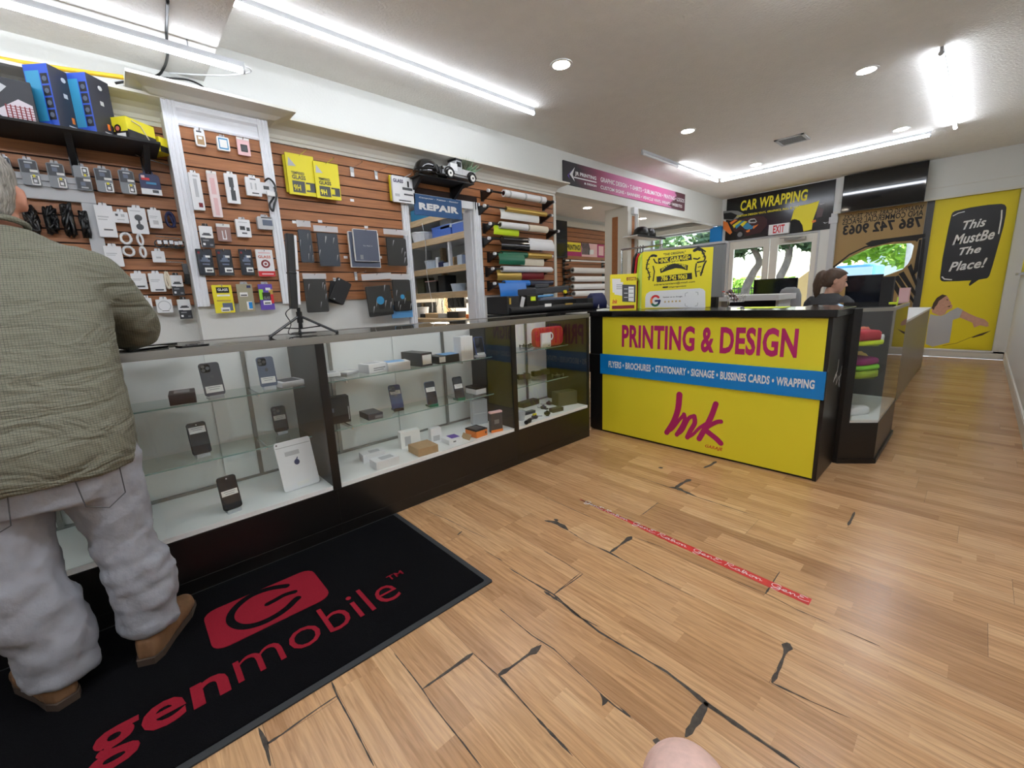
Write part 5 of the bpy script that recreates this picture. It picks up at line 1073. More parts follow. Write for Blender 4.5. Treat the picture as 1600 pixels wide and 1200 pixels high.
coil('beige cord looped on a hook below the white rod', (255,424), (268,452), 'cream', n=3, tail=True, name='beige_cord', group=None)
PAD = [(0,.0,1,.46,'clamdark','dark_panel'),(.15,.56,.85,.62,'dgrey','print'),(.25,.62,.75,.68,'dgrey','print'),(.35,.44,.95,.52,'paper','print'),(.15,.3,.6,.36,'grey','print'),(.12,.1,.3,.2,'white','print'),(.65,.08,.88,.16,'grey','print')]
product('gadget_pack', 'white and black gadget pack, upper one beside the pilaster foot', 'gadget pack', 'A', (265,430), (289.6,461.5), .075, .02, 'white', deco=PAD, tab='black')
product('gadget_pack', 'white and black gadget pack, lowest by the pilaster foot', 'gadget pack', 'A', (276,468), (301.5,497.5), .075, .02, 'white', deco=PAD, tab='black')
b = B(); P = at(284,412,1,W-.06); Q = at(297,444,1,W-.06)
for k in range(7): x = P.x+(Q.x-P.x)*k/6; b.tube([(x,W-.06,P.z),(x+.004,W-.065,(P.z+Q.z)/2),(x,W-.06,Q.z)], .003, 5)
tag(b.build('cable_bundle', M['black']), 'bundle of straight black cables hung against the pilaster', 'cable')
product('gadget_box', 'white hanging box whose edge shows past the sleeve in the lowest row', 'gadget pack', 'A', (221,466), (240,485), .07, .02, 'white', tab='white')
o, MX, w, h = product('gadget_box', 'white hanging box with a printed ring in the lowest row', 'gadget pack', 'A', (242.6,468), (271.4,488), .07, .025, 'white', deco=BAR, tab='white')
b = B(M=MX); b.pipe((w*.5,h*.5,.0251),(w*.5,h*.5,.0255),h*.4,h*.34,24); b.build('printed_ring', M['lgrey'], o)
rnd = random.Random(21)
for i, (tl, br, lab) in enumerate((((34,322),(66,365),'tangle of black cables in the framed recess beside the head of the man'),((66,324),(95,366),'tangle of black cables in the middle of the framed recess'),((93,320),(120,368),'tall tangle of black cables in the framed recess'),((122,330),(143,372),'tangle of black cables by the white recess post'))):
    Y = W-.06; P = at(*tl, 1, Y); Q = at(*br, 1, Y); b = B(); pts = []
    for k in range(90): pts.append((rnd.uniform(P.x, Q.x), Y+rnd.uniform(-.035,.03), P.z+(Q.z-P.z)*min(1, max(0, rnd.gauss(.5,.28)))))
    b.tube(smoothpath(pts, 3), .007, 5); tag(b.build('black_cables', M['black'], smooth=True), lab, 'cable', 'black cable tangles in the recess')
# narrow panel
mm('palepink', (232,214,212), .4); mm('duskpink', (222,180,180), .5); mm('rosebrown', (146,112,104), .4); mm('olivegrey', (158,152,126), .4)
product('gadget_pack', 'small white pack with a brown picture, first on the top row of the narrow panel', 'gadget pack', 'B', (302.2,199.5), (323,230), .05, .02, 'white', deco=[(.15,.1,.85,.6,'kraft','print'),(.3,.4,.7,.55,'paper','print'),(.2,.8,.7,.87,'dgrey','print')], tab=False, r=.015)
o, MX, w, h = product('gadget_pack', 'small white and pale blue frame pack, in the middle of the top row', 'gadget pack', 'B', (337.6,212), (360.4,237), .05, .03, 'white', deco=[(.12,.1,.88,.9,'teal','print'),(.2,.2,.8,.8,'paper','print')], r=.008)
product('gadget_pack', 'small pale pink pack with a dark square, last on the top row', 'gadget pack', 'B', (368.7,213.5), (392.5,244.5), .05, .015, 'pink', deco=[(.25,.2,.8,.62,'black','print'),(.32,.28,.72,.55,'dgrey','print'),(.0,.88,1,1,'paper','print')], tab=False)
product('strap_box', 'tall white box with a grey printed strap and a red corner', 'strap', 'B', (293,268.5), (321.3,329), .06, .03, 'white', deco=[(.35,.35,.65,.84,'lgrey','print'),(.5,.08,.85,.2,'dred','print'),(.35,.9,.8,.94,'lgrey','print')], tab='white')
product('strap_box', 'tall box holding a pink watch strap', 'strap', 'B', (321.3,266), (349,340), .06, .02, 'palepink', deco=[(.25,.5,.72,.85,'duskpink','strap'),(.32,.04,.72,.42,'duskpink','strap'),(0,.94,1,1,'paper','card')], tab=False)
product('strap_box', 'white tray holding a black watch strap', 'strap', 'B', (349,270), (376.7,319), .06, .02, 'white', deco=[(.3,.55,.65,.88,'black','strap'),(.38,.45,.6,.55,'black','strap'),(.34,.1,.7,.45,'black','strap')], tab='white')
product('gadget_box', 'white hanging box with a printed cable, beside the black cable loop', 'gadget pack', 'B', (382.2,275.5), (410,307.5), .07, .025, 'white', deco=[(.3,.35,.4,.7,'lgrey','print'),(.6,.35,.7,.7,'lgrey','print'),(.35,.12,.8,.18,'dgrey','print'),(.3,.88,.7,.93,'dgrey','print')], tab='white')
product('gadget_box', 'white and black box tucked behind the printed cable box', 'gadget pack', 'B', (404,284), (422.6,304), .04, .015, 'white', deco=[(.4,.4,.95,.7,'black','print')], tab=False, hk=False)
def coilB(): pass
P = at(413,278,1,WB-.06); Q = at(430,330,1,WB-.06); b = B(); b.tube(smoothpath([(P.x,WB-.05,P.z-.02),(P.x+.03,WB-.06,P.z),(P.x+.06,WB-.06,P.z-.04),(P.x+.05,WB-.06,(P.z+Q.z)/2),(Q.x-.03,WB-.06,Q.z+.04),(Q.x-.015,WB-.06,Q.z),(Q.x,WB-.06,Q.z+.04),(P.x+.062,WB-.06,(P.z+Q.z)/2),(P.x+.055,WB-.06,P.z-.05)], 6), .0065, 6); b.box(P.x+.0,P.x+.05,WB-.075,WB-.055,(P.z*.55+Q.z*.45)-.02,(P.z*.55+Q.z*.45)+.01,1); tag(b.build('charging_cable', [M['black'],M['white']], smooth=.7), 'thick black cable loop with a white label by the second pilaster', 'cable')
product('gadget_pack', 'white and black gadget pack on the narrow panel above the phone fan cards', 'gadget pack', 'B', (310,352.5), (336.3,387), .06, .015, 'white', deco=PAD, tab='black')
product('clamshell_pack', 'brown clamshell holding a pale coiled cable', 'gadget pack', 'B', (336.8,349), (362.7,377.5), .06, .015, 'rosebrown', deco=[(0,.82,1,1,'paper','card'),(.35,.1,.42,.6,'white','cable'),(.6,.15,.66,.65,'white','cable'),(.35,.1,.66,.16,'white','cable')], tab=False)
product('gadget_box', 'white box with two black earbud pictures', 'gadget pack', 'B', (367,342), (393.8,371), .07, .03, 'white', deco=[(.25,.4,.6,.62,'black','print'),(.7,.36,.92,.56,'black','print'),(.35,.18,.7,.26,'dgrey','print'),(.2,.82,.8,.86,'lgrey','print')], tab='translucent')
product('gadget_box', 'clear box holding a dark grey oval device', 'gadget pack', 'B', (401.2,337.5), (429,359.3), .07, .04, 'lgrey', deco=[(.3,.3,.92,.75,'bluegrey','device'),(.25,.88,.9,.96,'black','print')], r=.01)
FAN = [(.08,.05,.92,.97,'bubble2','card_face'),(.2,.52,.8,.6,'bluegrey','print'),(.3,.6,.7,.68,'bluegrey','print'),(.42,.68,.6,.78,'bluegrey','print'),(.3,.4,.75,.46,'bluegrey','print'),(.55,.68,.85,.76,'paper','price_sticker'),(.4,.12,.92,.30,'paper','barcode_sticker'),(.5,.16,.85,.23,'dgrey','barcode_sticker'),(.1,.82,.25,.9,'dred','print')]
mm('bubble2', (20,26,40), .25)
for tl, br, s in (((304.6,388.5),(337,430.5),'beside the fluted pilaster'),((336.3,389),(367,430.5),'second along its row'),((372,389),(398.8,430),'touching the white and red glass card'),((433.7,391),(458,430),'half behind the black light bar')):
    product('screen_protector', 'dark screen protector card with a blue phone fan, '+s, 'screen protector', 'B' if tl[0] < 430 else 'C', tl, br, .06 if tl[0] < 430 else .12, .012, 'black', deco=FAN, group='dark screen protector cards', tab=False)
o, MX, w, h = product('screen_protector', 'white and red glass screen protector card with a ringed emblem', 'screen protector', 'B', (398.5,389.5), (430.8,432), .065, .015, 'white', deco=[(0,0,1,.2,'red','print'),(.2,.07,.9,.12,'pink','print'),(.15,.86,.85,.9,'pink','print')], txt=[('GLASS',.1,.68,.85,.78,'salmon','print')], tab=False)
b = B(M=MX); b.pipe((w*.5,h*.47,.0152),(w*.5,h*.47,.0158),w*.27,w*.16,24); b.cyl((w*.5,h*.47,.0152),(w*.5,h*.47,.0158),w*.08,n=16); b.build('emblem', M['dred'], o)
product('screen_protector', 'bright yellow glass screen protector card in the lowest row', 'screen protector', 'B', (330,445.5), (368,488.3), .07, .01, 'yellow', deco=[(.2,.72,.85,.92,'black','print'),(.2,.6,.85,.66,'paper','print'),(.4,.08,.92,.36,'bluegrey','print'),(.3,.05,.75,.2,'paper','barcode_sticker'),(.35,.08,.7,.12,'dgrey','barcode_sticker'),(.15,.42,.85,.47,'gold','print')], txt=[('GLASS',.27,.79,.78,.88,'paper','print')], tab=False)
product('screen_protector', 'olive clear screen protector pouch in the lowest row', 'screen protector', 'B', (368.4,444), (399.6,486), .07, .01, 'olivegrey', deco=[(.15,.55,.65,.7,'paper','barcode_sticker'),(.2,.57,.6,.62,'dgrey','barcode_sticker'),(.5,.06,.85,.36,'paper','print'),(.62,.1,.85,.34,'blue','print'),(.65,.86,.9,.95,'navy','print')], tab=1)
product('screen_protector', 'purple, yellow and red screen protector card in the lowest row', 'screen protector', 'B', (402.5,444), (430.2,483.6), .07, .01, 'purple', deco=[(.0,.4,.3,.8,'lime','print'),(.75,.25,1,.62,'red','print'),(.7,.6,1,.8,'gold','print'),(.22,.4,.8,.68,'black','print'),(.5,.76,.85,.86,'paper','price_sticker'),(.22,.2,.8,.36,'paper','barcode_sticker'),(.3,.24,.72,.29,'dgrey','barcode_sticker')], txt=[('GLASS',.28,.42,.74,.52,'grey','print')], tab=1)
mm('sage', (150,166,104), .3)
product('screen_protector', 'sage green screen protector pouch half behind the light bar', 'screen protector', 'C', (434.5,442.5), (457.4,481.2), .13, .012, 'sage', deco=[(.7,.3,1,1,'yellow','print'),(.3,.2,.85,.38,'paper','barcode_sticker'),(.4,.24,.78,.3,'dgrey','barcode_sticker')], tab=1)
# wide panel: tempered glass packs on long hooks
dY = .22
def tg(label, tl, br, d, n=1, th=.012):
    o, MX, w, h = product('screen_protector', label, 'screen protector', 'C', tl, br, d, th, 'yellow', group='yellow tempered glass packs', tab=False, hk=n, past=.17,
      deco=[(.14,.06,.58,.34,'black','print'),(.62,.1,.97,.33,'black','print'),(.62,.14,.76,.29,'yellow','print')] if n else (),
      txt=[('TEMPERED',.14,.5,.6,.565,'black','print'),('GLASS',.15,.38,.63,.48,'black','print'),('9H',.17,.1,.42,.25,'yellow','print'),('MEIJINER',.2,.015,.66,.045,'gold','print')] if False else ([('TEMPERED',.14,.5,.6,.565,'black','print'),('GLASS',.15,.38,.63,.48,'black','print'),('9H',.17,.1,.42,.25,'yellow','print')] if n else ()))
    if n: b = B(M=MX); b.prism([(w*.1,h*.9),(w*.06,h*.68),(w*.34,h*.7)], th, th+.0006); b.build('silver_corner', M['lgrey'], o)
tg('yellow tempered glass pack, foremost of the two showing their fronts beside the pilaster', (444.2,237), (496.5,308), .075); tg('yellow tempered glass pack, lower one overlapping its neighbour', (488.6,250.5), (533.7,313.5), .09)
tg('yellow tempered glass pack hung behind the one beside the pilaster', (440.5,241), (490,305), .05, 0); tg('yellow tempered glass pack hung behind the lower overlapping one', (492,252), (532,312), .062, 0)
product('screen_protector', 'white glass screen protector box hung beside the repair board', 'screen protector', 'C', (611.3,273), (649.3,319.2), .09, .02, 'white', past=.15, deco=[(.45,.5,.9,.6,'dgrey','print'),(.5,.3,.92,.36,'dgrey','print'),(.25,.06,.8,.1,'dgrey','print'),(.1,.22,.3,.32,'lgrey','print'),(.68,.62,.76,.85,'black','print')], txt=[('GLASS',.05,.75,.5,.88,'navy','print')], tab=False, r=.01)
product('screen_protector', 'yellow pack hung just behind the white glass box', 'screen protector', 'C', (608,273), (640,317), .062, .02, 'yellow', tab=False, hk=False)
for lab, tl, br in (('silver price flap on an empty hook beside the yellow glass packs', (546.5,260.7), (554,276.5)), ('silver price flap on the empty hook just before the white glass box', (585,267), (590.7,280.5)), ('small clear price flap on the empty lower hook', (553.5,425.5), (559,438))):
    product('price_flap', lab, 'price tag', 'C', tl, br, .03, .002, 'lgrey', tab=False, past=.2, deco=[(.1,.0,.9,.45,'white','paper')], group='price flaps on empty hooks')
b = B(M=onwall(0, W-.0205, 0))
for x, y in ((550,313),(540,402),(460,347),(594,402),(572,355),(500,346)):
    P = at(x, y, 1, W-.02); b.box(P.x-.016,P.x+.016,P.z-.01,P.z+.01,0,.002)
b.build('price_strip_labels', M['white'], slatC)
# pouches and boxes with tablets
def pouch(label, tl, br, m, inner, d=.09, deco=(), rot=0, **k):
    o, MX, w, h = product('tablet_pouch', label, 'tablet case', 'C', tl, br, d+.02, .006, 'polybag', tab=False, group='bagged tablet cases', rot=rot, **k)
    u0, v0, u1, v1 = inner; b = B(M=MX); b.prism(rrect(w*u0,w*u1,h*v0,h*v1,.012), -.016, -.001); b.build('tablet_case', M[m], o, bevel=.003)
    b = B(M=MX); r2 = random.Random(int(tl[0])); 
    b.box(0,w,h*.86,h,.0061,.0068)
    for _ in range(5):
        x = r2.uniform(.1,.9); y = r2.uniform(.2,.8); b.add([(w*x,h*y,.0068),(w*(x+.05),h*(y+.01),.0068),(w*(x-.04),h*(y-.16),.0068)], [(0,1,2)])  # pale triangles are glints painted on the film; the band is real
    b.build('bag_band_glints', M['bagbandglint'], o)
    for mk, u, v, rr in deco:
        b = B(M=MX); b.cyl((w*u,h*v,.0061),(w*u,h*v,.0075),w*rr,n=20); b.build('case_emblem', M[mk], o)
    return o
mm('slatebox', (74,80,98), .45); mm('slatecase', (44,52,64), .35); mm('brownblack', (34,32,28), .5)
pouch('bagged blue-grey tablet case, first on the upper row beside the light bar', (462.5,343.5), (493.3,413), 'slatecase', (.04,.04,.96,.8), .12)
pouch('bagged blue-green tablet case overlapping the first pouch', (489,351.5), (534.5,418), 'slatecase', (.12,.03,.97,.83), .1)
for lab, tl, br, d in (('slate grey tablet box, front one of the pair', (550.6,357), (593.9,409), .12), ('slate grey tablet box, behind its twin', (543.2,361), (595.5,418.4), .09)):
    o, MX, w, h = product('tablet_box', lab, 'box', 'C', tl, br, d, .02, 'paper', deco=[(.02,.01,.98,.985,'bluegrey2','box_face')] if False else [(.02,.012,.98,.985,'slatebox','box_face')]+([(.2,.06,.32,.2,'grey','emblem')] if d > .1 else []), tab=False, group='slate tablet boxes')
    if d > .1: b = B(M=MX); text(b, 'For Pad 11', w*.36, w*.72, h*.47, h*.51, .0235); b.build('print', M['lgrey'], o)
pouch('bagged dark brown tablet case, last on the upper row by the doorway', (598.6,357), (642,417.6), 'brownblack', (.1,.04,.9,.78), .1)
pouch('black folded tablet case in a bag, lower row beside the light bar', (472,427), (516.3,487), 'brownblack', (.03,.0,.97,.88), .13)
P = at(532,455,1,W-.12); b = B(M=onwall(P.x, W-.11, P.z) @ Matrix.Rotation(radians(-28),4,'Z')); b.prism(rrect(-.062,.062,-.095,.095,.01), 0, .014); o = tag(b.build('tablet_case', M['blackmatte'], bevel=.003), 'plain black tablet case hanging askew without a bag', 'tablet case')
b = B(M=onwall(P.x, W-.11, P.z) @ Matrix.Rotation(radians(-28),4,'Z')); b.box(-.03,-.018,-.082,-.076,.0142,.015); b.box(-.05,-.04,.075,.09,.0142,.015); b.build('mark', M['lgrey'], o); hook(slatC, P.x, P.z+.1, W, W-.1)
b = B(M=onwall(P.x-.02, W-.085, P.z-.01) @ Matrix.Rotation(radians(-14),4,'Z')); b.prism(rrect(-.062,.062,-.09,.085,.01), 0, .012); tag(b.build('tablet_case', M['blackmatte'], bevel=.003), 'second black tablet case behind the askew one', 'tablet case')
pouch('silver bagged tablet case with a teal disc on the lower row', (564,427), (616.8,493.6), 'brownblack', (.08,.02,.92,.72), .12, deco=[('teal',.5,.38,.13)], rot=.06)
pouch('silver bagged tablet case with a teal emblem, last on the lower row by the doorway', (609,428), (647,488), 'brownblack', (.1,.06,.95,.86), .1, deco=[('teal',.5,.42,.1)])
P = at(613,486,1,W-.1); Q = at(646,492,1,W-.1)
b = B(); b.box(P.x,Q.x,W-.09,W-.082,Q.z-.02,P.z+.05); tag(b.build('blue_folder', M['vanblue']), 'blue edge of a folder showing under the last silver pouch', 'folder')

# ================================================================ shelf of boxes at the top
zt = 2.085
t = thing('display_shelf', 'black shelf on brackets carrying the gaming boxes over the clamshell row', 'shelf', (-.3, 3.5, zt-.012))
b = B(); b.box(-1.3, .36, 3.30, W-.02, zt-.012, zt); b.build('board', M['blackmatte'], t)
for x in (-.95, -.02, .30):
    b = B(); b.prism([(3.36,zt-.012),(W-.02,zt-.012),(W-.02,zt-.14)], x-.012, x+.012) if False else b.add([(x-.014,3.36,zt-.012),(x-.014,W-.02,zt-.012),(x-.014,W-.02,zt-.15),(x+.014,3.36,zt-.012),(x+.014,W-.02,zt-.012),(x+.014,W-.02,zt-.15)], [(0,1,2),(5,4,3),(0,3,4,1),(1,4,5,2),(2,5,3,0)]); b.box(x-.02,x+.02,W-.03,W-.02,zt-.17,zt-.01); b.build('bracket', M['black'], t)
mm('boxblue', (46,84,190), .35); mm('boxteal', (60,150,190), .3); mm('boxdark', (50,52,62), .3); mm('plaid', (150,140,160), .4)
def gamebox(label, edge, yw):
    P = at(*edge, 1, 3.36); MX = Matrix.Translation((P.x,3.36,zt+.001)) @ Matrix.Rotation(yw,4,'Z'); h = .305   # origin at the near vertical edge
    o = thing('headset_box', label, 'box', (P.x, 3.46, zt), 'gaming headset boxes')
    b = B(M=MX); b.box(0,.128,0,.128,0,h); b.build('carton', M['boxdark'], o, bevel=.002)
    b = B(M=MX); b.box(-.001,.0,.001,.127,.001,h-.001); b.build('side_print', M['boxblue'], o)
    b = B(M=MX); b.box(-.0018,-.001,.05,.122,.04,h*.9); b.build('headset_picture', M['boxteal'], o)
    b = B(M=MX)
    for k in range(4): b.box(-.0022,-.001,.008,.044,.045+k*.056,.092+k*.056)
    b.build('feature_tiles', M['black'], o)
    b = B(M=MX)
    for k in range(4): b.cyl((-.0022,.026,.068+k*.056),(-.0028,.026,.068+k*.056),.012,n=12)
    b.build('tile_icons', M['bluegrey'], o)
    b = B(M=MX); b.cyl((.07,-.0002,h*.84),(.07,-.001,h*.84),.012,n=18); b.box(.055,.075,-.0008,0,h*.55,h*.62); b.box(.05,.09,-.0008,0,.03,.036); b.build('logo_print', M['lgrey'], o)
    b = B(M=MX); b.prism([(.13,.05),(.15,.07),(.135,.09)],0,.001) if False else b.box(.072,.086,-.0008,0,.05,.08); b.build('badge', M['orange'], o)
gamebox('blue and dark gaming headset box, the one beside the plaid-printed bag box', (93,191), radians(46)); gamebox('blue and dark gaming headset box, the one beside the yellow tool box', (151,200.5), radians(46))
P = at(22,186,1,3.36); o = thing('bag_box', 'dark printed box with a plaid picture at the end of the top shelf', 'box', (P.x-.05,3.45,zt)); b = B(); b.box(P.x-.3,P.x+.085,3.37,3.55,zt,zt+.20); b.build('carton', M['clamdark'], o, bevel=.003)
b = B(M=onwall(0,3.37,0)); b.prism([(P.x-.02,zt+.005),(P.x+.075,zt+.005),(P.x+.075,zt+.09),(P.x+.03,zt+.11),(P.x-.06,zt+.04)],0,.001); b.build('plaid_print', mat('plaidprint', (210,200,206), .5), o)
b = B(M=onwall(0,3.37,0))
for k in range(6): b.box(P.x-.02+k*.016,P.x-.015+k*.016,zt+.005,zt+.08,.001,.0014); b.box(P.x-.02,P.x+.075,zt+.012+k*.012,zt+.015+k*.012,.001,.0015)
b.build('plaid_lines', M['dred'], o)
b = B(M=onwall(0,3.37,0)); b.prism([(P.x-.2,zt+.1),(P.x-.05,zt+.1),(P.x+.0,zt+.16),(P.x-.05,zt+.19),(P.x-.18,zt+.19)],0,.001); b.build('photo_print', M['lgrey'], o)
b = B(); b.pipe((P.x-.03,3.46,zt+.2),(P.x-.03,3.464,zt+.2),.035,.028,18); b.build('handle', M['black'], o)
P = at(201,210,1,3.36); MX = Matrix.Translation((P.x,3.36,zt+.001)) @ Matrix.Rotation(radians(40),4,'Z'); o = thing('tool_box', 'bright yellow box with two round lenses pictured, at the end of the top shelf', 'box', (P.x,3.45,zt))
b = B(M=MX); b.box(0,.17,0,.13,0,.125); b.build('carton', M['yellow'], o, bevel=.002)
b = B(M=MX); b.box(-.001,0,0,.13,0,.05); b.box(0,.17,-.001,0,0,.06); b.build('dark_print', M['black'], o)
b = B(M=MX)
for y in (.06,.105): b.cyl((-.001,y,.065),(-.002,y,.065),.021,n=18); b.cyl((-.001,y,.065),(-.003,y,.065),.012,n=14,m=1)
b.build('lens_picture', [M['black'],M['salmon']], o)
b = B(M=MX); b.box(-.002,-.001,.015,.07,.006,.04); b.build('barcode_sticker', M['paper'], o)
b = B(M=MX); b.tube([(.03,-.003,.11),(.08,-.003,.1),(.12,-.003,.04),(.15,-.003,.0)], .003, 5); b.build('strap', M['cream'], o)
b = B(M=MX @ Matrix.Translation((.19,.0,0))); b.box(0,.09,0,.12,.0,.085); o = tag(b.build('tool_box', M['yellow'], bevel=.002), 'second smaller yellow box behind the one with two lenses', 'box'); b = B(M=MX @ Matrix.Translation((.19,.0,0))); b.box(0,.09,-.001,0,0,.035); b.build('dark_print', M['black'], o)
P = at(212,243,1,W-.12); Q = at(258,251,1,W-.03); b = B(); b.tube([(P.x,W-.12,P.z+.006),(P.x+.03,W-.11,P.z-.003),(P.x+.19,W-.02,P.z-.01)], .004, 6); b.build('hook', M['chrome'], slatA)

# ================================================================ helmet and model truck on their shelf
zh = 2.21
t = thing('display_shelf', 'black bracket shelf over the doorway carrying the helmet and the model truck', 'shelf', (2.4,3.5,zh)); b = B(); b.box(2.12,2.72,3.40,W-.02,zh-.010,zh); b.build('board', M['blackmatte'], t)
for x in (2.16,2.62):
    b = B(); b.add([(x-.014,3.41,zh-.010),(x-.014,W-.02,zh-.012),(x-.014,W-.02,zh-.14),(x+.014,3.41,zh-.010),(x+.014,W-.02,zh-.012),(x+.014,W-.02,zh-.14)], [(0,1,2),(5,4,3),(0,3,4,1),(1,4,5,2),(2,5,3,0)]); b.box(x-.025,x+.025,W-.03,W-.02,zh-.15,zh-.01); b.build('bracket', M['black'], t)
t = thing('helmet', 'glossy black half helmet with goggles on the bracket shelf', 'helmet', (2.24,3.47,zh))
b = B(); b.lathe([(.105,0),(.112,.03),(.108,.07),(.09,.11),(.06,.135),(.02,.147)], 24, 0, (2.24,3.47,zh+.001)); b.build('shell', M['blackgloss'], t, smooth=True)
b = B(M=Matrix.Translation((2.24,3.47,zh+.004)) @ Matrix.Rotation(-.6,4,'Z')); b.prism([(.09,-.09),(.17,-.06),(.19,0),(.17,.06),(.09,.09)],0,.008); b.build('peak', M['blackgloss'], t)
b = B(M=Matrix.Translation((2.24,3.47,zh+.05)) @ Matrix.Rotation(-1.0,4,'Z'))
for y in (-.035,.035): b.pipe((.1,y,.005),(.125,y,.005),.031,.022,16); b.cyl((.1,y,.005),(.12,y,.005),.022,n=16,m=1)
b.tube([(.11*cos(a),.11*sin(a),.0) for a in [2*pi*k/20 for k in range(20)]], .007, 5, closed=True); b.build('goggles', [M['black'],M['mirrorgrey']], t)
t = thing('model_truck', 'old-fashioned white and black model pickup truck on the bracket shelf', 'toy truck', (2.55,3.44,zh))
MT = Matrix.Translation((2.55,3.46,zh+.001)) @ Matrix.Rotation(radians(186),4,'Z') @ Matrix.Scale(1.2,4)   # nose points along +x of this frame
b = B(M=MT); b.box(-.17,.16,-.035,.035,.03,.045); b.prism([(-.17,-.05),(-.03,-.05),(-.03,.05),(-.17,.05)],.045,.09); b.build('bed', M['lgrey'], t, bevel=.003)
b = B(M=MT); b.loft([[(x,-.048*s,z),(x,.048*s,z),(x,.044*s,z2),(x,-.044*s,z2)] for x, s, z, z2 in ((-.03,1,.045,.145),(.02,1,.045,.15),(.05,1,.045,.10),(.14,.6,.045,.085),(.15,.55,.045,.08))]); b.build('cab', M['lgrey'], t)
b = B(M=MT); b.loft([[(x,-.05,z),(x,.05,z),(x,.046,z+.012),(x,-.046,z+.012)] for x, z in ((-.036,.145),(.03,.148))]); b.box(-.02,.022,-.0485,.0485,.1,.135); b.build('roof', M['black'], t)
for x in (-.12,.11):
    for s in (-1,1):
        b = B(M=MT); b.cyl((x,s*.05,.034),(x,s*.068,.034),.034,n=20); b.cyl((x,s*.0681,.034),(x,s*.07,.034),.024,n=18,m=1); b.cyl((x,s*.07,.034),(x,s*.072,.034),.008,n=10); b.build('wheel', [M['black'],M['paper']], t)
        b = B(M=MT); b.tube([(x+.045*cos(a),s*.058,.036+.042*sin(a)) for a in [pi*k/8 for k in range(9)]], .006, 5); b.build('fender', M['black'], t)
b = B(M=MT); b.cyl((.15,-.03,.07),(.162,-.03,.07),.014,n=12); b.cyl((.15,.03,.07),(.162,.03,.07),.014,n=12); b.build('headlight', M['chrome'], t)
b = B(M=MT); b.box(.02,.09,.0485,.0495,.065,.115); b.build('price_card', M['white'], t)
o = thing('potted_plant', 'spiky green plant growing from the bed of the model truck', 'plant', (2.62,3.45,zh+.09)); b = B(); rr = random.Random(4)
for _ in range(110):
    a = rr.uniform(0,2*pi); e = rr.uniform(.4,1.45); l = rr.uniform(.09,.18); d = Vector((cos(a)*cos(e),sin(a)*cos(e)*.8,sin(e))); p = Vector((2.66+rr.uniform(-.05,.05),3.45+rr.uniform(-.02,.02),zh+.085)); s = d.orthogonal().normalized()*.007
    b.add([p-s,p+s,p+d*l*.6+s*.8,p+d*l,p+d*l*.6-s*.8], [(0,1,2,3,4)])
b.build('leaves', mat('plantgreen', (112,142,110), .6, noise=.3, scale=20), o)
# ================================================================ vinyl rolls on their holders
YA = W-.17
def zx(p): q = at(p[0], p[1], 1, YA); return q.x, q.z
def roll(label, pl, pr, z, r, m, sheet=None, core='kraft', smat=None):
    xa, xb = zx(pl)[0]+.002, zx(pr)[0]-.002; b = B(); b.pipe((xa,YA,z),(xb,YA,z),r,r*.62,22,0,1); o = tag(b.build('vinyl_roll', [M[m],M[core]], smooth=.6), label, 'vinyl roll', 'vinyl rolls on the wall holders')
    if sheet:
        s0, s1, zb, front = sheet; x0 = zx(s0)[0]; x1 = zx(s1)[0]; y = YA-r*.98 if front else YA+r*.98
        b = B(); R = []
        for k in range(7):
            f = k/6; R.append([(x0,y-.02*sin(f*2.6),z+(zb-z)*f),(x1,y-.02*sin(f*2.6),z+(zb-z)*f),(x1,y-.0215*sin(f*2.6)-.001,z+(zb-z)*f),(x0,y-.0215*sin(f*2.6)-.001,z+(zb-z)*f)])
        b.loft(R); b.build('hanging_sheet', M[smat or m], o, smooth=.6)
    return o
ROWS = [((763,294.5),(866,313)),((757,318.5),(862,335)),((766,350),(872,356.5)),((764,367.5),(862,377)),((773,394),(862,400)),((770,421),(862,422)),((773,444),(862,442))]
ZR = []
for i, (a, c) in enumerate(ROWS):
    (xa, za), (xb, zb) = zx(a), zx(c)
    z = [0,0,0,0,0,0,0][i] or (zx([(786.5,302),(790,324.5),(781,350.5),(784,375.5),(783,397.5),(784,420),(787,442.5)][i])[1]+zx([(851,313),(853,337),(854,360),(861,378.5),(860,400),(861,422),(862,442.5)][i])[1])/2
    ZR.append(z)
    t = thing('roll_holder', 'black roll holder with rod and brackets, '+['topmost of the column','second from the top','third from the top, above the neon sheet','carrying the black and white rolls','carrying the green and gold rolls','carrying the plain white pair','lowest of the column'][i], 'roll holder', ((xa+xb)/2, YA, z), 'roll holders on the wide panel')
    b = B(); b.cyl((xa,YA,z),(xb,YA,z),.0085,n=10); b.build('rod', M['black'], t)
    for x in (xa, xb):
        s = 1 if x == xb else -1; b = B(); b.cyl((x-.012*s,YA,z),(x+.012*s,YA,z),.016,n=12); b.build('end_cap', M['wplastic'], t)
    for x in (xa+.035, min(xb-.03, 4.06)):
        b = B(); b.box(x-.018,x+.018,W-.03,W-.02,z-.075,z+.03); b.add([(x-.01,W-.03,z+.02),(x-.01,YA-.015,z+.012),(x-.01,YA-.015,z-.012),(x-.01,W-.03,z-.07),(x+.01,W-.03,z+.02),(x+.01,YA-.015,z+.012),(x+.01,YA-.015,z-.012),(x+.01,W-.03,z-.07)], [(0,1,2,3),(7,6,5,4),(0,4,5,1),(1,5,6,2),(2,6,7,3)]); b.build('bracket', M['black'], t)
sb = lambda p: zx(p)[1]
mm('silverstrip', (150,146,140), .3)
o = roll('white printed roll with grey bands, topmost of the column', (786.5,302), (851,313), ZR[0], .036, 'white', core='dred')
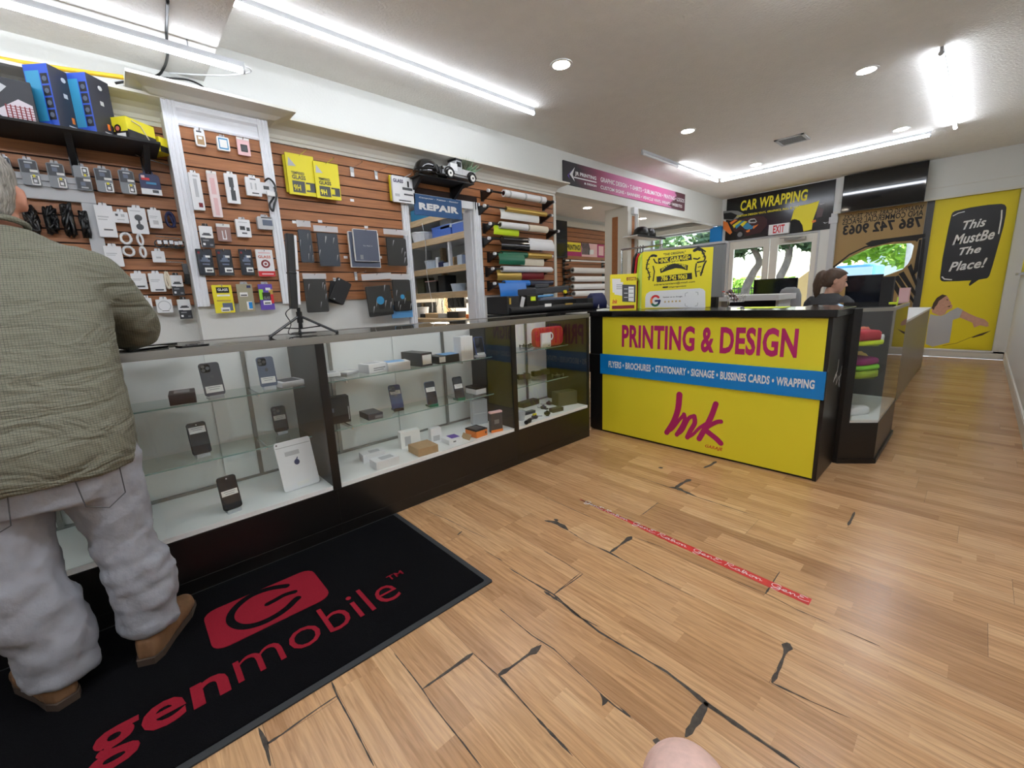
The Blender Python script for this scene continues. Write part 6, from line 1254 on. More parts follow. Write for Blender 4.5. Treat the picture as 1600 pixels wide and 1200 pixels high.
for x in (.12,.48,.86):
    xa, xb = zx((786.5,302))[0], zx((851,313))[0]; c = xa+(xb-xa)*x; b = B(); b.pipe((c-.012,YA,ZR[0]),(c+.012,YA,ZR[0]),.0366,.036,22); b.build('band', M['lgrey'], o)
roll('gold roll with a white sheet hanging behind it, second from the top', (790,324.5), (853,337), ZR[1], .026, 'gold', ((783,330),(843,340),sb((800,343)),False), smat='paper')
roll('white roll over the neon yellow sheet', (781,350.5), (823,355), ZR[2], .036, 'white', ((773,355),(812.5,365),sb((793,367)),False), smat='neon')
roll('beige roll beside the white one over the neon sheet', (824.5,355.5), (854,360), ZR[2], .036, 'cream')
roll('glossy black roll with its sheet hanging', (784,375.5), (824,377), ZR[3], .036, 'blackgloss', ((778,380),(822,380),sb((800,392)),True))
roll('wide white roll with its sheet bulging down, beside the glossy black one', (824,377), (861,378.5), ZR[3], .036, 'white', ((822,380),(861,380),sb((840,392)),True))
roll('dark green roll with a creased green sheet', (783,397.5), (822.5,399), ZR[4], .032, 'green', ((775,402),(815,402),sb((800,414)),True))
roll('gold beige roll over a pale yellow sheet', (822.5,399), (860,400), ZR[4], .032, 'gold', ((815,402),(851,402),sb((835,415)),False), smat='cream')
roll('plain white roll over the golden yellow sheet', (784,420), (825,421), ZR[5], .032, 'white', ((778,425),(816,425),sb((800,438)),False), smat='gold')
roll('plain white roll over the dark red sheet', (825,421), (861,422), ZR[5], .032, 'white', ((817,425),(851,425),sb((835,436)),False), smat='crimson2' if 'crimson2' in M else 'dred')
roll('bright blue roll with a long blue sheet, lowest of the column', (787,442.5), (826,442.5), ZR[6], .033, 'rollblue' if 'rollblue' in M else mm('rollblue', (44,120,206), .3).name, ((776,447),(818,447),sb((795,473)),True))
roll('dark navy roll with a black sheet, lowest of the column', (826,442.5), (862,442.5), ZR[6], .033, mm('rollnavy', (40,48,66), .25).name, ((816,447),(850,447),sb((830,467)),False), smat='black')

# ================================================================ cutting plotter and press behind the last case
t = thing('side_table', 'low black table behind the parts case under the cutting plotter', 'table', (2.95,2.85,0)); b = B(); b.box(2.33,3.0,2.53,2.83,.975,.995); b.box(3.0,3.75,2.53,3.2,.975,.995); b.build('top', M['black'], t)
for x in (2.36,3.71):
    for y in ((2.56,2.80) if x < 3 else (2.56,3.17)): b = B(); b.box(x-.02,x+.02,y-.02,y+.02,0,.975); b.build('leg', M['black'], t)
t = thing('cutting_plotter', 'long black vinyl cutting plotter behind the parts case', 'plotter', (2.9,2.7,.996))
b = B(); b.box(2.34,3.42,2.56,2.78,1.0,1.055); b.cyl((2.34,2.56,1.03),(3.42,2.56,1.03),.026,n=14); b.build('bed', M['blackmatte'], t, bevel=.004)
b = B(); b.box(2.35,3.40,2.70,2.80,1.055,1.10); b.build('beam', M['black'], t, bevel=.003)
b = B(); b.box(2.32,2.46,2.56,2.82,1.0,1.145); b.build('end_housing', M['blackmatte'], t, bevel=.006)
b = B(); b.box(3.36,3.45,2.56,2.82,1.0,1.10); b.build('end_housing', M['blackmatte'], t, bevel=.006)
b = B(); b.box(2.60,2.74,2.62,2.72,1.05,1.15); b.build('carriage', M['black'], t, bevel=.005)
b = B(M=Matrix.Translation((2.45,2.555,1.06)) @ Matrix.Rotation(.3,4,'Y')); b.box(0,.04,-.004,0,0,.085); b.build('control_panel', M['lgrey'], t)
b = B(); b.box(2.645,2.70,2.612,2.62,1.10,1.135); b.build('yellow_dial', M['neon'], t)
b = B(); b.box(2.73,2.81,2.53,2.537,1.045,1.07); b.build('name_plate', M['paper'], t)
b = B(); b.box(2.335,2.355,2.552,2.56,1.08,1.13); b.box(3.0,3.1,2.53,2.537,1.05,1.065); b.build('warning_label', M['gold'], t)
t = thing('heat_press', 'dark blue-grey heat press with a yellow knob behind the plotter', 'press', (3.3,3.0,.996)); b = B(); b.box(3.02,3.52,2.86,3.16,.996,1.12); b.build('body', M['bluegrey'], t, bevel=.01)
b = B(M=Matrix.Translation((3.0,2.9,1.15)) @ Matrix.Rotation(-.05,4,'Y')); b.box(0,.5,0,.25,0,.06); b.prism([(0,0),(.2,0),(.1,.1)],.06,.1); b.build('lid', M['dgrey'], t, bevel=.008)
b = B(); b.cyl((3.38,2.865,1.17),(3.38,2.845,1.17),.018,n=14); b.build('knob', M['yellow'], t)
b = B(); b.cyl((2.9,2.86,1.13),(3.2,2.86,1.14),.012,n=8); b.build('handle', M['vanblue'], t)
b = B(M=Matrix.Translation((3.58,2.62,.996)) @ Matrix.Rotation(-.4,4,'Z')); b.loft([[(x*s,y*s,z) for x, y in rrect(-.09,.09,-.07,.07,.03)] for z, s in ((0,1),(.06,1.05),(.12,.85),(.15,.6))]); o = tag(b.build('blue_bag', M['navy'], smooth=True), 'crumpled navy bag at the end of the cutting plotter', 'bag')
b = B(M=Matrix.Translation((3.52,2.56,1.0)) @ Matrix.Rotation(.5,4,'Y')); b.box(0,.2,-.002,.0,0,.1); o = tag(b.build('paper_sheet', M['paper']), 'white sheet leaning against the navy bag', 'paper')

# ================================================================ workshop seen through the doorway
t = thing('storage_shelving', 'pine shelving with white boards in the workshop behind the doorway', 'shelving', (3.75,5.0,0))
for z in (2.27, 1.98, 1.585, 1.25):
    b = B(); b.box(3.40,4.11,3.80,6.35,z-.02,z); b.build('shelf_board', M['white'], t); b = B(); b.box(3.385,3.42,3.80,6.35,z-.085,z-.004); b.build('front_rail', M['pine'], t)
for y in (4.35,5.15,5.95):
    b = B(); b.box(4.03,4.11,y,y+.06,0,2.27); b.build('post', M['pine'], t)
b = B(); b.box(3.41,3.45,4.86,4.90,1.585,1.96); b.build('thin_post', M['white'], t)
b = B(); b.box(3.42,3.46,6.0,6.06,.902,2.27); b.build('post', M['pine'], t)
t = thing('workbench', 'cluttered pine workbench under the workshop shelving', 'workbench', (3.6,5.0,0)); b = B(); b.box(3.05,4.025,3.80,6.35,.86,.90); b.build('top', M['pine'], t)
for y in (3.9,6.2):
    b = B(); b.box(3.1,3.16,y,y+.06,0,.86); b.build('leg', M['pine'], t)
t = thing('bench_light', 'bright tube light under the lowest workshop shelf', 'lamp', (3.75,5.0,1.13)); b = B(); b.box(3.72,3.79,4.0,6.2,1.21,1.229); b.build('housing', M['white'], t); b = B(); b.cyl((3.755,4.02,1.197),(3.755,6.18,1.197),.014,n=10); b.build('diffuser', emitmat('benchtube', (255,244,226), BENCH_E), t)
tube_y = thing('workshop_light', 'tube light on the workshop ceiling', 'ceiling light', (2.6,5.0,2.48)); b = B(); b.box(2.57,2.63,4.2,5.8,2.485,2.5); b.build('housing', M['white'], tube_y); b = B(); b.cyl((2.6,4.22,2.472),(2.6,5.78,2.472),.016,n=10); b.build('diffuser', TUBE, tube_y)
XS = 3.5
def rep(name, label, tl, br, z, m, dep=.16, lid=None, cat='box', sh='box', group='things on the workshop shelves'):
    P = at(*tl, 0, XS); Q = at(*br, 0, XS); y0, y1 = Q.y, P.y; h = max(.03, P.z-Q.z); b = B(); tp = []
    if sh == 'box': b.prism(rrect(XS,XS+dep,y0,y1,.012), z, z+h)
    else: b.lathe([((y1-y0)*.42,0),((y1-y0)*.5,h*.85),((y1-y0)*.52,h*.86),((y1-y0)*.52,h)],18,0,(XS+dep/2,(y0+y1)/2,z))
    o = tag(b.build(name, [M[m]], bevel=.003), label, cat, group)
    if lid: b = B(); b.prism(rrect(XS-.006,XS+dep+.006,y0-.006,y1+.006,.012), z+h, z+h+.012); b.build('lid', M[lid], o)
    return o
mm('binblue', (74,110,190), .4); mm('binclear', (196,208,220), .3)
rep('storage_bin','blue lidded bin on the upper workshop shelf',(674,357),(704,367),1.981,'binblue',.3,'binblue'); rep('storage_bin','clear bin on the upper workshop shelf behind the blue one',(686,339),(705,351),2.09,'binclear',.2,'lgrey'); rep('storage_bin','clear blue bin at the door end of the upper workshop shelf',(705,347),(724,360),1.981,'binblue',.2,'binclear')
rep('plastic_bag','white crumpled plastic bag on the upper workshop shelf',(646,367),(668,377),1.981,'white',.14,cat='bag',sh='tub')
rep('storage_bin','grey tub on the middle workshop shelf',(663,407),(680,418),1.586,'binclear',.16,sh='tub'); rep('spray_bottle','white bottle on the middle workshop shelf',(679,399),(684,416),1.586,'white',.05,sh='tub',cat='bottle'); rep('storage_bin','small blue bin on the middle workshop shelf',(684,408),(692,416),1.586,'navy',.1); rep('storage_bin','small clear bin on the middle workshop shelf',(692,409),(700,415),1.586,'binclear',.1)
rep('carton','brown carton on the middle workshop shelf beside the thin white post',(700,400),(709.5,413),1.586,'kraft',.14); rep('storage_bin','clear bin on the middle workshop shelf beyond the thin white post',(713,396),(722,411),1.586,'binclear',.2); rep('jug','blue jug on the middle workshop shelf at the door edge',(722,386),(728,409),1.586,'binblue',.12,sh='tub',cat='jug')
rep('electronics_box','black electronics with a pink cover on the lower workshop shelf',(664,437),(682,453),1.251,'black',.2,'pink',cat='electronics'); rep('electronics_box','black amplifier on the lower workshop shelf',(683,426),(696,451),1.251,'blackmatte',.2,cat='electronics'); rep('electronics_box','dark device in the corner of the lower workshop shelf',(650,432),(663,455),1.251,'olive',.2,cat='electronics')
rep('storage_bin','blue-grey bucket on the lower workshop shelf',(702,441),(717,452),1.251,'binclear',.16,sh='tub'); rep('plastic_bag','clear plastic bag on the lower workshop shelf',(717,440),(730,450),1.251,'polybag',.16,cat='bag',sh='tub')
rep('carton','stack of papers on the top workshop shelf behind the repair board',(640,322),(668,334),2.271,'teal',.2)
def bench_mon(label, tl, br, x, wall=False):
    P = at(*tl, 0, x); Q = at(*br, 0, x); t = thing('monitor', label, 'monitor', (x+.05,(P.y+Q.y)/2,.9)); b = B(); b.box(x,x+.035,Q.y,P.y,Q.z,P.z); b.build('casing', M['black'], t, bevel=.004); b = B(); b.box(x-.002,x,Q.y+.012,P.y-.012,Q.z+.014,P.z-.012); b.build('screen', M['screen'], t)
    m = (P.y+Q.y)/2; b = B()
    if wall: b.box(x+.035,4.05,m-.03,m+.03,(P.z+Q.z)/2-.03,(P.z+Q.z)/2+.03)
    else: b.box(x+.01,x+.05,m-.04,m+.04,.91,Q.z+.04); b.box(x-.05,x+.12,m-.12,m+.12,.9,.912)
    b.build('arm' if wall else 'stand', M['black'], t)
bench_mon('monitor at the far end of the workbench', (651,473), (680,489), 3.55); bench_mon('monitor held on an arm above the workbench', (698.5,462), (726,481), 3.5, True)
rnd = random.Random(9)
for i, (lab, tl, br, m, sh) in enumerate((('white round fan on the workbench','648,485','660,501','white','tub'),('black case on the workbench by the door','698,490','716,500','black','box'),('orange tool tray on the workbench','727,490','735,496','orange','box'),('yellow-brown parts tray on the workbench','664,492','682,499','pine','box'),('grey meter in the middle of the workbench','684,494','697,501','lgrey','box'),('black tool case at the front of the workbench','650,497','665,503','blackmatte','box'))):
    tl = tuple(map(float, tl.split(','))); br = tuple(map(float, br.split(','))); XS = 3.3
    rep('bench_item' if False else ('fan' if i == 0 else 'tool_case'), lab, tl, br, .901, m, .14, cat='fan' if i == 0 else 'tool', sh=sh, group='things on the workbench')
b = B()
for k in range(7):
    y = 4.75+k*.07; b.tube(smoothpath([(3.38,y,1.17),(3.36,y+rnd.uniform(-.08,.08),1.08),(3.35,y+rnd.uniform(-.1,.1),.98),(3.34,y+rnd.uniform(-.1,.1),.92)]), .003, 5)
tag(b.build('test_leads', M['black'], smooth=True), 'black test leads hanging from the shelf over the workbench', 'cable')
b = B(); b.tube(smoothpath([(3.37,5.42,2.2),(3.375,5.38,1.9),(3.37,5.4,1.6),(3.372,5.36,1.3),(3.36,5.3,1.1),(3.32,5.25,.98)]), .005, 6); tag(b.build('power_cord', M['white'], smooth=True), 'white cord hanging down before the workshop shelves', 'cable')

# ================================================================ side room
slatD = slat_panel('slat_panel', 5.0, 7.38, 5.16, 1.0, 2.33, 'brown slatted panel of the side room behind the white rolls')
b = B(); b.box(4.2,7.42,5.10,5.16,2.33,2.42); struct(b.build('trim_5', M['trimcream']))
YS = 5.02
P = at(866,343,1,YS); Q = at(887,403,1,YS); t = thing('side_television', 'dark upright screen in the side room beside the wide panel end', 'television', ((P.x+Q.x)/2,YS,Q.z)); b = B(); b.box(P.x-.12,Q.x,YS,YS+.06,Q.z,P.z); b.build('casing', M['blackmatte'], t, bevel=.004); b = B(); b.box(P.x-.11,Q.x-.01,YS-.002,YS,Q.z+.02,P.z-.02); b.build('screen', M['screen'], t); b = B(); b.box((P.x+Q.x)/2-.05,(P.x+Q.x)/2+.05,YS+.06,5.14,(P.z+Q.z)/2-.05,(P.z+Q.z)/2+.05); b.build('wall_bracket', M['black'], t)
YP = 5.135; t = thing('wall_poster', 'yellow and pink printing poster on the side room panel', 'poster', (6.7,YP,1.85)); q = lambda p: wq(p, YP); zz4 = lambda L: [(840+x/6.316, 230+y/6.316) for x, y in L]
P = at(885,377,1,YP); Q = at(944,401,1,YP); b = B(); zb, ztp = at(915,401,1,YP).z, at(915,380,1,YP).z; b.box(P.x,Q.x,YP,YP+.004,zb,ztp); b.build('board', M['magenta'], t)
b = B(M=onwall(0,YP,0)); L_ = Q.x-P.x; H_ = ztp-zb; b.box(P.x,P.x+L_*.36,zb+H_*.32,ztp-H_*.02,0,.001); b.build('yellow_print', M['yellow'], t); b = B(M=onwall(0,YP,0)); text(b, 'PRINTING?', P.x+L_*.01, P.x+L_*.35, zb+H_*.42, zb+H_*.82, .0015, 0, bold=.04); b.build('lettering', M['black'], t)
b = B(M=onwall(0,YP,0)); b.box(P.x+L_*.38,P.x+L_*.8,zb,ztp,0,.001); b.build('pink_print', M['pink'], t); b = B(M=onwall(0,YP,0))
for k in range(6): b.stroke([(P.x+L_*(.38+.035*k),zb+H_*.95),(P.x+L_*(.41+.035*k),zb+H_*.6),(P.x+L_*(.40+.035*k),zb+H_*.2)], .016, z1=.002)
b.bev(P.x+L_*.56,P.x+L_*.7,zb+H_*.2,zb+H_*.55,.0,.002,.02,1); b.build('pattern_print', [M['black'],M['white']], t); b = B(M=onwall(0,YP,0)); b.box(P.x+L_*.84,P.x+L_*.98,zb+H_*.15,ztp-H_*.12,0,.001); b.build('text_block', M['pink'], t)
for i, (a, c) in enumerate((((884,405.5),(954,411)),((884,421),(955,424.5)),((885,434),(955,437.5)),((884,446),(955,449)),((886,457),(955,459)))):
    ya = 5.0; P = at(*a, 1, ya); Q = at(*c, 1, ya); z = (P.z+Q.z)/2; t = thing('roll_holder', 'black holder arms in the side room, '+['top pair with a bare rod','pair just under the bare rod','pair holding the middle white roll','pair holding the white roll above the last','lowest pair'][i], 'roll holder', ((P.x+Q.x)/2,ya,z), 'roll holders in the side room')
    for x in (P.x+.1, Q.x-.08):
        b = B(); b.box(x-.03,x+.03,5.13,5.14,z-.1,z+.05); b.box(x-.015,x+.015,ya-.02,5.14,z-.02,z+.02); b.box(x-.015,x+.015,ya+.02,5.14,z-.08,z-.06); b.build('bracket', M['black'], t)
    b = B(); b.cyl((P.x,ya,z),(Q.x,ya,z),.014,n=10); b.build('rod', M['white' if i == 0 else 'black'], t)
    if i: b = B(); b.pipe((P.x+.18,ya,z),(Q.x-.12,ya,z),.05,.03,20); tag(b.build('vinyl_roll', M['white'], smooth=.6), 'white roll in the side room, '+['','just under the bare rod','third rod down','fourth rod down','lowest, above the plotter'][i], 'vinyl roll', 'white rolls in the side room')
for x, y in ((5.85,4.45),(7.6,4.5),(4.75,4.3)):  # all but the first are unseen, added to brighten the side room
    t = thing('downlight', 'round downlight in the side room ceiling'+('' if x == 5.85 else ' added unseen by the side room window' if x > 7 else ' added unseen behind the wide panel end'), 'ceiling light', (x,y,2.5), 'recessed downlights'); b = B(); b.pipe((x,y,2.494),(x,y,2.5),.085,.066,24); b.build('ring', M['white'], t); b = B(); b.cyl((x,y,2.497),(x,y,2.499),.0655,n=24); b.build('lens', DOWN, t)
b = B(); b.box(5.2,6.6,4.15,4.75,.72,.76); o = tag(b.build('work_table', M['white']), 'white work table in the side room under the rolls', 'table')
for x in (5.25,6.55):
    for y in (4.2,4.7): b = B(); b.box(x-.02,x+.02,y-.02,y+.02,0,.72); b.build('leg', M['white'], o)
# ================================================================ people
def ell(c, rx, ry, n=24, tilt=0, rot=0, sq=2.0):
    out = []
    for k in range(n):
        a = 2*pi*k/n; ca, sa = cos(a), sin(a); x = rx*abs(ca)**(2/sq)*(1 if ca >= 0 else -1); y = ry*abs(sa)**(2/sq)*(1 if sa >= 0 else -1)
        x, y = x*cos(rot)-y*sin(rot), x*sin(rot)+y*cos(rot); out.append((c[0]+x, c[1]+y, c[2]+tilt*y))
    return out
def soft(o, vox=.012, smooth=6, disp=0, dscale=.1):
    m = o.modifiers.new('remesh', 'REMESH'); m.mode = 'VOXEL'; m.voxel_size = vox; m.use_smooth_shade = True
    s = o.modifiers.new('smooth', 'SMOOTH'); s.iterations = smooth; s.factor = .5
    if disp:
        tx = bpy.data.textures.new(o.name+'_folds', 'CLOUDS'); tx.noise_scale = dscale; tx.noise_depth = 2
        d = o.modifiers.new('folds', 'DISPLACE'); d.texture = tx; d.strength = disp; d.mid_level = .5; d.texture_coords = 'LOCAL'
    return o
def hand(b, wrist, dirv, up, s=1.0, curl=.5, thumb=1):
    """palm, four fingers of unequal length and a thumb from the side of the palm"""
    d = Vector(dirv).normalized(); u = Vector(up).normalized(); sd = d.cross(u).normalized()*thumb; w = Vector(wrist)
    b.loft([[w+d*t+sd*(x*wd)+u*(y*th) for x, y in ((-1,-.6),(0,-1),(1,-.6),(1,.6),(0,1),(-1,.6))] for t, wd, th in ((-.015*s,.026*s,.02*s),(.02*s,.036*s,.017*s),(.06*s,.042*s,.015*s),(.095*s,.04*s,.012*s))])
    for i, (o_, l) in enumerate(((-.030,.062),(-.010,.075),(.011,.07),(.031,.052))):
        p0 = w+d*.088*s+sd*o_*s; p1 = p0+d*l*.45*s-u*.006*curl*s; p2 = p1+(d*cos(curl)-u*sin(curl))*l*.32*s; p3 = p2+(d*cos(curl*1.8)-u*sin(curl*1.8))*l*.26*s
        b.tube([p0-d*.02*s, p0, p1, p2, p3], [.0095*s,.0095*s,.009*s,.0082*s,.0065*s], 8)
    q0 = w+d*.025*s-sd*.034*s; q1 = q0+(d*.55-sd*.75-u*.25).normalized()*.045*s; q2 = q1+(d*.85-sd*.35-u*.2).normalized()*.032*s
    b.tube([q0+sd*.015*s, q0, q1, q2], [.014*s,.0125*s,.0105*s,.0075*s], 8)
# ---- the man at the case, seen from behind
mx, t = -.215, thing('person', 'man seen from behind in an olive checked shirt and pale jeans, leaning on a case', 'person', (-.215,1.78,.009))
sh = lambda x, s: mx+s*x
b = B()
hc = Vector((-.226,2.02,1.50))
b.loft([ell((hc.x,hc.y+dy,hc.z+z), rx, ry, 20, -.18) for z, rx, ry, dy in ((-.125,.035,.045,.045),(-.10,.055,.07,.03),(-.06,.066,.088,.01),(-.01,.074,.098,-.005),(.04,.077,.101,-.01),(.08,.066,.088,-.01),(.11,.043,.058,-.008),(.125,.012,.016,-.005))])
b.loft([ell((mx+.005,1.985,1.33), .062, .062, 16), ell((mx+.002,2.0,1.42), .056, .058, 16), ell((hc.x,hc.y-.02,1.46), .055, .06, 16)])
b.tube([hc+Vector((.0,.095,-.03)), hc+Vector((0,.118,-.045)), hc+Vector((0,.10,-.055))], [.01,.014,.012], 8)       # nose
for s in (-1,1):
    b.loft([[(hc.x+s*(.068+.024*k), hc.y-.012+.022*(1-.1*k)*cos(a)-.012*k, hc.z-.022+.037*(1-.08*k)*sin(a)) for a in [2*pi*q/12 for q in range(12)]] for k in range(2)])   # ears
    b.ball((hc.x+s*.03,hc.y+.088,hc.z+.005),.011,8,6)
b.tube([hc+Vector((-.022,.092,-.078)), hc+Vector((.022,.092,-.078))], .007, 6)
b.loft([ell((mx,y,z), rx, ry, 20) for z, y, rx, ry in ((.80,1.80,.155,.10),(.95,1.84,.15,.10),(1.12,1.88,.165,.105),(1.24,1.93,.175,.095),(1.32,1.955,.12,.08),(1.36,1.975,.06,.055))])
for s in (-1,1):
    b.tube([(sh(.17,s),1.94,1.26),(sh(.25,s),1.99,1.15),(sh(.278,s),2.07,1.065),(sh(.19,s),2.19,1.04),(sh(.11,s),2.275,1.03)], [.05,.045,.04,.034,.027], 10)
    hand(b, (sh(.11,s),2.275,1.028), (-s*.55,.85,-.12), (0,.1,1), 1.0, .35, -s)
    ax, tx = (-.082, -.03) if s > 0 else (-.292, -.33)
    b.tube([(sh(.1,s),1.80,.84),(sh(.105,s),1.795,.5),(ax,1.762,.14)], [.085,.06,.04], 10)
    b.tube([(ax,1.762,.14),(ax,1.765,.065),(tx,1.86,.05)], [.038,.034,.028], 8)
soft(b.build('body', mm('skinman', (186,130,106), .55, noise=.06, scale=30), t), .0085, 3)
b = B()   # hair: short, grey, over back and top of the head
b.loft([ell((hc.x,hc.y-.016+dy,hc.z+z), rx, ry, 20, -.15) for z, rx, ry, dy in ((-.085,.05,.05,-.045),(-.05,.066,.074,-.03),(0,.0775,.088,-.018),(.045,.081,.098,-.01),(.085,.071,.09,-.008),(.117,.047,.062,-.004),(.134,.014,.02,0))])
mm('greyhair', (150,146,138), .6, noise=.55, scale=10, stretch=(18,18,3), bump=.6)
o = b.build('hair', M['greyhair'], t); soft(o, .009, 4, .012, .03)
def shirt_material():
    m = bpy.data.materials.new('checked_shirt'); m.use_nodes = True; tt = m.node_tree; p = tt.nodes['Principled BSDF']; p.inputs['Roughness'].default_value = .85
    tc = tt.nodes.new('ShaderNodeTexCoord'); sx = tt.nodes.new('ShaderNodeSeparateXYZ'); tt.links.new(tc.outputs['Object'], sx.inputs[0])
    outs = []
    for ax, fr in ((0, 1/.0062), (2, 1/.0062)):
        f = tt.nodes.new('ShaderNodeMath'); f.operation = 'MULTIPLY'; f.inputs[1].default_value = fr; fr_ = tt.nodes.new('ShaderNodeMath'); fr_.operation = 'FRACT'; l = tt.nodes.new('ShaderNodeMath'); l.operation = 'LESS_THAN'; l.inputs[1].default_value = .2
        tt.links.new(sx.outputs[ax], f.inputs[0]); tt.links.new(f.outputs[0], fr_.inputs[0]); tt.links.new(fr_.outputs[0], l.inputs[0]); outs.append(l)
    mxn = tt.nodes.new('ShaderNodeMath'); mxn.operation = 'MAXIMUM'; tt.links.new(outs[0].outputs[0], mxn.inputs[0]); tt.links.new(outs[1].outputs[0], mxn.inputs[1])
    n = tt.nodes.new('ShaderNodeTexNoise'); n.inputs['Scale'].default_value = 60; ml = tt.nodes.new('ShaderNodeMath'); ml.operation = 'MULTIPLY'; tt.links.new(mxn.outputs[0], ml.inputs[0]); tt.links.new(n.outputs[0], ml.inputs[1])
    c = tt.nodes.new('ShaderNodeMix'); c.data_type = 'RGBA'; c.inputs[6].default_value = lin((112,111,95))+(1,); c.inputs[7].default_value = lin((44,44,38))+(1,); tt.links.new(ml.outputs[0], c.inputs[0]); tt.links.new(c.outputs[2], p.inputs['Base Color'])
    mp = tt.nodes.new('ShaderNodeMapping'); mp.inputs['Scale'].default_value = (3.2, 3.2, 9); mp.inputs['Rotation'].default_value = (0, .35, 0); w = tt.nodes.new('ShaderNodeTexNoise'); w.inputs['Scale'].default_value = 1.6; w.inputs['Detail'].default_value = 3; w.inputs['Distortion'].default_value = 1.4
    bp = tt.nodes.new('ShaderNodeBump'); bp.inputs['Strength'].default_value = .55; bp.inputs['Distance'].default_value = .05; tt.links.new(tc.outputs['Object'], mp.inputs[0]); tt.links.new(mp.outputs[0], w.inputs['Vector']); tt.links.new(w.outputs[0], bp.inputs['Height']); tt.links.new(bp.outputs[0], p.inputs['Normal']); return m
SHM = shirt_material()
b = B()
b.loft([ell((mx+dx,y,z), rx, ry, 32, 0, 0, 2.4) for z, y, rx, ry, dx in ((.675,1.785,.196,.15,.0),(.72,1.785,.207,.155,.0),(.80,1.79,.21,.152,.002),(.90,1.81,.205,.142,.003),(1.02,1.84,.208,.138,.002),(1.13,1.875,.216,.135,0),(1.21,1.905,.214,.125,0),(1.275,1.93,.205,.112,0),(1.32,1.95,.172,.10,0),(1.355,1.97,.122,.085,.0),(1.392,1.985,.068,.068,.004))])
for s in (-1,1):
    b.tube(smoothpath([(sh(.12,s),1.93,1.268),(sh(.185,s),1.945,1.25),(sh(.245,s),1.99,1.15),(sh(.272,s),2.065,1.072),(sh(.20,s),2.17,1.052),(sh(.13,s),2.26,1.043)], 4), [.075,.078,.08,.08,.08,.078,.076,.074,.072,.070,.068,.067,.066,.064,.06,.056,.052,.048,.045,.042,.04], 16)
o = b.build('shirt', SHM, t); soft(o, .011, 5, .012, .055)
b = B(); b.tube([(mx+.003+.066*cos(a), 1.985+.066*sin(a), 1.398+.018*sin(a+pi)) for a in [2*pi*k/24 for k in range(24)]], .009, 8, closed=True); b.build('collar', SHM, t, smooth=True)
mm('jeans', (146,148,155), .9, noise=.10, scale=9, bump=.25, bscale=45); mm('bootleather', (116,84,56), .65, noise=.18, scale=25, bump=.2); mm('bootsole', (58,44,34), .8)
b = B()
b.loft([ell((mx,1.795,z), rx, ry, 28, 0, 0, 2.3) for z, rx, ry in ((.60,.195,.135),(.68,.205,.145),(.76,.207,.145),(.86,.17,.10),(.93,.14,.07))])
LEG = {1: ((-.11,1.795,.70,.108),(-.105,1.79,.58,.098),(-.095,1.785,.46,.080),(-.085,1.775,.36,.082),(-.07,1.775,.28,.090),(-.072,1.775,.21,.084),(-.078,1.77,.15,.080),(-.08,1.765,.095,.074)),
       -1: ((-.315,1.80,.70,.108),(-.325,1.79,.58,.102),(-.325,1.78,.44,.093),(-.318,1.77,.32,.098),(-.29,1.765,.22,.096),(-.288,1.76,.15,.088),(-.29,1.755,.09,.084),(-.292,1.75,.06,.078))}
for s, L in LEG.items():
    P = smoothpath([l[:3] for l in L], 4); R = []
    for i in range(len(L)-1): R += [(L[i][3]*(1-k/4)+L[i+1][3]*k/4)*(1+.055*sin(i*4.0+k*1.7)*(1 if i > 2 else .2)) for k in range(4)]
    b.tube(P, R+[L[-1][3]], 20)
o = b.build('jeans', M['jeans'], t); soft(o, .011, 3, .026, .065)
b = B()   # stitched hip pocket
for s in (-1,1): b.tube([(sh(.06,s),1.652,.70),(sh(.07,s),1.648,.60),(sh(.115,s),1.662,.575),(sh(.155,s),1.69,.60),(sh(.155,s),1.69,.70)], .0016, 5)
b.build('pocket_seam', M['dgrey'], t)
def boot(name, heel, ang, par, tilt=0):
    MB_ = Matrix.Translation(heel) @ Matrix.Rotation(ang,4,'Z')      # +x towards the toe
    b = B(M=MB_); b.loft([[(x,y*w,z0+(h-z0)*f) for y, f in ((-1,.0),(-1,.45),(-.75,.85),(0,1),(.75,.85),(1,.45),(1,.0),(0,0))] for x, w, z0, h in ((-.005,.022,.018,.085),(.02,.036,.018,.125),(.06,.04,.018,.12),(.10,.04,.018,.108),(.15,.045,.018,.09),(.20,.05,.018,.07),(.25,.046,.018,.062),(.285,.025,.018,.05))])
    b.loft([ell((.05,0,z), r, r*.85, 16) for z, r in ((.08,.044),(.11,.044),(.135,.042))]); o = b.build('boot', M['bootleather'], par); soft(o, .007, 3)
    b = B(M=MB_); b.prism([(-.012,-.024),(.02,-.038),(.09,-.04),(.2,-.052),(.27,-.04),(.297,0),(.27,.04),(.2,.052),(.09,.04),(.02,.038),(-.012,.024)], 0, .022); b.build('sole', M['bootsole'], o)
    return o
boot('boot', (-.100,1.705,.0098), radians(64), t); boot('boot', (-.285,1.69,.0098), radians(112), t)

# ---- the seated woman in profile
wc = Vector((5.30,1.005,1.175)); t = thing('person', 'woman with a brown ponytail and dark grey top, sitting in profile at a desk', 'person', (5.28,1.0,0))
A_ = math.atan2(-.90,.42); TW = Matrix.Translation(wc) @ Matrix.Rotation(A_,4,'Z') @ Matrix.Rotation(radians(14),4,'Y')   # +x = where the face points
TB = Matrix.Translation((5.28,1.03,0)) @ Matrix.Rotation(math.atan2(-.3,.95),4,'Z')
b = B(M=TW)
b.loft([ell((x,0,z), rx, ry, 18) for z, x, rx, ry in ((-.112,.052,.028,.026),(-.095,.045,.045,.042),(-.06,.022,.072,.058),(-.02,.006,.09,.066),(.025,0,.096,.07),(.065,-.004,.09,.067),(.095,-.006,.064,.05),(.112,-.006,.02,.018))])
b.tube([(.082,0,.008),(.108,0,-.018),(.118,0,-.032),(.095,0,-.038)], [.008,.011,.013,.009], 8)
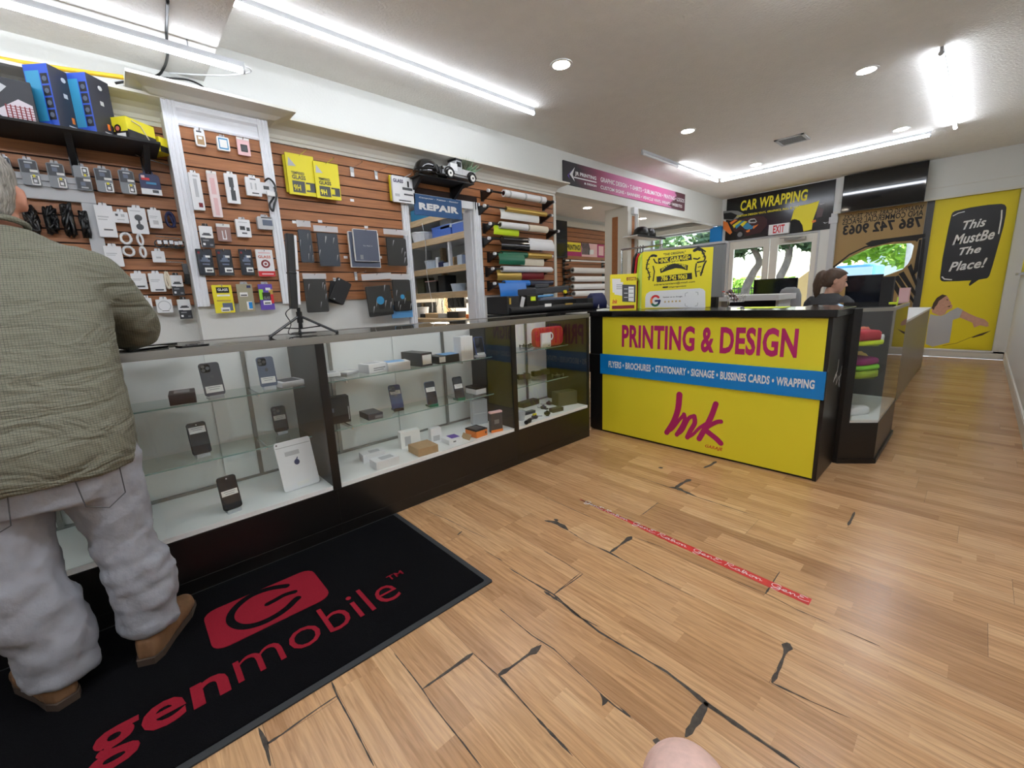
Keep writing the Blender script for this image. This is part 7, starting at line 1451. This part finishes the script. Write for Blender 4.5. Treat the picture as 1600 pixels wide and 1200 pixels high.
b.tube([(.085,-.02,-.066),(.093,0,-.066),(.085,.02,-.066)], .0085, 6); b.tube([(.084,-.018,-.078),(.09,0,-.079),(.084,.018,-.078)], .008, 6)
for s in (-1,1):
    b.tube([(.078,s*.045,.012),(.09,s*.03,.018),(.088,s*.012,.012)], .007, 6); b.loft([[(-.005+.016*cos(a)-.006*k, s*(.066+.01*k), -.012+.028*sin(a)) for a in [2*pi*q/10 for q in range(10)]] for k in range(2)])
b.M = TB
b.loft([ell((x,0,z), r, r*.9, 14) for z, x, r in ((1.0,-.01,.06),(1.05,.0,.05),(1.10,.02,.05))])
b.loft([ell((x,0,z), rx, ry, 18) for z, x, rx, ry in ((.46,-.02,.12,.16),(.64,-.02,.10,.14),(.80,-.01,.10,.15),(.95,-.01,.085,.15),(1.02,-.01,.06,.09))])
for s in (-1,1):
    b.tube([(-.02,s*.155,.98),(.03,s*.2,.82),(.10,s*.2,.70),(.22,s*.17,.74),(.32,s*.13,.775)], [.042,.038,.034,.028,.022], 10); hand(b, (.32,s*.13,.778), (1,-s*.1,-.05), (0,0,1), .88, .4, -s)
    b.tube([(-.02,s*.09,.49),(.2,s*.10,.50),(.42,s*.10,.49),(.42,s*.10,.25),(.40,s*.10,.07)], [.085,.075,.055,.045,.035], 10); b.tube([(.38,s*.1,.04),(.46,s*.1,.035),(.58,s*.1,.03)], [.035,.035,.025], 8)
soft(b.build('body', M['skin'], t), .008, 3)
b = B(M=TW)
for s in (-1,1): b.ball((.086,s*.03,.006),(.006,.012,.006),10,6)
b.build('eye', M['black'], t); b = B(M=TW)
for s in (-1,1): b.tube([(.092,s*.012,.026),(.09,s*.032,.03),(.075,s*.05,.024)], .0035, 5)
b.build('eyebrow', M['brownhair'], t)
b = B(M=TW)
b.loft([[(p[0],p[1],p[2]+max(0,p[0]+.012)*lf) for p in ell((x,0,z), rx, ry, 22)] for z, x, rx, ry, lf in ((-.075,-.05,.045,.052,1.5),(-.04,-.03,.068,.068,1.3),(-.005,-.014,.088,.0755,.95),(.03,-.006,.099,.078,.5),(.062,-.006,.099,.076,.2),(.095,-.008,.074,.06,.05),(.117,-.01,.03,.025,0))])
b.tube(smoothpath([(-.09,0,.06),(-.125,.0,.03),(-.125,.01,-.06),(-.10,.015,-.16),(-.075,.02,-.26)]), [.02,.024,.028,.032,.036,.038,.04,.041,.042,.042,.042,.042,.041,.04,.038,.036,.034,.03,.026,.02,.014,.012,.011,.01,.006], 10)
soft(b.build('hair', M['brownhair'], t), .009, 3, .008, .03)
mm('darktop', (66,68,72), .9); mm('darkjeans', (46,52,66), .9)
b = B(M=TB)
b.loft([ell((x,0,z), rx, ry, 22) for z, x, rx, ry in ((.50,-.02,.14,.18),(.66,-.02,.12,.16),(.82,-.01,.118,.17),(.95,-.012,.10,.172),(1.01,-.014,.08,.13),(1.05,-.004,.064,.075))])
for s in (-1,1): b.tube([(-.02,s*.12,.985),(-.01,s*.17,.95),(.025,s*.2,.84),(.05,s*.205,.76)], [.06,.06,.056,.054], 14)
soft(b.build('top', M['darktop'], t), .012, 4, .01, .06)
b = B(M=TB)
b.loft([ell((-.02,0,z), .15, .18, 18) for z in (.47,.54)])
for s in (-1,1): b.tube([(-.04,s*.09,.50),(.2,s*.10,.505),(.44,s*.10,.49),(.44,s*.10,.25),(.42,s*.10,.08)], [.1,.088,.07,.062,.055], 12)
soft(b.build('trousers', M['darkjeans'], t), .012, 3)
for s in (-1,1):
    b = B(M=TB); b.prism([(x, s*.1+y) for x, y in rrect(.34,.60,-.045,.045,.03)], 0, .05); b.build('shoe', M['black'], t, bevel=.01)
t = thing('office_chair', 'black office chair under the seated woman', 'chair', (5.28,1.03,0)); b = B(M=TB); b.prism(rrect(-.22,.2,-.21,.21,.06), .36, .41); b.build('seat', M['black'], t)
b = B(M=TB); b.cyl((-.02,0,.08),(-.02,0,.36),.025,n=10); b.box(-.26,-.22,-.02,.02,.38,.6); b.build('column', M['black'], t); b = B(M=TB); b.box(-.28,-.25,-.17,.17,.55,.80); b.build('backrest', M['black'], t, bevel=.01)
for k in range(5):
    b = B(M=TB); a = k*2*pi/5+.3; b.tube([(-.02,0,.09),(-.02+.26*cos(a),.26*sin(a),.05)],.016,6); b.ball((-.02+.26*cos(a),.26*sin(a),.025),.025,8,6); b.build('leg', M['black'], t)

# ---- the seated visitor whose bare knee shows at the bottom edge
t = thing('person', 'bare knee of a seated person in shorts at the bottom edge of the view', 'person', (.1,-.05,0))
b = B()
b.M = Matrix.Translation((.014,-.012,-.02)); b.tube(smoothpath([(-.02,-.16,.52),(.12,-.06,.515),(.28,.07,.505),(.40,.165,.495),(.455,.205,.475),(.475,.22,.43),(.468,.215,.33),(.455,.205,.2),(.45,.20,.09),(.45,.20,.05)], 4), [.085,.084,.083,.082,.081,.08,.079,.077,.075,.073,.071,.069,.068,.066,.064,.062,.060,.059,.058,.057,.057,.057,.056,.055,.055,.055,.054,.05,.047,.045,.042,.04,.038,.037,.037,.037,.037], 20)
b.tube([(.43,.18,.04),(.50,.245,.035),(.60,.335,.025)], [.038,.038,.022], 10)
soft(b.build('leg', M['skinpale'], t), .009, 6)
b = B(); b.tube([(-.06,-.19,.52),(.10,-.075,.52),(.22,.02,.51)], [.105,.1,.098], 16); b.build('shorts', M['dgrey'], t, smooth=True)
b = B(M=Matrix.Translation((.50,.245,0)) @ Matrix.Rotation(radians(42),4,'Z')); b.prism(rrect(-.11,.16,-.048,.048,.035), 0, .03); b.build('shoe', M['dgrey'], t, bevel=.01)
t = thing('stool', 'low stool under the seated person with the bare knee', 'stool', (-.02,-.14,0)); b = B(); b.cyl((-.02,-.14,.37),(-.02,-.14,.415),.15,n=24); b.build('seat', M['blackmatte'], t)
for k in range(4):
    a = pi/4+k*pi/2; b = B(); b.cyl((-.02+.1*cos(a),-.14+.1*sin(a),.37),(-.02+.13*cos(a),-.14+.13*sin(a),0),.012,n=8); b.build('leg', M['steel'], t)
# ================================================================ floor mat and tape
t = thing('floor_mat', 'black floor mat with red gen mobile lettering under the feet of the man', 'mat', (-.1,1.61,0))
b = B(); b.prism(rrect(-1.2,.958,1.212,2.028,.01), .0008, .006); b.build('rubber_edge', mm('matedge', (40,42,44), .8), t)
b = B(); b.prism(rrect(-1.175,.933,1.236,2.018,.008), .006, .0085); b.build('pile', mm('matpile', (9,9,11), .95, spec=.08, bump=.5, scale=400, noise=.35), t)
mm('matred', (122,24,36), .95, spec=.1, noise=.15, scale=300)
Z = .0085
b = B(M=Matrix.Translation((0,0,Z)))
(gx, gy) = (-.235, 1.395)
text(b, 'gen', -.235, .078, 1.345, 1.492, .0012, 0, bold=.022); text(b, 'mobile', .098, .652, 1.398, 1.555, .0012, 0, bold=-.006); text(b, 'TM', .655, .722, 1.515, 1.548, .0012, 0, bold=.01)
b.build('lettering', M['matred'], t)
b = B(M=Matrix.Translation((0,0,Z))); b.bev(.062,.452,1.597,1.848,.0,.0012,.045); b.build('red_square', M['matred'], t)
b = B(M=Matrix.Translation((0,0,Z))); fl = lambda L: [tuple(at(300+x/7.06, 870+y/7.06, 2, Z)[:2]) for x, y in L]
def fs(L, r): b.stroke([(p.x, p.y) for p in smoothpath([(u, v, 0) for u, v in fl(L)])], r, z1=.0016)
fs([(1040,325),(900,345),(760,385),(620,450),(500,545),(430,640),(430,720),(510,770),(640,770),(800,720),(950,640),(1060,560),(1130,490),(1165,460)], .0135)
fs([(835,525),(920,480),(1020,425),(1130,390)], .0115)
b.build('emblem', M['matpile'], t)
P = at(905,780,2,0); Q = at(1262,938,2,0)
t = thing('floor_tape', 'worn red floor tape with white script lettering across the planks', 'tape', (1.74,.95,0))
xa, xb, ya, yb = 1.735, 1.700, 1.40, .29     # far end, near end
def tape_poly(w0, w1):
    r = random.Random(6); A = []; C = []
    n = 60
    for i in range(n+1):
        f = i/n; y = ya+(yb-ya)*f; x = 1.762+(1.692-1.762)*f; wd = .022*(min(1, .25+f*1.6)); j = r.uniform(0,.006)*(1-f)**1.2*2
        A.append((x+wd-j, y)); C.append((x-wd+r.uniform(0,.006)*(1-f)**1.2*2, y))
    return A+C[::-1]
b = B(); b.prism(tape_poly(0,0), .0004, .0012); b.build('tape_strip', mm('tapered', (196,44,40), .5, noise=.12, scale=30), t)
# script lettering along the tape: reads along -Y
def script(b, s0, y0, sc):
    """one «GenE Ration» in flowing strokes; local u along the tape (towards the viewer), v across"""
    L = {'G':[(1.0,.75),(.7,1.0),(.25,.85),(.1,.45),(.35,.1),(.8,.2),(.95,.5),(.6,.5),(.95,.5),(.9,-.2),(.5,-.5),(.2,-.3),(.7,0),(1.2,.25)],
     'e':[(0,.15),(.4,.3),(.35,.5),(.1,.4),(.15,.08),(.5,.1),(.7,.25)],'n':[(0,.2),(.1,.5),(.15,.05),(.3,.45),(.5,.45),(.55,.1),(.75,.2)],
     'E':[(.9,.9),(.4,1.0),(.2,.75),(.6,.6),(.15,.4),(.2,.05),(.7,0),(1.1,.2)],'R':[(.1,0),(.3,.95),(.15,.8),(.7,1.05),(.9,.75),(.4,.5),(.8,.1),(1.2,.1)],
     'a':[(.5,.45),(.15,.4),(.1,.1),(.4,.1),(.55,.45),(.55,.1),(.75,.2)],'t':[(.2,.9),(.15,.1),(.4,.1),(.1,.6),(.5,.65),(.35,.3)],'i':[(.0,.2),(.15,.5),(.15,.1),(.4,.2)],'o':[(.4,.45),(.1,.35),(.15,.05),(.45,.1),(.45,.42),(.7,.4)]}
    u = 0
    for ch in s0:
        if ch == ' ': u += .35; continue
        pts = [(u+x, v) for x, v in L[ch]]; P = []
        for x, v in pts:
            y = y0-x*sc; f = (ya-y)/(ya-yb); P.append((1.762-.07*f+(v-.3)*.027, y, 0))
        if all(yb+.004 < p[1] < ya for p in P): b.stroke([(p.x, p.y) for p in smoothpath(P, 4)], .0011, z1=.0018)
        u += max(x for x, v in L[ch])*.98
    return u*sc
b = B(); y = ya-.035; sc = .0345
for _ in range(4):
    y -= script(b, 'GenE Ration', y, sc)+.03
b.build('script_lettering', M['white'], t)
